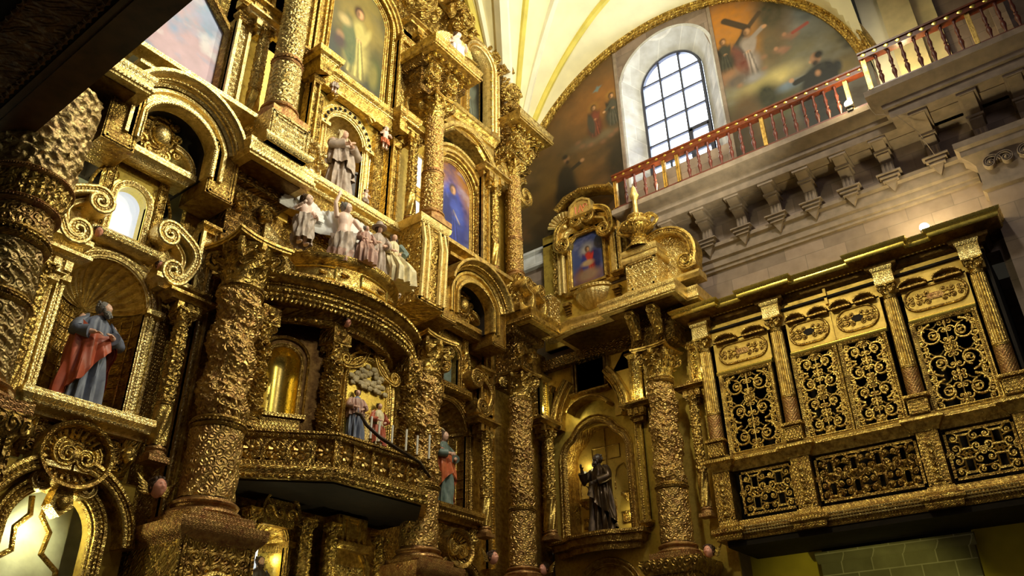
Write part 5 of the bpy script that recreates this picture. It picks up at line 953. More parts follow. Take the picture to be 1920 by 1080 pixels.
# ---- segmental arched entablature over each side bay
def arched_entab(u, label, mat, sp=10.98, jb=10.4):
    t = thing('arched_entablature', label, 'cornice', ALT, (u, 0, sp), 'arched entablatures over the side bays'); hw = .62; rise = .46; R_ = (hw*hw+rise*rise)/(2*rise); a0 = math.asin(hw/R_); cz = rise-R_
    P = np.vstack([[(-hw, jb-sp)], arc(0, cz, R_, PI/2+a0, PI/2-a0, 16), [(hw, jb-sp)]])
    m = MB(); m.mould(P, [(0, -.9), (0, .6), (.05, .6), (.05, -.9)]); m.build('soffit', M['dark'], t)  # recess shade put into a near-black lining
    m = MB(); m.mould(P, [(0, .6), (0, .84), (.03, .88), (.1, .88), (.12, .8), (.22, .8), (.24, .86), (.3, .86), (.32, .3), (.32, 0), (.06, 0), (.06, .58)]); m.rope(p3(P*np.array([1.08, 1]), .89), .02, .05); m.build('archivolt', G[mat], t)
    Q = arc(0, cz, R_+.34, PI/2+a0*1.05, PI/2-a0*1.05, 16); m = MB(); m.mould(Q, [(0, 0), (0, .86), (.05, .9), (.05, .94), (.1, .98), (.12, 1.1), (.16, 1.14), (.22, 1.14), (.24, 0)]); m.rope(p3(arc(0, cz, R_+.42, PI/2+a0, PI/2-a0, 16), 1.0), .028, .07); m.build('arched_cornice', G[mat], t)
    m = MB(); m.box(-.98, .98, -.5, .85, .9, 1.02); m.mould([(-1.1, 0), (-1.1, .8), (1.1, .8), (1.1, 0)], [(0, .98), (.08, 1.0), (.14, 1.08), (.2, 1.1), (.2, 1.2), (0, 1.24)], plan=True); m.build('top_cornice', G[mat], t)
    m = MB(); m.prism([(-.95, -.55)]+[tuple(q) for q in arc(0, cz, R_+.3, PI/2+a0, PI/2-a0, 12)]+[(.95, -.55)], -1.0, -.9); m.build('shade_back', M['dark'], t)  # dark sheet stands for shade at the back of the recess
    for sx in (-1, 1): m = MB(); m.pbox(sx*.95-.28, sx*.95+.28, .0, .8, jb-sp-.3, .3, .06, .02); m.build('side_block', G['aged'], t)
    return t
arched_entab(5.30, 'deep arched gilded soffit at upper left over the crest', 'pale'); arched_entab(13.35, 'deep arched gilded soffit right of centre over the small oval picture', 'plain')
# ---- statue niches of the side bays
n = niche(ALT, (5.13, 0, 5.98), .66, 1.9, 'round-arched shell niche at left holding the red cloaked saint', (-.96, 1.12, -.2, 2.95), fw=.27, ribs=13, fm='pale', pm='plain', wm='aged')
n2 = niche(ALT, (13.3, 0, 6.05), .66, 1.9, 'round-arched shell niche right of the tabernacle holding the green robed saint', (-.9, .95, -.2, 2.95), fw=.25, ribs=13, fm='aged', pm='aged')
def sill(u, z, w, label, mat='plain'):
    t = thing('niche_sill', label, 'ledge', ALT, (u, 0, z), 'sills under the statue niches'); m = MB(); m.mould([(-w, 0), (-w, .34), (w, .34), (w, 0)], [(-.2, -.12), (.02, -.12), (.05, -.06), (.12, -.02), (.14, .06), (.18, .1), (.18, .2), (-.2, .22)], plan=True); m.rope([(-w, .50, .0), (w, .50, .0)], .035, .09); m.build('moulding', G[mat], t)
    m = MB(); m.pbox(-w*.85, w*.85, 0, .24, -.6, -.1, .06, .02); m.build('frieze', G['acarve'], t)
    for sx in (-1, 1): m = MB(); m.add([(sx*w*.9-.12, 0, -.65), (sx*w*.9+.12, 0, -.65), (sx*w*.9+.12, .3, -.25), (sx*w*.9-.12, .3, -.25), (sx*w*.9-.12, .34, -.1), (sx*w*.9+.12, .34, -.1), (sx*w*.9-.12, 0, -.1), (sx*w*.9+.12, 0, -.1)], [(0, 1, 2, 3), (3, 2, 5, 4), (0, 3, 4, 6), (1, 7, 5, 2)]); m.sphere((sx*w*.9, .3, -.35), (.11, .08, .14)); m.build('bracket', G['carve'], t)
    return t
sill(5.18, 5.78, .84, 'long moulded sill below the niche of the red cloaked saint', 'pale'); sill(13.3, 5.85, .78, 'moulded sill below the niche of the green robed saint', 'aged')
figure('saint_statue', 'bearded saint statue in blue robe and terracotta cloak in the left niche', 'statue', ALT, (5.12, .0, 6.0), 1.80, rot=.10, robem='blue', beard='grey', hairm='grey', look=(-.45, -.22, .12), head=(.012, .03, .92), hs=.07,
       lh=((-.135, 0, .80), (-.2, .03, .65), (-.10, .16, .63)), rh=((.135, 0, .79), (.205, .05, .63), (.05, .175, .635)), hn=((0, -.3, -1), (0, -.4, -.9)), cloak=(-60, 235, ([0, .18, .35, .5, .62, .8, 1], [.22, .20, .60, .42, .20, .04, .10]), ([0, .2, .35, .5, .6, .8, 1], [.80, .80, .68, .64, .66, .80, .81]), .045), cloakm='redc', folds=1.5, seed=1)
figure('saint_statue', 'saint statue with halo, orange cloak and green robe, in niche right of tabernacle', 'statue', ALT, (13.25, -.02, 6.08), 1.78, rot=.15, robem='teal', look=(.05, -.12, .1), hairm='hair', longhair=1, hs=.072, halo=True, lh=((-.13, 0, .80), (-.2, .05, .66), (-.07, .16, .66)), rh=((.13, 0, .80), (.19, .06, .66), (.06, .16, .62)),
       cloak=(-70, 205, ([0, .3, .5, .7, 1], [.05, .1, .5, .35, .05]), ([0, .3, .5, .7, 1], [.8, .7, .66, .72, .8]), .025), cloakm='orange', folds=1.4, seed=5)
# colonettes flanking the niches, with ledges
colonette(ALT, (6.24, .45, 5.35), 2.6, .125, 'slender carved colonette right of the left saint niche', 'niche colonettes'); colonette(ALT, (14.2, .45, 5.55), 2.45, .115, 'slender carved colonette right of the green robed saint niche', 'niche colonettes')
colonette(ALT, (4.02, .3, 5.35), 2.55, .11, 'plain gold colonette left of the left saint niche', 'niche colonettes', mat='plain'); colonette(ALT, (16.75, .5, 5.9), 2.8, .115, 'slender gold colonette in the corner between altar and right wall', 'niche colonettes')
bracket_ledge(ALT, 6.3, .2, 8.1, 'small moulded ledge over the colonette right of the left saint', mat='plain'); bracket_ledge(ALT, 14.2, .2, 8.15, 'small moulded ledge over the colonette right of the green saint'); bracket_ledge(ALT, 4.15, .1, 8.05, 'small moulded ledge left of the left shell niche', mat='pale'); bracket_ledge(ALT, 16.75, .2, 8.85, 'small moulded ledge over the corner colonette')
pilaster(ALT, 6.45, .3, 8.35, 9.7, .3, 'short basket-carved pilaster right of the left scroll pediment', mat='pcarve', edge='pale'); pilaster(ALT, 14.25, .25, 8.4, 9.6, .28, 'short carved pilaster right of the right scroll pediment'); pilaster(ALT, 6.72, .1, 4.5, 8.9, .16, 'narrow pale strip between colonette and tall column at left', mat='plain', cap=False, edge='pale'); pilaster(ALT, 14.75, .1, 5.0, 9.4, .18, 'narrow strip left of the corner twisted column', mat='plain', cap=False); pilaster(ALT, 16.2, .15, 5.0, 9.4, .18, 'narrow strip right of the corner twisted column', mat='plain', cap=False)
pilaster(ALT, 16.75, .3, 9.05, 10.2, .32, 'bright carved pilaster in the corner above the colonette', edge='bright'); pilaster(ALT, 14.6, .1, 9.7, 10.9, .24, 'dark carved strip below the ledge right of the small oval picture', mat='acarve', edge='aged')
for k, u in enumerate((4.75, 15.9)): pass
# niche crowning: sill roll, window aedicule, scrolls, shelf with crest
def crowning(u, z, label, mat, pane, dark=False):
    s = 'left' if u < 9 else 'right'
    t = thing('aedicule', label, 'frame', ALT, (u, 0, z), 'aedicules over the side niches')
    arch_surround(MB(), -.5, .5, -.1, 1.5, .26, .72, 0, -.1, .12).build('surround', G['bright' if not dark else 'aged'], t)
    m = MB(); p = archpath(.26, .72); m.mould(p, prof_arch(.12, .1, .05)); m.rope(p3(archpath(.32, .72), .17), .02, .05); m.build('frame', G[mat], t)
    m = MB(); m.box(-.3, .3, -.14, -.1, -.05, 1.02); m.build('pane', pane, t)
    for sx in (-1, 1): m = MB(); m.pbox(sx*.47-.08, sx*.47+.08, 0, .18, -.05, 1.45, .03, .02); m.tube(p3(cpath((sx*.6, .25), (sx*.6, 1.1), .12*-sx, curl=.4), .1), .03, 5); m.build('side_strip', G['carve'], t)
    b = MB(); b.mould([(-.58, 0), (.58, 0)], [(0, -.26), (.22, -.26), (.3, -.2), (.32, -.1), (.26, -.04), (.0, 0)], plan=True); b.rope([(-.58, .3, -.2), (.58, .3, -.2)], .025, .07); b.build('roll_sill', G[mat], t)
    for sx in (-1, 1):
        q = thing('scroll_pediment', '%s curling scroll arm beside the opening over the %s niche' % ('left' if sx < 0 else 'right', s), 'pediment', ALT, (u+sx*.86, .06, z), 'scroll arms over the side niches'); m = MB()
        p = cpath((sx*.14, -.5), (-sx*.16, .42), .34*-sx, curl=.42); band(m, p if sx < 0 else p[::-1], .085, -.05, .42); m.build('scroll', G[mat], q); m = MB(); p2 = cpath((sx*.02, -.42), (-sx*.12, .25), .2*-sx, curl=.3); band(m, p2 if sx < 0 else p2[::-1], .05, -.05, .28, False); m.build('inner_scroll', G[mat], q)
        m = MB(); m.mould([(-.22, 0), (-.22, .3), (.22, .3), (.22, 0)], [(-.1, -.72), (0, -.72), (.03, -.64), (.1, -.6), (.1, -.52), (-.1, -.5)], plan=True); m.box(-.2, .2, 0, .1, -.6, .1); m.build('foot', G[mat], q)
    sh = thing('crest_shelf', 'moulded shelf with curled ends under the crest over the %s niche' % s, 'pediment', ALT, (u+.05, 0, z+1.42), 'shelves over the side niches'); m = MB(); m.mould([(-.66, 0), (-.66, .4), (.66, .4), (.66, 0)], [(-.2, -.12), (.02, -.12), (.06, -.04), (.12, .0), (.12, .12), (.06, .16), (-.2, .18)], plan=True); m.build('moulding', G[mat], sh)
    for sx in (-1, 1): m = MB(); p = np.vstack([[(sx*.72, .16)], arc(sx*.34, .16, .38, 0 if sx > 0 else PI, PI*.52, 12)]); band(m, p if sx < 0 else p[::-1], .07, .1, .46); m.build('curled_end', G[mat], sh)
    c = thing('crest', 'scrolled crest with round boss over the %s niche' % s, 'crest', ALT, (u+.08, .3, z+1.62), 'crests over the side niches'); m = MB(); m.sphere((0, .1, .42), (.17, .14, .2), 16, 10); m.build('boss', G['pale' if not dark else 'plain'], c); m = MB(); m.rope(p3(arc(0, .42, .22, 0, 2*PI, 30, .25), .12), .03, .07)
    for sx in (-1, 1):
        for (x, zz, r, a, tn) in ((.3, .55, .13, PI, 1.6), (.34, .2, .12, PI, -1.6), (.16, .06, .1, PI*.5, -1.5), (.24, .78, .1, PI, 1.4), (.08, .86, .09, PI, 1.3)): sc(m, sx*x, zz, r, a, tn, .032, .08, sx)
    m.prism([(-.26, 0), (-.34, .5), (-.2, .8), (.2, .8), (.34, .5), (.26, 0)], -.06, .04); m.build('scrollwork', G['plain' if not dark else 'aged'], c)
crowning(5.1, 8.98, 'small arched opening with glowing pale pane over the left saint niche', 'pale', M['mirror'])
crowning(13.3, 9.0, 'small arched frame with dark greenish picture over the niche right of the tabernacle', 'aged', M['teal'], True)
cherub(ALT, (4.62, .3, 8.74), .085, 'tiny rosy cherub head left above the left shell niche', 'cherub heads', wings=False); cherub(ALT, (5.72, .3, 8.62), .085, 'tiny rosy cherub head right above the left shell niche', 'cherub heads', wings=False); cherub(ALT, (6.28, .6, 4.95), .15, 'rosy cherub head under the colonette right of the left niche', 'cherub heads'); cherub(ALT, (14.2, .6, 5.1), .14, 'cherub head under the colonette right of the green saint niche', 'cherub heads')
# below each niche: medallion and scrolled arch
def medallion(u, z, s, label, mat):
    t = thing('cartouche', label, 'cartouche', ALT, (u, .3, z), 'medallions under the side niches'); m = MB(); m.mould(np.vstack([arc(0, 0, .44*s, 0, 2*PI, 33, .4*s)])[::-1], [(0, -.3), (0, .1), (.03, .17), (.08*s, .19), (.1*s, .08), (.1*s, -.3)]); m.build('rim', G['aged'], t)
    m = MB(); m.prism([tuple(q) for q in arc(0, 0, .44*s, 0, 2*PI, 28, .4*s)], -.3, -.02); m.build('ground', G[mat], t)
    m = MB(); sp = spiral(-.12*s, 0, .2*s, .05*s, PI*.6, 1.4); band(m, sp, .055*s, -.02, .12); sp = spiral(.16*s, -.02*s, .2*s, .05*s, PI*.3, -1.4); band(m, sp[::-1], .055*s, -.02, .12); m.sphere((0, .06, 0), (.12*s, .08, .11*s))
    for k in range(24): a = 2*PI*k/24; m.tube([(.3*s*cos(a), .0, .27*s*sin(a)), (.42*s*cos(a), .08, .385*s*sin(a))], .026*s, 5)
    m.build('scrolls', G['plain'], t); m = MB(); m.prism([(-.1*s, -.42*s), (-.16*s, -.7*s), (0, -.85*s), (.16*s, -.7*s), (.1*s, -.42*s)], -.2, .06); m.sphere((0, .08, -.66*s), .09*s); m.build('drop', G['plain'], t)
medallion(5.12, 5.22, 1.0, 'round scrolled medallion under the left saint niche', 'carve'); medallion(13.35, 5.2, .85, 'round scrolled medallion under the niche right of the tabernacle', 'acarve')
def lower_arch(u, z, s, label, mat, lit):
    t = thing('doorway_arch', label, 'arch', ALT, (u, .1, z), 'arches at the foot of the side bays'); m = MB(); arch_surround(m, -1.15*s, 1.15*s, -.6, 1.1*s, .58*s, .2, -.6, -.15, .0); m.build('surround', G['panel'], t)
    m = MB(); p = archpath(.58*s, .2, -.6, 26); m.mould(p, prof_arch(.22*s, .16)); m.rope(p3(archpath(.69*s, .2, -.6, 26), .17), .03, .07); m.build('inner_archivolt', G[mat], t)
    for a0, a1 in ((PI, .62*PI), (.42*PI, 0)): m = MB(); q = arc(0, .1, 1.05*s, a0, a1, 14); band(m, q, .1*s, -.1, .34); m.build('broken_archivolt', G[mat], t)
    for sx in (-1, 1):
        m = MB(); p = spiral(sx*.34*s, .86*s, .2*s, .04*s, PI*.5, 1.5); p[:, 0] = sx*.34*s+sx*(p[:, 0]-sx*.34*s); band(m, p if sx < 0 else p[::-1], .05*s, 0, .22); m.build('volute', G['pale'], t)
        m = MB(); m.box(sx*.2*s-.18*s, sx*.2*s+.18*s, .05, .3, 1.02*s, 1.1*s); m.build('bar', G['pale'], t)
    m = MB(); m.box(-.62*s, .62*s, -.75, -.7, -.6, .9); m.build('opening_back', lit, t)
    if u < 9:
        m = MB()
        for sx in (-1, 1): q = np.array([(sx*.5, -.6), (sx*.46, -.2), (sx*.2, .0), (sx*.24, .3), (sx*.08, .5), (sx*.12, .75)]); m.tube(p3(q, -.45), .045, 6)
        m.build('tracery', G['aged'], t)
lower_arch(5.12, 4.0, .98, 'scrolled round arch with lit pale opening at the lower left corner', 'plain', M['masonry']); lower_arch(13.4, 4.0, .85, 'scrolled round arch at the foot of the bay right of the tabernacle', 'aged', G['aged'])
# left corner: large column carrying the dark side canopy
t = thing('solomonic_column', 'very large carved column cut off by the left edge of view', 'column', ALT, (2.86, 2.4, 4.7), 'great twisted columns'); colbase(.42, .4).build('base', G['red'], t)
shaft(.4, 1.28, .41, .40, vine(.41, .34, .03), 190, .013, bulge=.02).build('drum', G['umber'], t); ringm(.40, 1.26, .16).build('collar', G['aged'], t)
shaft(1.4, 2.06, .39, .385, vine(.39, .34, .035), 190, .013, turns=.5, bulge=.03).build('shaft', G['umber'], t); ringm(.40, 2.04, .2).build('neck_ring', G['aged'], t)
shaft(2.22, 2.52, .395, .40, lambda A, Z, T, ph: .02*scrolls(A*3, Z/.2), 130, .015).build('carved_band', G['shaft'], t); ringm(.41, 2.5, .12).build('band_ring', G['red'], t)
shaft(2.6, 2.92, .42, .47, lambda A, Z, T, ph: .025*np.abs(np.sin(A*13))+.02*scrolls(A*3, Z/.2), 130, .02).build('fluted_basket', G['carve'], t); ringm(.47, 2.9, .1).build('basket_ring', G['red'], t)
m = shaft(2.98, 4.4, .44, .50, lambda A, Z, T, ph: .035*scrolls(A*.44/.28, Z/.30)+.03*fbm(A*6, Z*12, 3), 190, .012)
for k in range(10): leaf(m, k*PI/5, .44, 2.96, .4, .5, .22)
m.build('capital', G['umber'], t)
m = MB(); m.pbox(-.62, .62, -.6, .6, 0, 2.3, .1, .03); m.mould([(-.62, -.6), (-.62, .6), (.62, .6), (.62, -.6)], [(-.1, 2.1), (0, 2.1), (.05, 2.2), (.08, 2.28), (.08, 2.4), (-.1, 2.42)], plan=True); single(m, 'column_pedestal', G['acarve'], 'carved pedestal under the very large column at the left edge', 'pedestal', ALT, (2.70, 2.4, 2.28))
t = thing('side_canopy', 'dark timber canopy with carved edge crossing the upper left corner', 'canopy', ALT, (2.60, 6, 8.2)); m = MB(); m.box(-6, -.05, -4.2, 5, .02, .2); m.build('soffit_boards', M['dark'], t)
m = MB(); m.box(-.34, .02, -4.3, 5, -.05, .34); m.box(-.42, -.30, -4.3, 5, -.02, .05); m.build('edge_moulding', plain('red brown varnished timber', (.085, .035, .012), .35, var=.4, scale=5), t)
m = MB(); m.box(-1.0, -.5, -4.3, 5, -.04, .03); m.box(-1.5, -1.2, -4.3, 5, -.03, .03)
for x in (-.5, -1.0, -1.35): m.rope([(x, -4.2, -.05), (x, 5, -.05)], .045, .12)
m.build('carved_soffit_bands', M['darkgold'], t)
# ------------------------------------------------------------ tabernacle (centre axis u = 9.38)
TU = 9.38
def tarc(hw, d_end, sag, n=36, cx=0.0):                          # bowed plan curve, left to right
    R_ = (hw*hw+sag*sag)/(2*sag); a = math.asin(min(1, hw/R_)); t = np.linspace(-a, a, n); return np.stack([cx+R_*np.sin(t), d_end+sag-R_+R_*np.cos(t)], -1)
t = thing('tabernacle_canopy', 'great bowed carved canopy cornice over the tabernacle', 'cornice', ALT, (TU, 0, 8.62)); P = tarc(1.98, .72, .72)
m = MB(); m.mould(P, [(-.3, .02), (.0, .02), (.03, .08), (.10, .12), (.12, .2), (.06, .24), (.06, .3), (.2, .36), (.24, .42), (.24, .5), (.16, .52), (.1, .56), (-.3, .56)], plan=True); m.build('cornice', G['aged'], t)
m = MB()
for q, z, r in ((.15, .04, .045), (.13, .16, .035), (.27, .43, .04), (.1, .28, .03)): m.rope(pz(tarc(1.98+q, .72, .72+q, 80), z), r, r*2.1)
for i, p in enumerate(tarc(2.1, .74, .8, 56)): m.sphere((p[0], p[1], -.03), (.035, .035, .06), 6, 5)
m.build('carved_fringe', G['carve'], t)
Q = [tuple(p) for p in P]; m = MB(); m.slab([(-1.98, 0)]+Q+[(1.98, 0)], .06, .12); m.build('soffit', G['darkgold'], t); m = MB(); m.slab([(-1.98, 0)]+Q+[(1.98, 0)], .5, .6)  # canopy soffit colour holds the shade beneath it
m.mould(tarc(1.5, .5, .75), [(-.1, -.22), (.03, -.22), (.06, -.14), (.02, -.08), (.1, .06), (-.1, .06)], plan=True); m.rope(pz(tarc(1.58, .5, .8, 60), -.2), .05, .11); m.build('inner_cornice', G['acarve'], t)
t = thing('attic_drum', 'bowed panelled gold drum above the canopy, carrying the carved figures', 'pedestal', ALT, (TU+.05, 0, 9.2)); P = tarc(1.36, .42, .95)
m = MB(); m.mould(P, [(-.1, 0), (.08, 0), (.1, .1), (.02, .14), (.0, .14), (.0, .5), (.04, .54), (.12, .6), (.14, .7), (-.1, .72)], plan=True); m.slab([(-1.36, 0)]+[tuple(p) for p in P]+[(1.36, 0)], .62, .68); m.build('drum', G['plain'], t)
m = MB(); W_ = tarc(1.38, .42, .97, 60)
for i0, i1 in ((4, 18), (26, 40), (44, 58)):
    for z in (.2, .46): m.tube(pz(W_[i0:i1], z), .018, 4)
    for i in (i0, i1-1): m.tube([(W_[i][0], W_[i][1], .2), (W_[i][0], W_[i][1], .46)], .018, 4)
m.rope(pz(tarc(1.48, .42, 1.05, 60), .66), .03, .08); m.build('panel_mouldings', G['bright'], t)
m = MB()
for x in (-.95, -.55, .35, .75):
    i = int(np.argmin(abs(W_[:, 0]-x))); m.sphere((W_[i][0], W_[i][1]+.01, .33), (.12, .05, .05), 8, 6)
m.build('pressed_bosses', G['aged'], t)
for sx in (-1,):
    m = MB(); m.prism([(-.62, 0), (.3, 0), (.36, .25), (.1, .62), (-.3, .95), (-.62, 1.1)], -.1, .05); single(m, 'carved_wing_panel', G['pcarve'], 'pale scroll-carved wing panel left of the attic drum', 'panelling', ALT, (8.02, .55, 9.2))
# body: two facets with colonettes, niche door, relief panel
t = thing('tabernacle', 'gilded tabernacle body with polished arched niche and painted relief panel', 'tabernacle', ALT, (TU, 0, 5.95))
A0, A1, A2, A3 = (-1.75, .05), (-.38, .86), (1.15, .86), (1.8, .2)
def facet(p0, p1, z0, z1, m, th=.1): m.slab([p0, p1, (p1[0], p1[1]-th), (p0[0], p0[1]-th)], z0, z1)
m = MB(); m.slab([A1, A2, (1.15, .3), (-.38, .3)], 0, 2.7); facet(A2, A3, 0, 2.7, m); m.build('body', G['aged'], t)
L = math.hypot(A1[0]-A0[0], A1[1]-A0[1]); ang = math.atan2(A1[1]-A0[1], A1[0]-A0[0]); fc = ((A0[0]+A1[0])/2, (A0[1]+A1[1])/2)
def place(o, x, d, z, a): o.location = (x, -d, z); o.rotation_euler = (0, 0, -a)
m = MB(); arch_surround(m, -.72, .74, 0, 2.7, .31, 1.78, .8, -.12, 0); place(m.build('niche_facet', G['darkgold'], t), *fc, 0, ang)
m = MB(); a = np.linspace(0, PI, 24); zz = np.linspace(.8, 1.78, 8); Ag, Zg = np.meshgrid(a, zz, indexing='ij'); m.grid(np.stack([-.31*np.cos(Ag), -.28*np.sin(Ag), Zg], -1)); ph, s = np.meshgrid(np.linspace(0, PI, 24), np.linspace(0, 1, 10), indexing='ij'); m.grid(np.stack([-.31*np.cos(ph)*np.cos(s*PI/2), -.28*np.sin(s*PI/2), 1.78+.31*np.sin(ph)*np.cos(s*PI/2)], -1)); place(m.build('polished_niche', G['bright'], t), *fc, 0, ang)
m = MB(); p = archpath(.31, 1.78, .76); m.mould(p, prof_arch(.07, .05)); m.mould(archpath(.43, 1.82, .76), prof_arch(.05, .07)); m.box(-.5, .5, 0, .1, .72, .79); m.box(-.42, .42, 0, .05, .4, .7); place(m.build('niche_frame', G['plain'], t), *fc, 0, ang)
m = MB(); 
for k in range(5): sc(m, -.36+.18*k, .48, .085, PI*k, 1.5, .022, .06)
for k in range(3): m.box(-.3, .3, .05, .062, .6+.03*k, .608+.03*k)
place(m.build('plaque_carving', G['pale'], t), *fc, -.28, ang)
m = MB(); m.box(-.7, .7, 0, .3, -.1, .28); place(m.build('niche_step', G['aged'], t), *fc, 0, ang)
# relief facet
m = MB(); p = archpath(.52, 1.72, .55); m.prism([tuple(q) for q in p], 0, .02); place(m.build('relief_ground', G['bright'], t), .62, .87, 0, 0)
m = MB(); m.mould(p, prof_arch(.1, .08)); m.rope(p3(archpath(.57, 1.72, .55), .09), .022, .055); m.mould(archpath(.66, 1.74, .55), [(0, 0), (0, .06), (.04, .08), (.05, 0)]); cc = cpath((-.62, 1.95), (-.1, 2.4), -.12, curl=.4); band(m, cc, .05, 0, .12); cc = cpath((.62, 1.95), (.1, 2.4), .12, curl=.4); band(m, cc[::-1], .05, 0, .12); place(m.build('relief_frame', G['plain'], t), .62, .87, 0, 0)
m = MB(); 
for k in range(46):
    a = random.random()*PI; r = .48*math.sqrt(random.random()); m.sphere((r*cos(a), .05+.03*random.random(), 1.66+r*sin(a)), (.07+.03*random.random(), .05, .06), 7, 5)
place(m.build('cloud_relief', M['beige'], t), .62, .87, 0, 0)
m = MB(); m.pbox(-.1, .12, 0, .1, .55, 1.15, .03, .01); place(m.build('small_column', G['pale'], t), .66, .88, 0, 0)
figure('relief_figure', 'small painted figure in slate blue skirt on the tabernacle relief, left one', 'statue', ALT, (9.70, .98, 6.52), .98, rot=-.25, robem='blue', sleevem='pink', look=(.3, -.1, 0), folds=1.6, seed=2, voxel=.009, cloak=(-20, 200, ([0, .5, 1], [.42, .5, .42]), ([0, 1], [.8, .8]), .01), cloakm='pink')
figure('relief_figure', 'small painted figure in red robe on the tabernacle relief, right one', 'statue', ALT, (10.28, .98, 6.42), .98, rot=-.1, robem='cream', sleevem='redc', look=(.1, -.1, .1), folds=1.6, seed=6, voxel=.009, cloak=(-60, 230, ([0, .3, .6, 1], [.0, .05, .2, .0]), ([0, 1], [.45, .55]), .02), cloakm='redc')
# small twisted columns of the tabernacle
def small_sol(u, d, z, H, r, label):
    t = thing('twisted_colonette', label, 'column', ALT, (u, d, z), 'tabernacle twisted colonettes'); colbase(r, .2).build('base', G['aged'], t)
    m = shaft(.2, H-.3, r, r*.92, lambda A, Z, T, ph: .07*scrolls(ph*.95, Z/.2)+.02*fbm(A*5, Z*20, 2), 64, .018, turns=2.5, bulge=.18); m.build('shaft', G['carve'], t); capital(t, r*.95, .32, H-.32, 6); m = MB(); m.box(-r*1.5, r*1.5, -r*1.5, r*1.5, H, H+.3); m.sphere((0, r*1.4, H+.16), (.09, .08, .11), 8, 6); m.build('impost', G['acarve'], t)
small_sol(7.62, .72, 6.2, 1.95, .13, 'small twisted colonette at the far left of the tabernacle'); small_sol(8.98, 1.05, 6.2, 1.95, .14, 'small twisted colonette between polished niche and relief'); small_sol(11.02, 1.0, 6.3, 1.95, .13, 'small twisted colonette right of the painted relief'); small_sol(7.25, .45, 5.9, 2.5, .12, 'reddish slim twisted colonette beside the tall column, left of the tabernacle')
m = MB(); m.rope([(0, 0, 0), (0, 0, 2.0)], .04, .085); single(m, 'beaded_rod', G['pale'], 'upright beaded gold rod beside the left tabernacle colonette', 'rod', ALT, (7.42, .62, 6.25))
cherub(ALT, (8.98, 1.3, 8.52), .09, 'tiny cherub head on the canopy centre above the colonette', 'cherub heads', wings=False)
# balustrade shelf
PB = [(7.2-TU, .8), (7.42-TU, .8), (8.62-TU, 1.86), (10.7-TU, 1.92), (11.5-TU, 1.1)]
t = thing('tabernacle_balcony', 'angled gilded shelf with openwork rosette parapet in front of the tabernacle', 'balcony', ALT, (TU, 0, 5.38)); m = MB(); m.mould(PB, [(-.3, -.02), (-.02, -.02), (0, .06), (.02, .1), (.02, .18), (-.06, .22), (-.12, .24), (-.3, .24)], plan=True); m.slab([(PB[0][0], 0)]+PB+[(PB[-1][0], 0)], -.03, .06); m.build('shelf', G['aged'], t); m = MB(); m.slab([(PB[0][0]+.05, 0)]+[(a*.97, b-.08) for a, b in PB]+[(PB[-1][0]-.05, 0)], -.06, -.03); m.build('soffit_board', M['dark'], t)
m = MB(); m.rope(pz(PB, .02), .05, .11); m.rope(pz(np.array(PB)+[0, .02], .13), .03, .08); m.build('beading', G['carve'], t)
for i in range(len(PB)-1):
    p, q = np.array(PB[i]), np.array(PB[i+1]); e = q-p; Ln = np.linalg.norm(e); ag = math.atan2(e[1], e[0]); n = max(1, round(Ln/.42)); nr = np.array([-e[1], e[0]])/Ln; b = p-nr*.12
    m = MB(); m.box(0, Ln, -.05, .05, .22, .29); m.box(0, Ln, -.06, .07, .68, .8); m.box(0, Ln, -.03, .1, .76, .8)
    for k in range(n+1): x = Ln*k/n; m.box(x-.03, x+.03, -.05, .05, .22, .72)
    m.rope([(0, .07, .7), (Ln, .07, .7)], .035, .08); o = m.build('parapet_frame', G['aged'], t); place(o, b[0], b[1], 0, ag)
    m = MB()
    for k in range(n):
        x = Ln*(k+.5)/n; m.sphere((x, .02, .485), (.055, .05, .055), 8, 6)
        for j in range(8): a = j*PI/4; m.tube([(x+.04*cos(a), 0, .485+.04*sin(a)), (x+.12*cos(a), .02, .485+.12*sin(a)), (x+.19*cos(a), 0, .485+.18*sin(a))], [.018, .04, .014], 5)
        m.tube(p3(arc(x, .485, .17, 0, 2*PI, 20), 0), .02, 5)
    o = m.build('rosettes', M['gilt'], t); place(o, b[0], b[1], 0, ag)
# candles and the curved candle branch
def candle(u, d, z, h, label):
    t = thing('candlestick', label, 'candle', ALT, (u, d, z), 'candles before the relief'); m = MB(); m.lathe([(.05, 0), (.055, .02), (.02, .05), (.018, .12), (.035, .14), (.02, .16), (.045, .18), (0, .18)], 10); m.build('holder', G['plain'], t); m = MB(); m.lathe([(.021, .18), (.021, .18+h), (0, .19+h)], 8); m.build('candle', M['candle'], t)
for k, (u, h) in enumerate([(9.52, .42), (9.72, .38), (10.05, .4), (10.42, .42), (10.72, .38), (11.05, .48)]): candle(u, 1.62, 6.16, h, '%s of the thin white candles in a row before the painted relief' % ['leftmost', 'second from left', 'third from left', 'fourth from left', 'fifth from left', 'rightmost'][k])
single(MB().tube([(0, 0, .45), (.08, .05, .42), (.1, .2, .2), (.3, .35, 0), (.7, .4, -.12), (1.3, .35, -.2), (1.75, .2, -.35)], [.03, .03, .032, .035, .035, .032, .03], 7), 'candle_branch', M['bronze'], 'dark curved metal branch in front of the painted relief', 'candle arm', ALT, (9.15, 1.6, 6.28))
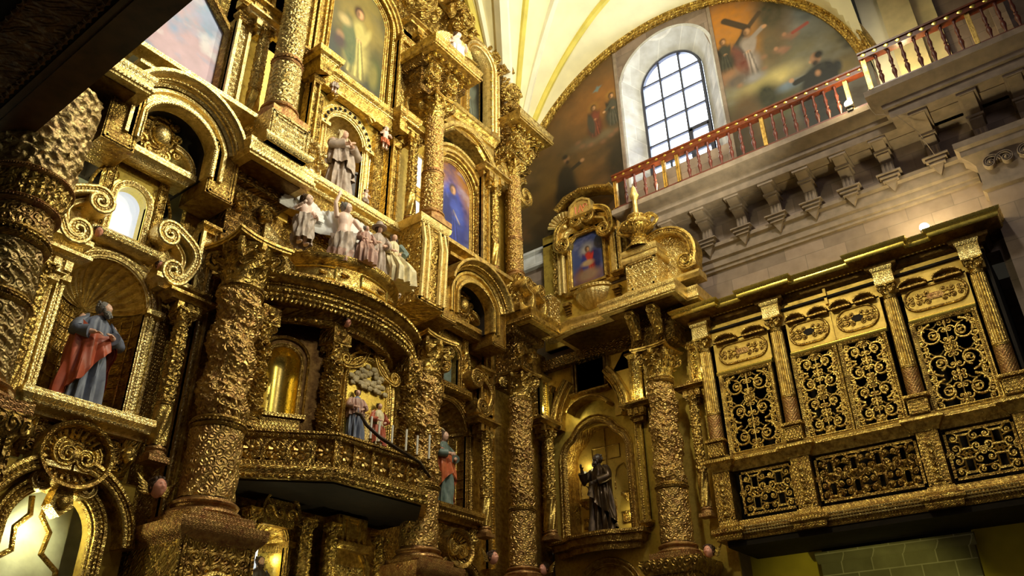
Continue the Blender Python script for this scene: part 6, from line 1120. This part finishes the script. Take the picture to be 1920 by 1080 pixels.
# lower stage under the balcony
n = niche(ALT, (8.66, .2, 3.2), .34, 1.42, 'small shell niche under the tabernacle balcony with a dark-haired bust', (-.5, .5, -.2, 1.95), fw=.12, ribs=9, grid=False, fm='plain', wm='bright', pm='aged')
figure('saint_statue', 'dark haired bearded bust in the small shell niche under the balcony', 'statue', ALT, (8.56, .22, 3.12), 1.25, robem='brown', beard='hair', look=(.1, .05, 0), voxel=.009, seed=8)
m = MB(); m.box(-.14, .14, -.02, .02, 0, .5); single(m, 'lit_pane', M['mirror'], 'small lit pane behind the bust in the small shell niche', 'pane', ALT, (8.50, .0, 4.2))
t = thing('cartouche', 'carved tablet cartouche above the small shell niche under the balcony', 'cartouche', ALT, (8.68, .3, 5.0)); m = MB(); m.prism([(-.3, -.15), (-.38, .05), (-.28, .28), (.28, .28), (.38, .05), (.3, -.15)], 0, .14); m.mould(arc(0, .05, .36, PI*1.1, -PI*.1, 16), [(0, 0), (0, .18), (.05, .2), (.08, 0)]); m.build('tablet', G['aged'], t); m = MB(); [sc(m, x, .08, .11, PI*(k % 2), 1.5, .025, .16) for k, x in enumerate((-.24, 0, .24))]; m.build('scrolls', G['plain'], t)
for u, d, lab in ((8.12, .45, 'small carved colonette left of the small shell niche under the balcony'), (9.25, .5, 'small carved colonette right of the small shell niche under the balcony'), (9.72, .6, 'second small colonette right of the small shell niche under the balcony'), (11.0, .5, 'small carved colonette right of the carved doors under the balcony')): colonette(ALT, (u, d, 3.3), 1.75, .095, lab, 'colonettes under the balcony', split=.25)
t = thing('carved_doors', 'pair of carved gilded doors below the balcony right of centre', 'door', ALT, (10.38, .25, 3.2)); m = MB(); m.box(-.5, .5, -.1, .02, 0, 1.6); m.mould([(-.46, 0), (-.46, 1.25), (-.3, 1.5), (.3, 1.5), (.46, 1.25), (.46, 0)], prof_arch(.1, .1)); m.build('frame', G['plain'], t)
for sx in (-1, 1):
    m = MB(); m.pbox(sx*.21-.2, sx*.21+.2, 0, .05, 0, 1.25, .05, .02); 
    for k in range(7): sc(m, sx*.21, .12+.16*k, .085, PI*k, 1.6, .022, .06, sx)
    m.build('door_leaf', G['pcarve'], t)
t = thing('pilaster', 'fluted panel piece hanging under the balcony above the carved doors', 'pilaster', ALT, (10.2, .5, 4.75)); m = MB(); m.pbox(-.35, .35, -.3, .1, 0, .5, .06, .02); [m.box(x, x+.05, .1, .15, .02, .48) for x in (-.3, -.18, .1, .22)]; m.mould([(-.4, 0), (.4, 0)], [(0, -.1), (.14, -.1), (.2, -.04), (.2, .02), (0, .04)], plan=True); m.build('panel', G['plain'], t)
# carved figures on the drum
CH = dict(CHILD)
def wings(t, s, mat, x=0, z=.7):
    for sx in (-1, 1):
        m = MB()
        for k in range(8): a = R(10+12*k); m.tube([(x+sx*.06*s, -.09*s, z*s), (x+sx*(.06+.22*cos(a))*s, -.14*s, (z+.16*sin(a))*s), (x+sx*(.08+.44*cos(a))*s, -.12*s, (z+.42*sin(a)-.08)*s)], [.05*s, .085*s, .05*s], 5, flat=.4)
        m.build('wing', mat, t)
def drape(t, s, mat, z0=.25, z1=.5, r=.14, seed=0):
    a = np.linspace(0, 2*PI, 60, endpoint=False); z = np.linspace(z0, z1, 10); Zg, Ag = np.meshgrid(z, a, indexing='ij'); rr = r*(1+.12*np.sin(7*Ag+Zg*20+seed)+.08*np.sin(13*Ag)); m = MB(); m.grid(np.stack([rr*np.cos(Ag), .8*rr*np.sin(Ag)+.01, Zg+.05*np.sin(Ag+seed)], -1)*s, cv=True); m.build('drapery', mat, t)
f = figure('cherub_figure', 'winged child figure holding a board at the left end of the tabernacle top', 'statue', ALT, (8.0, .95, 9.92), 1.2, rot=-.1, hairm='hair', look=(-.2, -.2, 0), **CH); wings(f, 1.0, M['white'], z=.85); drape(f, 1.2, M['mauve'], .05, .5, .17)
f = figure('angel_figure', 'pale angel with raised arm before white wings at centre of the tabernacle top', 'statue', ALT, (8.86, 1.12, 9.86), 1.45, rot=-.35, hairm='grey', look=(-.5, -.1, 0), **{**CH, 'head': (0, .02, .89), 'hs': .088, 'lh': ((-.13, 0, .74), (-.18, .05, .90), (-.14, .06, 1.06)), 'rh': ((.13, 0, .74), (.21, .05, .6), (.2, .16, .52))}); wings(f, 1.5, M['white'], z=.5); drape(f, 1.45, M['mauve'], .02, .46, .17, 2); drape(f, 1.45, M['pink'], .0, .2, .19, 3)
f = figure('seated_figure', 'seated red and pink draped figure beside the angel on the tabernacle top', 'statue', ALT, (9.24, 1.35, 9.86), .98, rot=-.3, robem='pink', hairm='grey', look=(-.3, -.3, 0), voxel=.009, seed=4, folds=1.7, robe=[(0, .2, .2, 0, .1), (.3, .2, .2, 0, .1), (.45, .17, .15, 0, .05), (.6, .12, .09, 0, 0), (.78, .13, .08, 0, 0), (.82, .09, .06, 0, 0), (.85, .045, .045, 0, .005)])
f = figure('friar_figure', 'grey robed figure with wide hat leaning on the tabernacle top, right of the angel', 'statue', ALT, (9.76, 1.15, 9.90), 1.28, rot=-.3, robem='mauve', hairm='hair', look=(-.2, -.2, 0), voxel=.009, seed=9, folds=1.4); m = MB(); m.lathe([(.0, .15), (.07, .14), (.09, .06), (.16, .02), (.16, 0), (0, .0)], 20); o = m.build('hat', M['mauve'], f); o.location = (0, -.01, 1.235)
f = figure('seated_woman', 'seated figure in pale cream gold robe at the right end of the tabernacle top', 'statue', ALT, (10.2, 1.15, 9.88), 1.32, rot=-.2, robem='cream', hairm='hair', longhair=1, look=(.1, -.3, .15), voxel=.009, seed=7, folds=1.8, robe=[(0, .24, .22, .08, .12), (.25, .22, .22, .06, .14), (.42, .18, .16, .03, .08), (.6, .11, .085, 0, 0), (.78, .125, .075, 0, 0), (.82, .09, .06, 0, 0), (.85, .045, .045, 0, .005)]); m = MB(); m.tube([(.15, .02, 1.05), (.23, .13, .83), (.12, .23, .71)], [.08, .09, .06], 8); m.build('dark_sleeve', M['teal'], f)
f = figure('cherub_figure', 'small gold haired child head behind the cream robed figure', 'statue', ALT, (10.62, .8, 9.9), 1.05, rot=-.2, hairm='cream', look=(0, -.2, 0), **CH); drape(f, 1.05, M['mauve'], .05, .7, .15, 1)
# lattice band and sill of the praying figure's niche
t = thing('carved_band', 'long fish-scale carved gold band under the niche of the praying figure', 'cornice', ALT, (9.5, 0, 11.3)); m = MB(); m.box(-1.55, 1.55, -.2, .3, 0, .55); m.build('scale_panel', G['fine'], t); m = MB(); m.mould([(-1.55, 0), (1.55, 0)], [(0, .5), (.34, .5), (.38, .58), (.5, .62), (.54, .7), (.54, .8), (0, .84)], plan=True); m.mould([(-1.55, 0), (1.55, 0)], [(0, -.12), (.36, -.12), (.4, -.04), (.34, .02), (0, .04)], plan=True); m.rope([(-1.55, .53, .68), (1.55, .53, .68)], .03, .08); m.build('mouldings', G['pale'], t)
# ------------------------------------------------------------ upper stage on the altar wall
straight_column(ALT, (7.05, 1.0, 12.1), 5.2, .30, 'tall pale gold carved column left of the praying figure niche', 'upper carved columns', split=.28)
straight_column(ALT, (11.53, .95, 12.14), 3.95, .255, 'gold carved column with leafy capital right of the praying figure niche', 'upper carved columns', pl=0, ch=.7, split=.36)
straight_column(ALT, (15.28, .62, 12.45), 4.1, .20, 'slim gold carved column at the corner against the vault', 'upper carved columns', pl=0, ch=.6, split=.3)
# praying figure niche
n = niche(ALT, (9.43, .05, 12.12), .55, 1.78, 'arched niche with pierced pale frame holding the praying figure', (-.95, .98, -.1, 2.75), fw=.30, shell=False, grid=False, fm='pale', wm='aged', pm='panel')
m = MB()
for k in range(15): a = PI*k/14; m.sphere((.70*cos(a), .15, 1.78+.70*sin(a)), (.045, .03, .045), 6, 5)
m.build('pierced_bosses', M['dark'], n)
for sx in (-1, 1): m = MB(); m.pbox(sx*.96-.14, sx*.96+.14, 0, .2, 0, 2.4, .05, .02); m.build('side_panel', G['carve'], n)
m = MB(); m.mould(arc(0, 2.3, .62, PI*.85, PI*.15, 14, .45), prof_arch(.16, .3)); m.build('hood_moulding', G['plain'], n)
figure('praying_statue', 'crowned praying statue with folded hands in mauve and gold robe in the pierced arched niche', 'statue', ALT, (9.36, .12, 12.14), 1.92, rot=-.12, robem='mauve', hairm='cream', look=(-.3, -.25, 0), folds=1.4, seed=11, lh=((-.13, 0, .79), (-.19, .06, .65), (-.02, .17, .70)), rh=((.13, 0, .79), (.19, .06, .65), (.02, .17, .70)), hn=((1, 0, 0), (-1, 0, 0)), hcurl=.1, cloak=(-65, 200, ([0, .4, .6, 1], [.3, .3, .45, .4]), ([0, .5, 1], [.8, .74, .8]), .025), cloakm='mauve', longhair=1)
m = MB(); m.box(-.22, .22, -.04, .04, 0, 1.1); m.mould([(-.22, .0), (-.22, 1.1), (.22, 1.1), (.22, 0)], [(-.02, -.05), (-.02, .07), (.04, .07), (.04, -.05)]); single(m, 'dark_board', M['brown'], 'dark upright panel standing right of the praying figure', 'panel', ALT, (9.86, -.12, 12.14), rot=-.5)
for u, z, lab in ((8.74, 14.62, 'child figure perched left above the praying figure niche'), (10.42, 14.05, 'child figure clinging right of the praying figure niche'), (9.98, 12.14, 'small golden child figure standing at the right foot of the praying figure')):
    f = figure('cherub_figure', lab, 'statue', ALT, (u, .38, z), .72 if z > 13 else .5, rot=random.uniform(-.3, .3), hairm='hair', look=(.1, -.2, 0), **CH); drape(f, .7 if z > 13 else .5, M['orange'] if u > 10 else M['mauve'], .25, .45, .15, u)
t = thing('carved_bouquet', 'pale carved leaf bouquet on a vase left of the praying figure', 'ornament', ALT, (8.28, .45, 11.75)); m = MB(); m.lathe([(.12, 0), (.06, .08), (.16, .2), (.18, .3), (.1, .36), (0, .36)], 14); m.build('vase', G['pale'], t); m = MB()
for k in range(22): a = k*2.4; r = .1+.16*random.random(); z = .4+.5*random.random(); m.sphere((r*cos(a)*1.2, .1+r*sin(a), z), (.08, .06, .09), 6, 5)
m.build('leaves', G['pcarve'], t)
# entablature above the praying figure, painting above it
t = thing('upper_cornice', 'long stepped gold cornice between the praying figure and the upper painting', 'cornice', ALT, (9.5, 0, 14.95)); P = [(-1.5, 0), (-1.5, .75), (-1.02, .75), (-1.02, .45), (1.05, .45), (1.05, .72), (1.6, .72), (1.6, 0)]; m = MB(); m.mould(P, [(-.3, -.2), (-.1, -.2), (-.06, -.1), (0, -.04), (.02, .08), (.1, .14), (.12, .28), (.04, .3), (-.3, .32)], plan=True); m.slab(P, -.02, .2); m.build('cornice', G['plain'], t)
m = MB(); m.rope(pz([(a*1.02, b+.08) for a, b in P[1:-1]], .02), .028, .07); m.build('beading', G['pale'], t)
t = thing('upper_painting', 'arched painting of a standing pale robed figure above the praying statue', 'painting', ALT, (9.5, .1, 15.35))
def art_virgin(A):
    A.grad([(0, (52, 40, 30)), (.25, (58, 58, 50)), (.6, (88, 82, 52)), (1, (98, 88, 44))]); A.clouds((60, 66, 60), 2, .45, .75, .7); A.blob(.9, 2.4, .75, .9, (150, 128, 60), .7, a=.7); A.blob(.25, 1.0, .3, .5, (62, 66, 62), .5); A.blob(1.5, 1.1, .3, .6, (70, 76, 40), .5); A.blob(1.45, 1.0, .16, .4, (120, 112, 60), .4)
    A.person(.82, .55, 2.4, (176, 162, 96), cloak=(88, 96, 66), hair=(60, 40, 24)); A.blob(.4, 2.1, .2, .16, (168, 148, 100), .5)
    for q in ((.35, .35), (.75, .3), (1.2, .25), (1.5, .3), (.3, 1.5)): A.blob(q[0], q[1], .13, .15, (150, 116, 84), .4); A.blob(q[0], q[1]-.2, .2, .2, (70, 56, 60), .5)
canvas(1.72, 3.6, art_virgin, 'canvas', t, top=lambda x: 2.75+.86*math.sqrt(max(0, 1-(x/.87)**2)), n=90); m = MB(); m.mould(archpath(.86, 2.75), prof_arch(.14, .1, -.05)); m.mould(archpath(1.12, 2.75), prof_arch(.26, .26, -.05)); m.rope(p3(archpath(1.04, 2.75), .14), .03, .08); m.build('frame', G['plain'], t)
# upper pilasters
for u, d, z0, z1, w, lab, mt in ((10.86, .3, 15.4, 18.0, .44, 'broad carved pilaster right of the upper arched painting', 'carve'), (8.2, .2, 15.3, 18.0, .26, 'narrow carved strip left of the upper arched painting', 'carve'), (6.32, .25, 12.2, 14.9, .34, 'bright carved pilaster right of the sky painting at upper left', 'pcarve'), (10.92, .15, 12.15, 14.6, .28, 'carved pilaster right of the praying figure niche', 'carve'), (8.28, .25, 12.9, 14.7, .2, 'slim carved pilaster left of the praying figure niche', 'carve'), (14.3, .25, 12.5, 15.6, .3, 'carved pilaster right of the blue arched painting', 'carve'), (14.92, .12, 12.6, 15.6, .18, 'plain strip right of the colonette beside the blue painting', 'panel'), (12.45, .2, 12.2, 15.3, .22, 'narrow strip left of the blue arched painting', 'carve'), (15.75, .2, 12.5, 16, .24, 'narrow carved strip right of the upper corner column', 'acarve')):
    pilaster(ALT, u, d, z0, z1, w, lab, mat=mt, edge='pale' if u < 8 else 'plain')
colonette(ALT, (6.72, .5, 12.15), 2.7, .12, 'short gold colonette between the sky painting and the tall upper column', 'upper colonettes', mat='pcarve'); colonette(ALT, (11.22, .55, 12.2), 2.6, .115, 'short gold colonette just left of the column with leafy capital', 'upper colonettes'); colonette(ALT, (14.62, .42, 12.5), 2.7, .10, 'short fluted colonette between the blue painting and the corner column', 'upper colonettes')
bracket_ledge(ALT, 6.7, .3, 14.95, 'small moulded ledge over the short colonette beside the sky painting', .42, 'pale'); bracket_ledge(ALT, 11.2, .4, 14.85, 'small moulded ledge over the colonette left of the leafy capital', .36, 'plain'); bracket_ledge(ALT, 14.5, .3, 15.6, 'small moulded ledge over the pilaster and colonette right of the blue painting', .5, 'plain')
# sky painting at upper left, blue arched painting at right, pale panes
t = thing('sky_painting', 'large pale blue and pink cloud painting at upper left', 'painting', ALT, (5.18, .05, 12.75))
def art_sky(A):
    A.grad([(0, (132, 176, 226)), (.5, (150, 172, 214)), (1, (150, 196, 220))]); A.clouds((222, 178, 186), 1.3, .42, .62, .8, 3); A.clouds((236, 232, 238), 2.0, .5, .7, .8, 8); A.clouds((176, 176, 216), 1.1, .5, .7, .6, 14)
canvas(1.75, 2.3, art_sky, 'canvas', t, top=lambda x: 2.3-.55*max(0, (abs(x)-.35)/.52), n=100); m = MB(); m.mould([(-.87, 0), (-.87, 1.75), (-.35, 2.3), (.35, 2.3), (.87, 1.75), (.87, 0)], [(0, -.1), (0, .06), (.05, .16), (.14, .16), (.16, -.1)]); m.rope(p3([(.97, 0), (.97, 1.8)], .17), .025, .07); m.build('frame', G['aged'], t)
t = thing('blue_painting', 'arched painting of a deep blue robed figure right of the leafy column', 'painting', ALT, (13.3, .0, 12.55))
def art_blue(A):
    A.grad([(0, (92, 96, 130)), (.4, (70, 74, 130)), (.7, (150, 104, 50)), (1, (120, 76, 30))]); A.blob(.75, 1.2, .62, 1.3, (40, 50, 132), .3); A.blob(.8, 1.5, .34, .8, (52, 66, 160), .3, .2); A.clouds((150, 150, 190), 2.5, .55, .8, .5); A.person(.75, .4, 2.0, (40, 50, 130), hair=(60, 40, 30), cloak=(30, 36, 100)); A.blob(.95, 1.45, .2, .35, (60, 76, 160), .6, .4); A.line(.8, 1.5, 1.05, 1.2, .03, (180, 160, 130), .6); A.blob(.4, .7, .3, .4, (30, 36, 92), .6); A.clouds((24, 28, 84), 3, .5, .7, .6, 4)
canvas(1.45, 3.0, art_blue, 'canvas', t, top=lambda x: 2.25+.74*math.sqrt(max(0, 1-(x/.74)**2)), n=80); m = MB(); m.mould(archpath(.72, 2.25), prof_arch(.12, .12, -.05)); m.rope(p3(archpath(.78, 2.25), .1), .03, .09); m.mould(archpath(.9, 2.25), prof_arch(.3, .3, -.05)); m.rope(p3(archpath(1.18, 2.25), .24), .03, .08); m.build('frame', G['plain'], t)
m = MB(); m.box(-.72, .72, -.1, .25, -.3, 0); m.mould([(-1.0, 0), (1.0, 0)], [(0, -.35), (.4, -.35), (.44, -.26), (.5, -.2), (.5, -.1), (0, -.06)], plan=True); m.build('sill', G['plain'], t)
t = thing('pale_panel', 'pale lit pane between the colonette and the leafy column', 'window', ALT, (12.04, -.02, 12.9)); m = MB(); m.box(-.24, .24, -.06, 0, 0, 2.1); m.build('pane', M['mirror'], t); m = MB(); m.mould([(-.24, 0), (-.24, 2.1), (.24, 2.1), (.24, 0)], [(0, -.06), (0, .08), (.05, .08), (.06, -.06)]); [m.box(-.24, .24, -.02, .05, z, z+.1) for z in (.7, .85, 1.0)]; m.build('frame', G['plain'], t)
# curved eyebrow cornice over the blue painting
t = thing('eyebrow_cornice', 'stepped curling gold cornice over the blue arched painting', 'cornice', ALT, (13.35, .1, 15.7)); P = np.vstack([[(-1.0, .1)], arc(0, -.3, 1.0, PI*.72, PI*.28, 12), [(.8, .35), (1.0, .0), (1.0, -.5)]]); m = MB(); m.mould(P, [(0, -.1), (0, .3), (.06, .36), (.06, .44), (.14, .5), (.2, .5), (.22, -.1)]); m.rope(p3(P*1.05, .5), .03, .09); m.build('moulding', G['plain'], t); m = MB(); m.mould([(-1.1, 0), (1.2, 0)], [(0, .95), (.4, .95), (.46, 1.05), (.6, 1.1), (.6, 1.24), (0, 1.28)], plan=True); m.box(-1.1, 1.2, -.1, .35, .6, .96); m.build('top_ledge', G['plain'], t)
# upper ledge blocks with coffered undersides
def coffer_pier(u0, u1, D, z, label, nx, ny):
    t = pier(ALT, u0, u1, D, z, label, soff='acarve', dz0=.9); w = (u1-u0)/2-.05
    for i in range(nx):
        for j in range(ny): MB().sphere((-w+2*w*(i+.5)/nx, D-.1-(D-.25)*(j+.3)/ny, -.06), (.06, .06, .07), 6, 5).build('coffer_boss', G['bright'], t)
    return t
coffer_pier(10.75, 12.45, 1.6, 17.02, 'upper ledge block with studded underside over the leafy capital', 6, 5); coffer_pier(14.85, 16.4, 1.2, 17.6, 'upper ledge block with studded underside against the vault', 6, 4)
for u, z, lab in ((11.2, 16.45, 'carved block with cherub over the leafy capital, left'), (11.85, 16.5, 'carved block over the leafy capital, right')): m = MB(); m.pbox(-.2, .2, -.4, .3, 0, .55, .05, .03); cscroll(m, 0, .28, .17, 0, 1.5, .035, .3, .4); single(m, 'carved_block', G['carve'], lab, 'block', ALT, (u, .9, z))
m = MB(); m.pbox(-.34, .34, -.5, .3, 0, 1.0, .08, .03); cscroll(m, -.3, .3, .22, 0, 1.5, .04, .3, .42); cscroll(m, .3, .3, .22, PI, -1.5, .04, .3, .42); single(m, 'carved_block', G['carve'], 'carved scroll block between the corner column capital and the studded ledge', 'block', ALT, (15.4, .6, 16.6))
for u, z, s, mir, lab in ((15.95, 15.75, .5, 1, 'large scroll hanging right of the corner capital'), (14.75, 15.9, .35, -1, 'scroll left of the corner capital')): m = MB(); p = spiral(0, 0, s, s*.2, PI*.5, 1.4); p[:, 0] *= mir; band(m, p, .09, -.15, .2); single(m, 'hanging_scroll', G['plain'], lab, 'ornament', ALT, (u, .4, z))
# top stage: arched niche, oval framed picture, scrolls, angel
t = thing('top_niche', 'tall arched opening with studded jambs near the vault at top centre', 'niche', ALT, (13.9, .05, 17.2)); m = MB(); arch_surround(m, -.95, .95, -.1, 3.7, .5, 2.35, 0, -.1, .1); m.build('surround', G['plain'], t); m = MB(); m.mould(archpath(.5, 2.35), prof_arch(.16, .5, 0)); m.mould(archpath(.72, 2.35), prof_arch(.2, .42, 0)); m.rope(p3(archpath(.68, 2.35), .5), .035, .09); m.build('frame', G['pale'], t)
canvas(1.0, 2.85, lambda A: (A.grad([(0, (20, 26, 28)), (1, (30, 26, 20))]), A.blob(.5, 1.3, .26, .9, (120, 124, 110), .6, a=.6), A.person(.5, .3, 2.0, (88, 94, 88), skin=(150, 130, 100))), 'canvas', t, top=lambda x: 2.35+.5*math.sqrt(max(0, 1-(x/.51)**2)), n=50, dpt=-.05)
m = MB(); [m.sphere((sx*.53, .42, .2+.36*k), .05, 6, 5) for sx in (-1, 1) for k in range(7)]; m.build('studs', G['bright'], t)
t = thing('oval_picture', 'ornate gold framed picture leaning against the vault at top', 'picture', ALT, (14.95, .4, 21.2)); m = MB(); p = arc(0, .7, .7, PI*2.5, PI*.5, 40, 1.05); m.mould(p, [(-.25, -.1), (-.22, .1), (-.1, .2), (0, .12), (.1, .24), (.2, .1), (.2, -.1)]); m.build('frame', G['carve'], t); canvas(.95, 1.6, lambda A: (A.grad([(0, (40, 40, 40)), (1, (70, 70, 66))]), A.person(.48, .1, 1.3, (84, 84, 78))), 'canvas', t, n=40, dz=-.1); m = MB()
for k in range(16): a = k*PI/8; m.merge(MB().sphere((0, 0, 0), (.17, .1, .17), 7, 5), (.84*cos(a), .12, .7+1.2*sin(a)))
m.build('leaf_border', G['carve'], t)
for k, (u, z, r, a0, tn, mt, lab) in enumerate([(13.0, 20.55, .5, PI*.9, -1.3, 'carve', 'big scroll volute left above the tall arched opening at top'), (14.7, 20.3, .42, 0, 1.3, 'carve', 'scroll volute right above the tall arched opening at top'), (12.4, 21.3, .75, 0, 1.6, 'plain', 'large dark-eyed volute at the top edge left of the angel'), (11.2, 20.0, .7, PI, 1.5, 'carve', 'leafy volute right of the upper arched painting'), (15.5, 18.5, .42, PI, -1.4, 'acarve', 'curled ornament on the studded ledge against the vault'), (15.3, 19.3, .34, 0, 1.4, 'carve', 'upper curled ornament beside the vault edge'), (14.95, 20.0, .3, 0, 1.5, 'acarve', 'small leafy curl at the vault edge near the oval picture')]):
    m = MB(); band(m, spiral(0, 0, r, r*.15, a0, tn), r*.17, -.2, .28); m.sphere((0, .1, 0), r*.22)
    for j in range(9): a = j*2*PI/9; m.sphere((r*1.05*cos(a), .05, r*1.05*sin(a)), (r*.2, .12, r*.2), 7, 5)
    single(m, 'volute_ornament', G[mt], lab, 'ornament', ALT, (u, .45, z), rot=.0)
f = figure('angel_figure', 'small pale angel figure on the studded ledge at top centre', 'statue', ALT, (12.0, 1.2, 17.4), 1.35, rot=-.2, hairm='hair', look=(-.3, -.2, 0), **{**CH, 'head': (0, .02, .89), 'hs': .088}); drape(f, 1.35, M['white'], .05, .6, .15, 3); wings(f, 1.3, G['pale'])
board(10.9, 13.1, 17.3, 22.5, 'carved gilded backing behind the angel at top', 'carve'); board(8.0, 11.0, 18.2, 22.5, 'carved gilded backing around the head of the upper painting', 'carve', -.15); board(13.0, 15.7, 20.6, 22.0, 'carved gilded backing above the tall arched opening at top', 'carve'); board(14.8, 16.0, 17.7, 20.3, 'narrow carved gilded backing on the studded ledge by the vault', 'acarve'); board(5.9, 8.2, 15.0, 20, 'carved gilded backing behind the capital of the tall upper column', 'carve')
for u, z, w, lab in ((12.9, 18.9, .5, 'ledge fragment left of the tall arched opening at top'), (11.6, 18.6, .8, 'short stepped ledge over the broad carved pilaster'), (8.1, 18.1, .5, 'short ledge left of the upper arched painting'), (13.9, 20.95, 1.0, 'straight ledge over the tall arched opening at top'), (6.4, 15.3, .6, 'stepped ledge at the top of the bright pilaster beside the sky painting')): bracket_ledge(ALT, u, .3, z, lab, w, 'plain')
pilaster(ALT, 6.6, .35, 15.5, 18, .5, 'upper carved pilaster above the bright pilaster at upper left', mat='pcarve'); pilaster(ALT, 7.75, .3, 15.2, 18, .36, 'carved pilaster between tall upper column and upper painting', mat='carve')
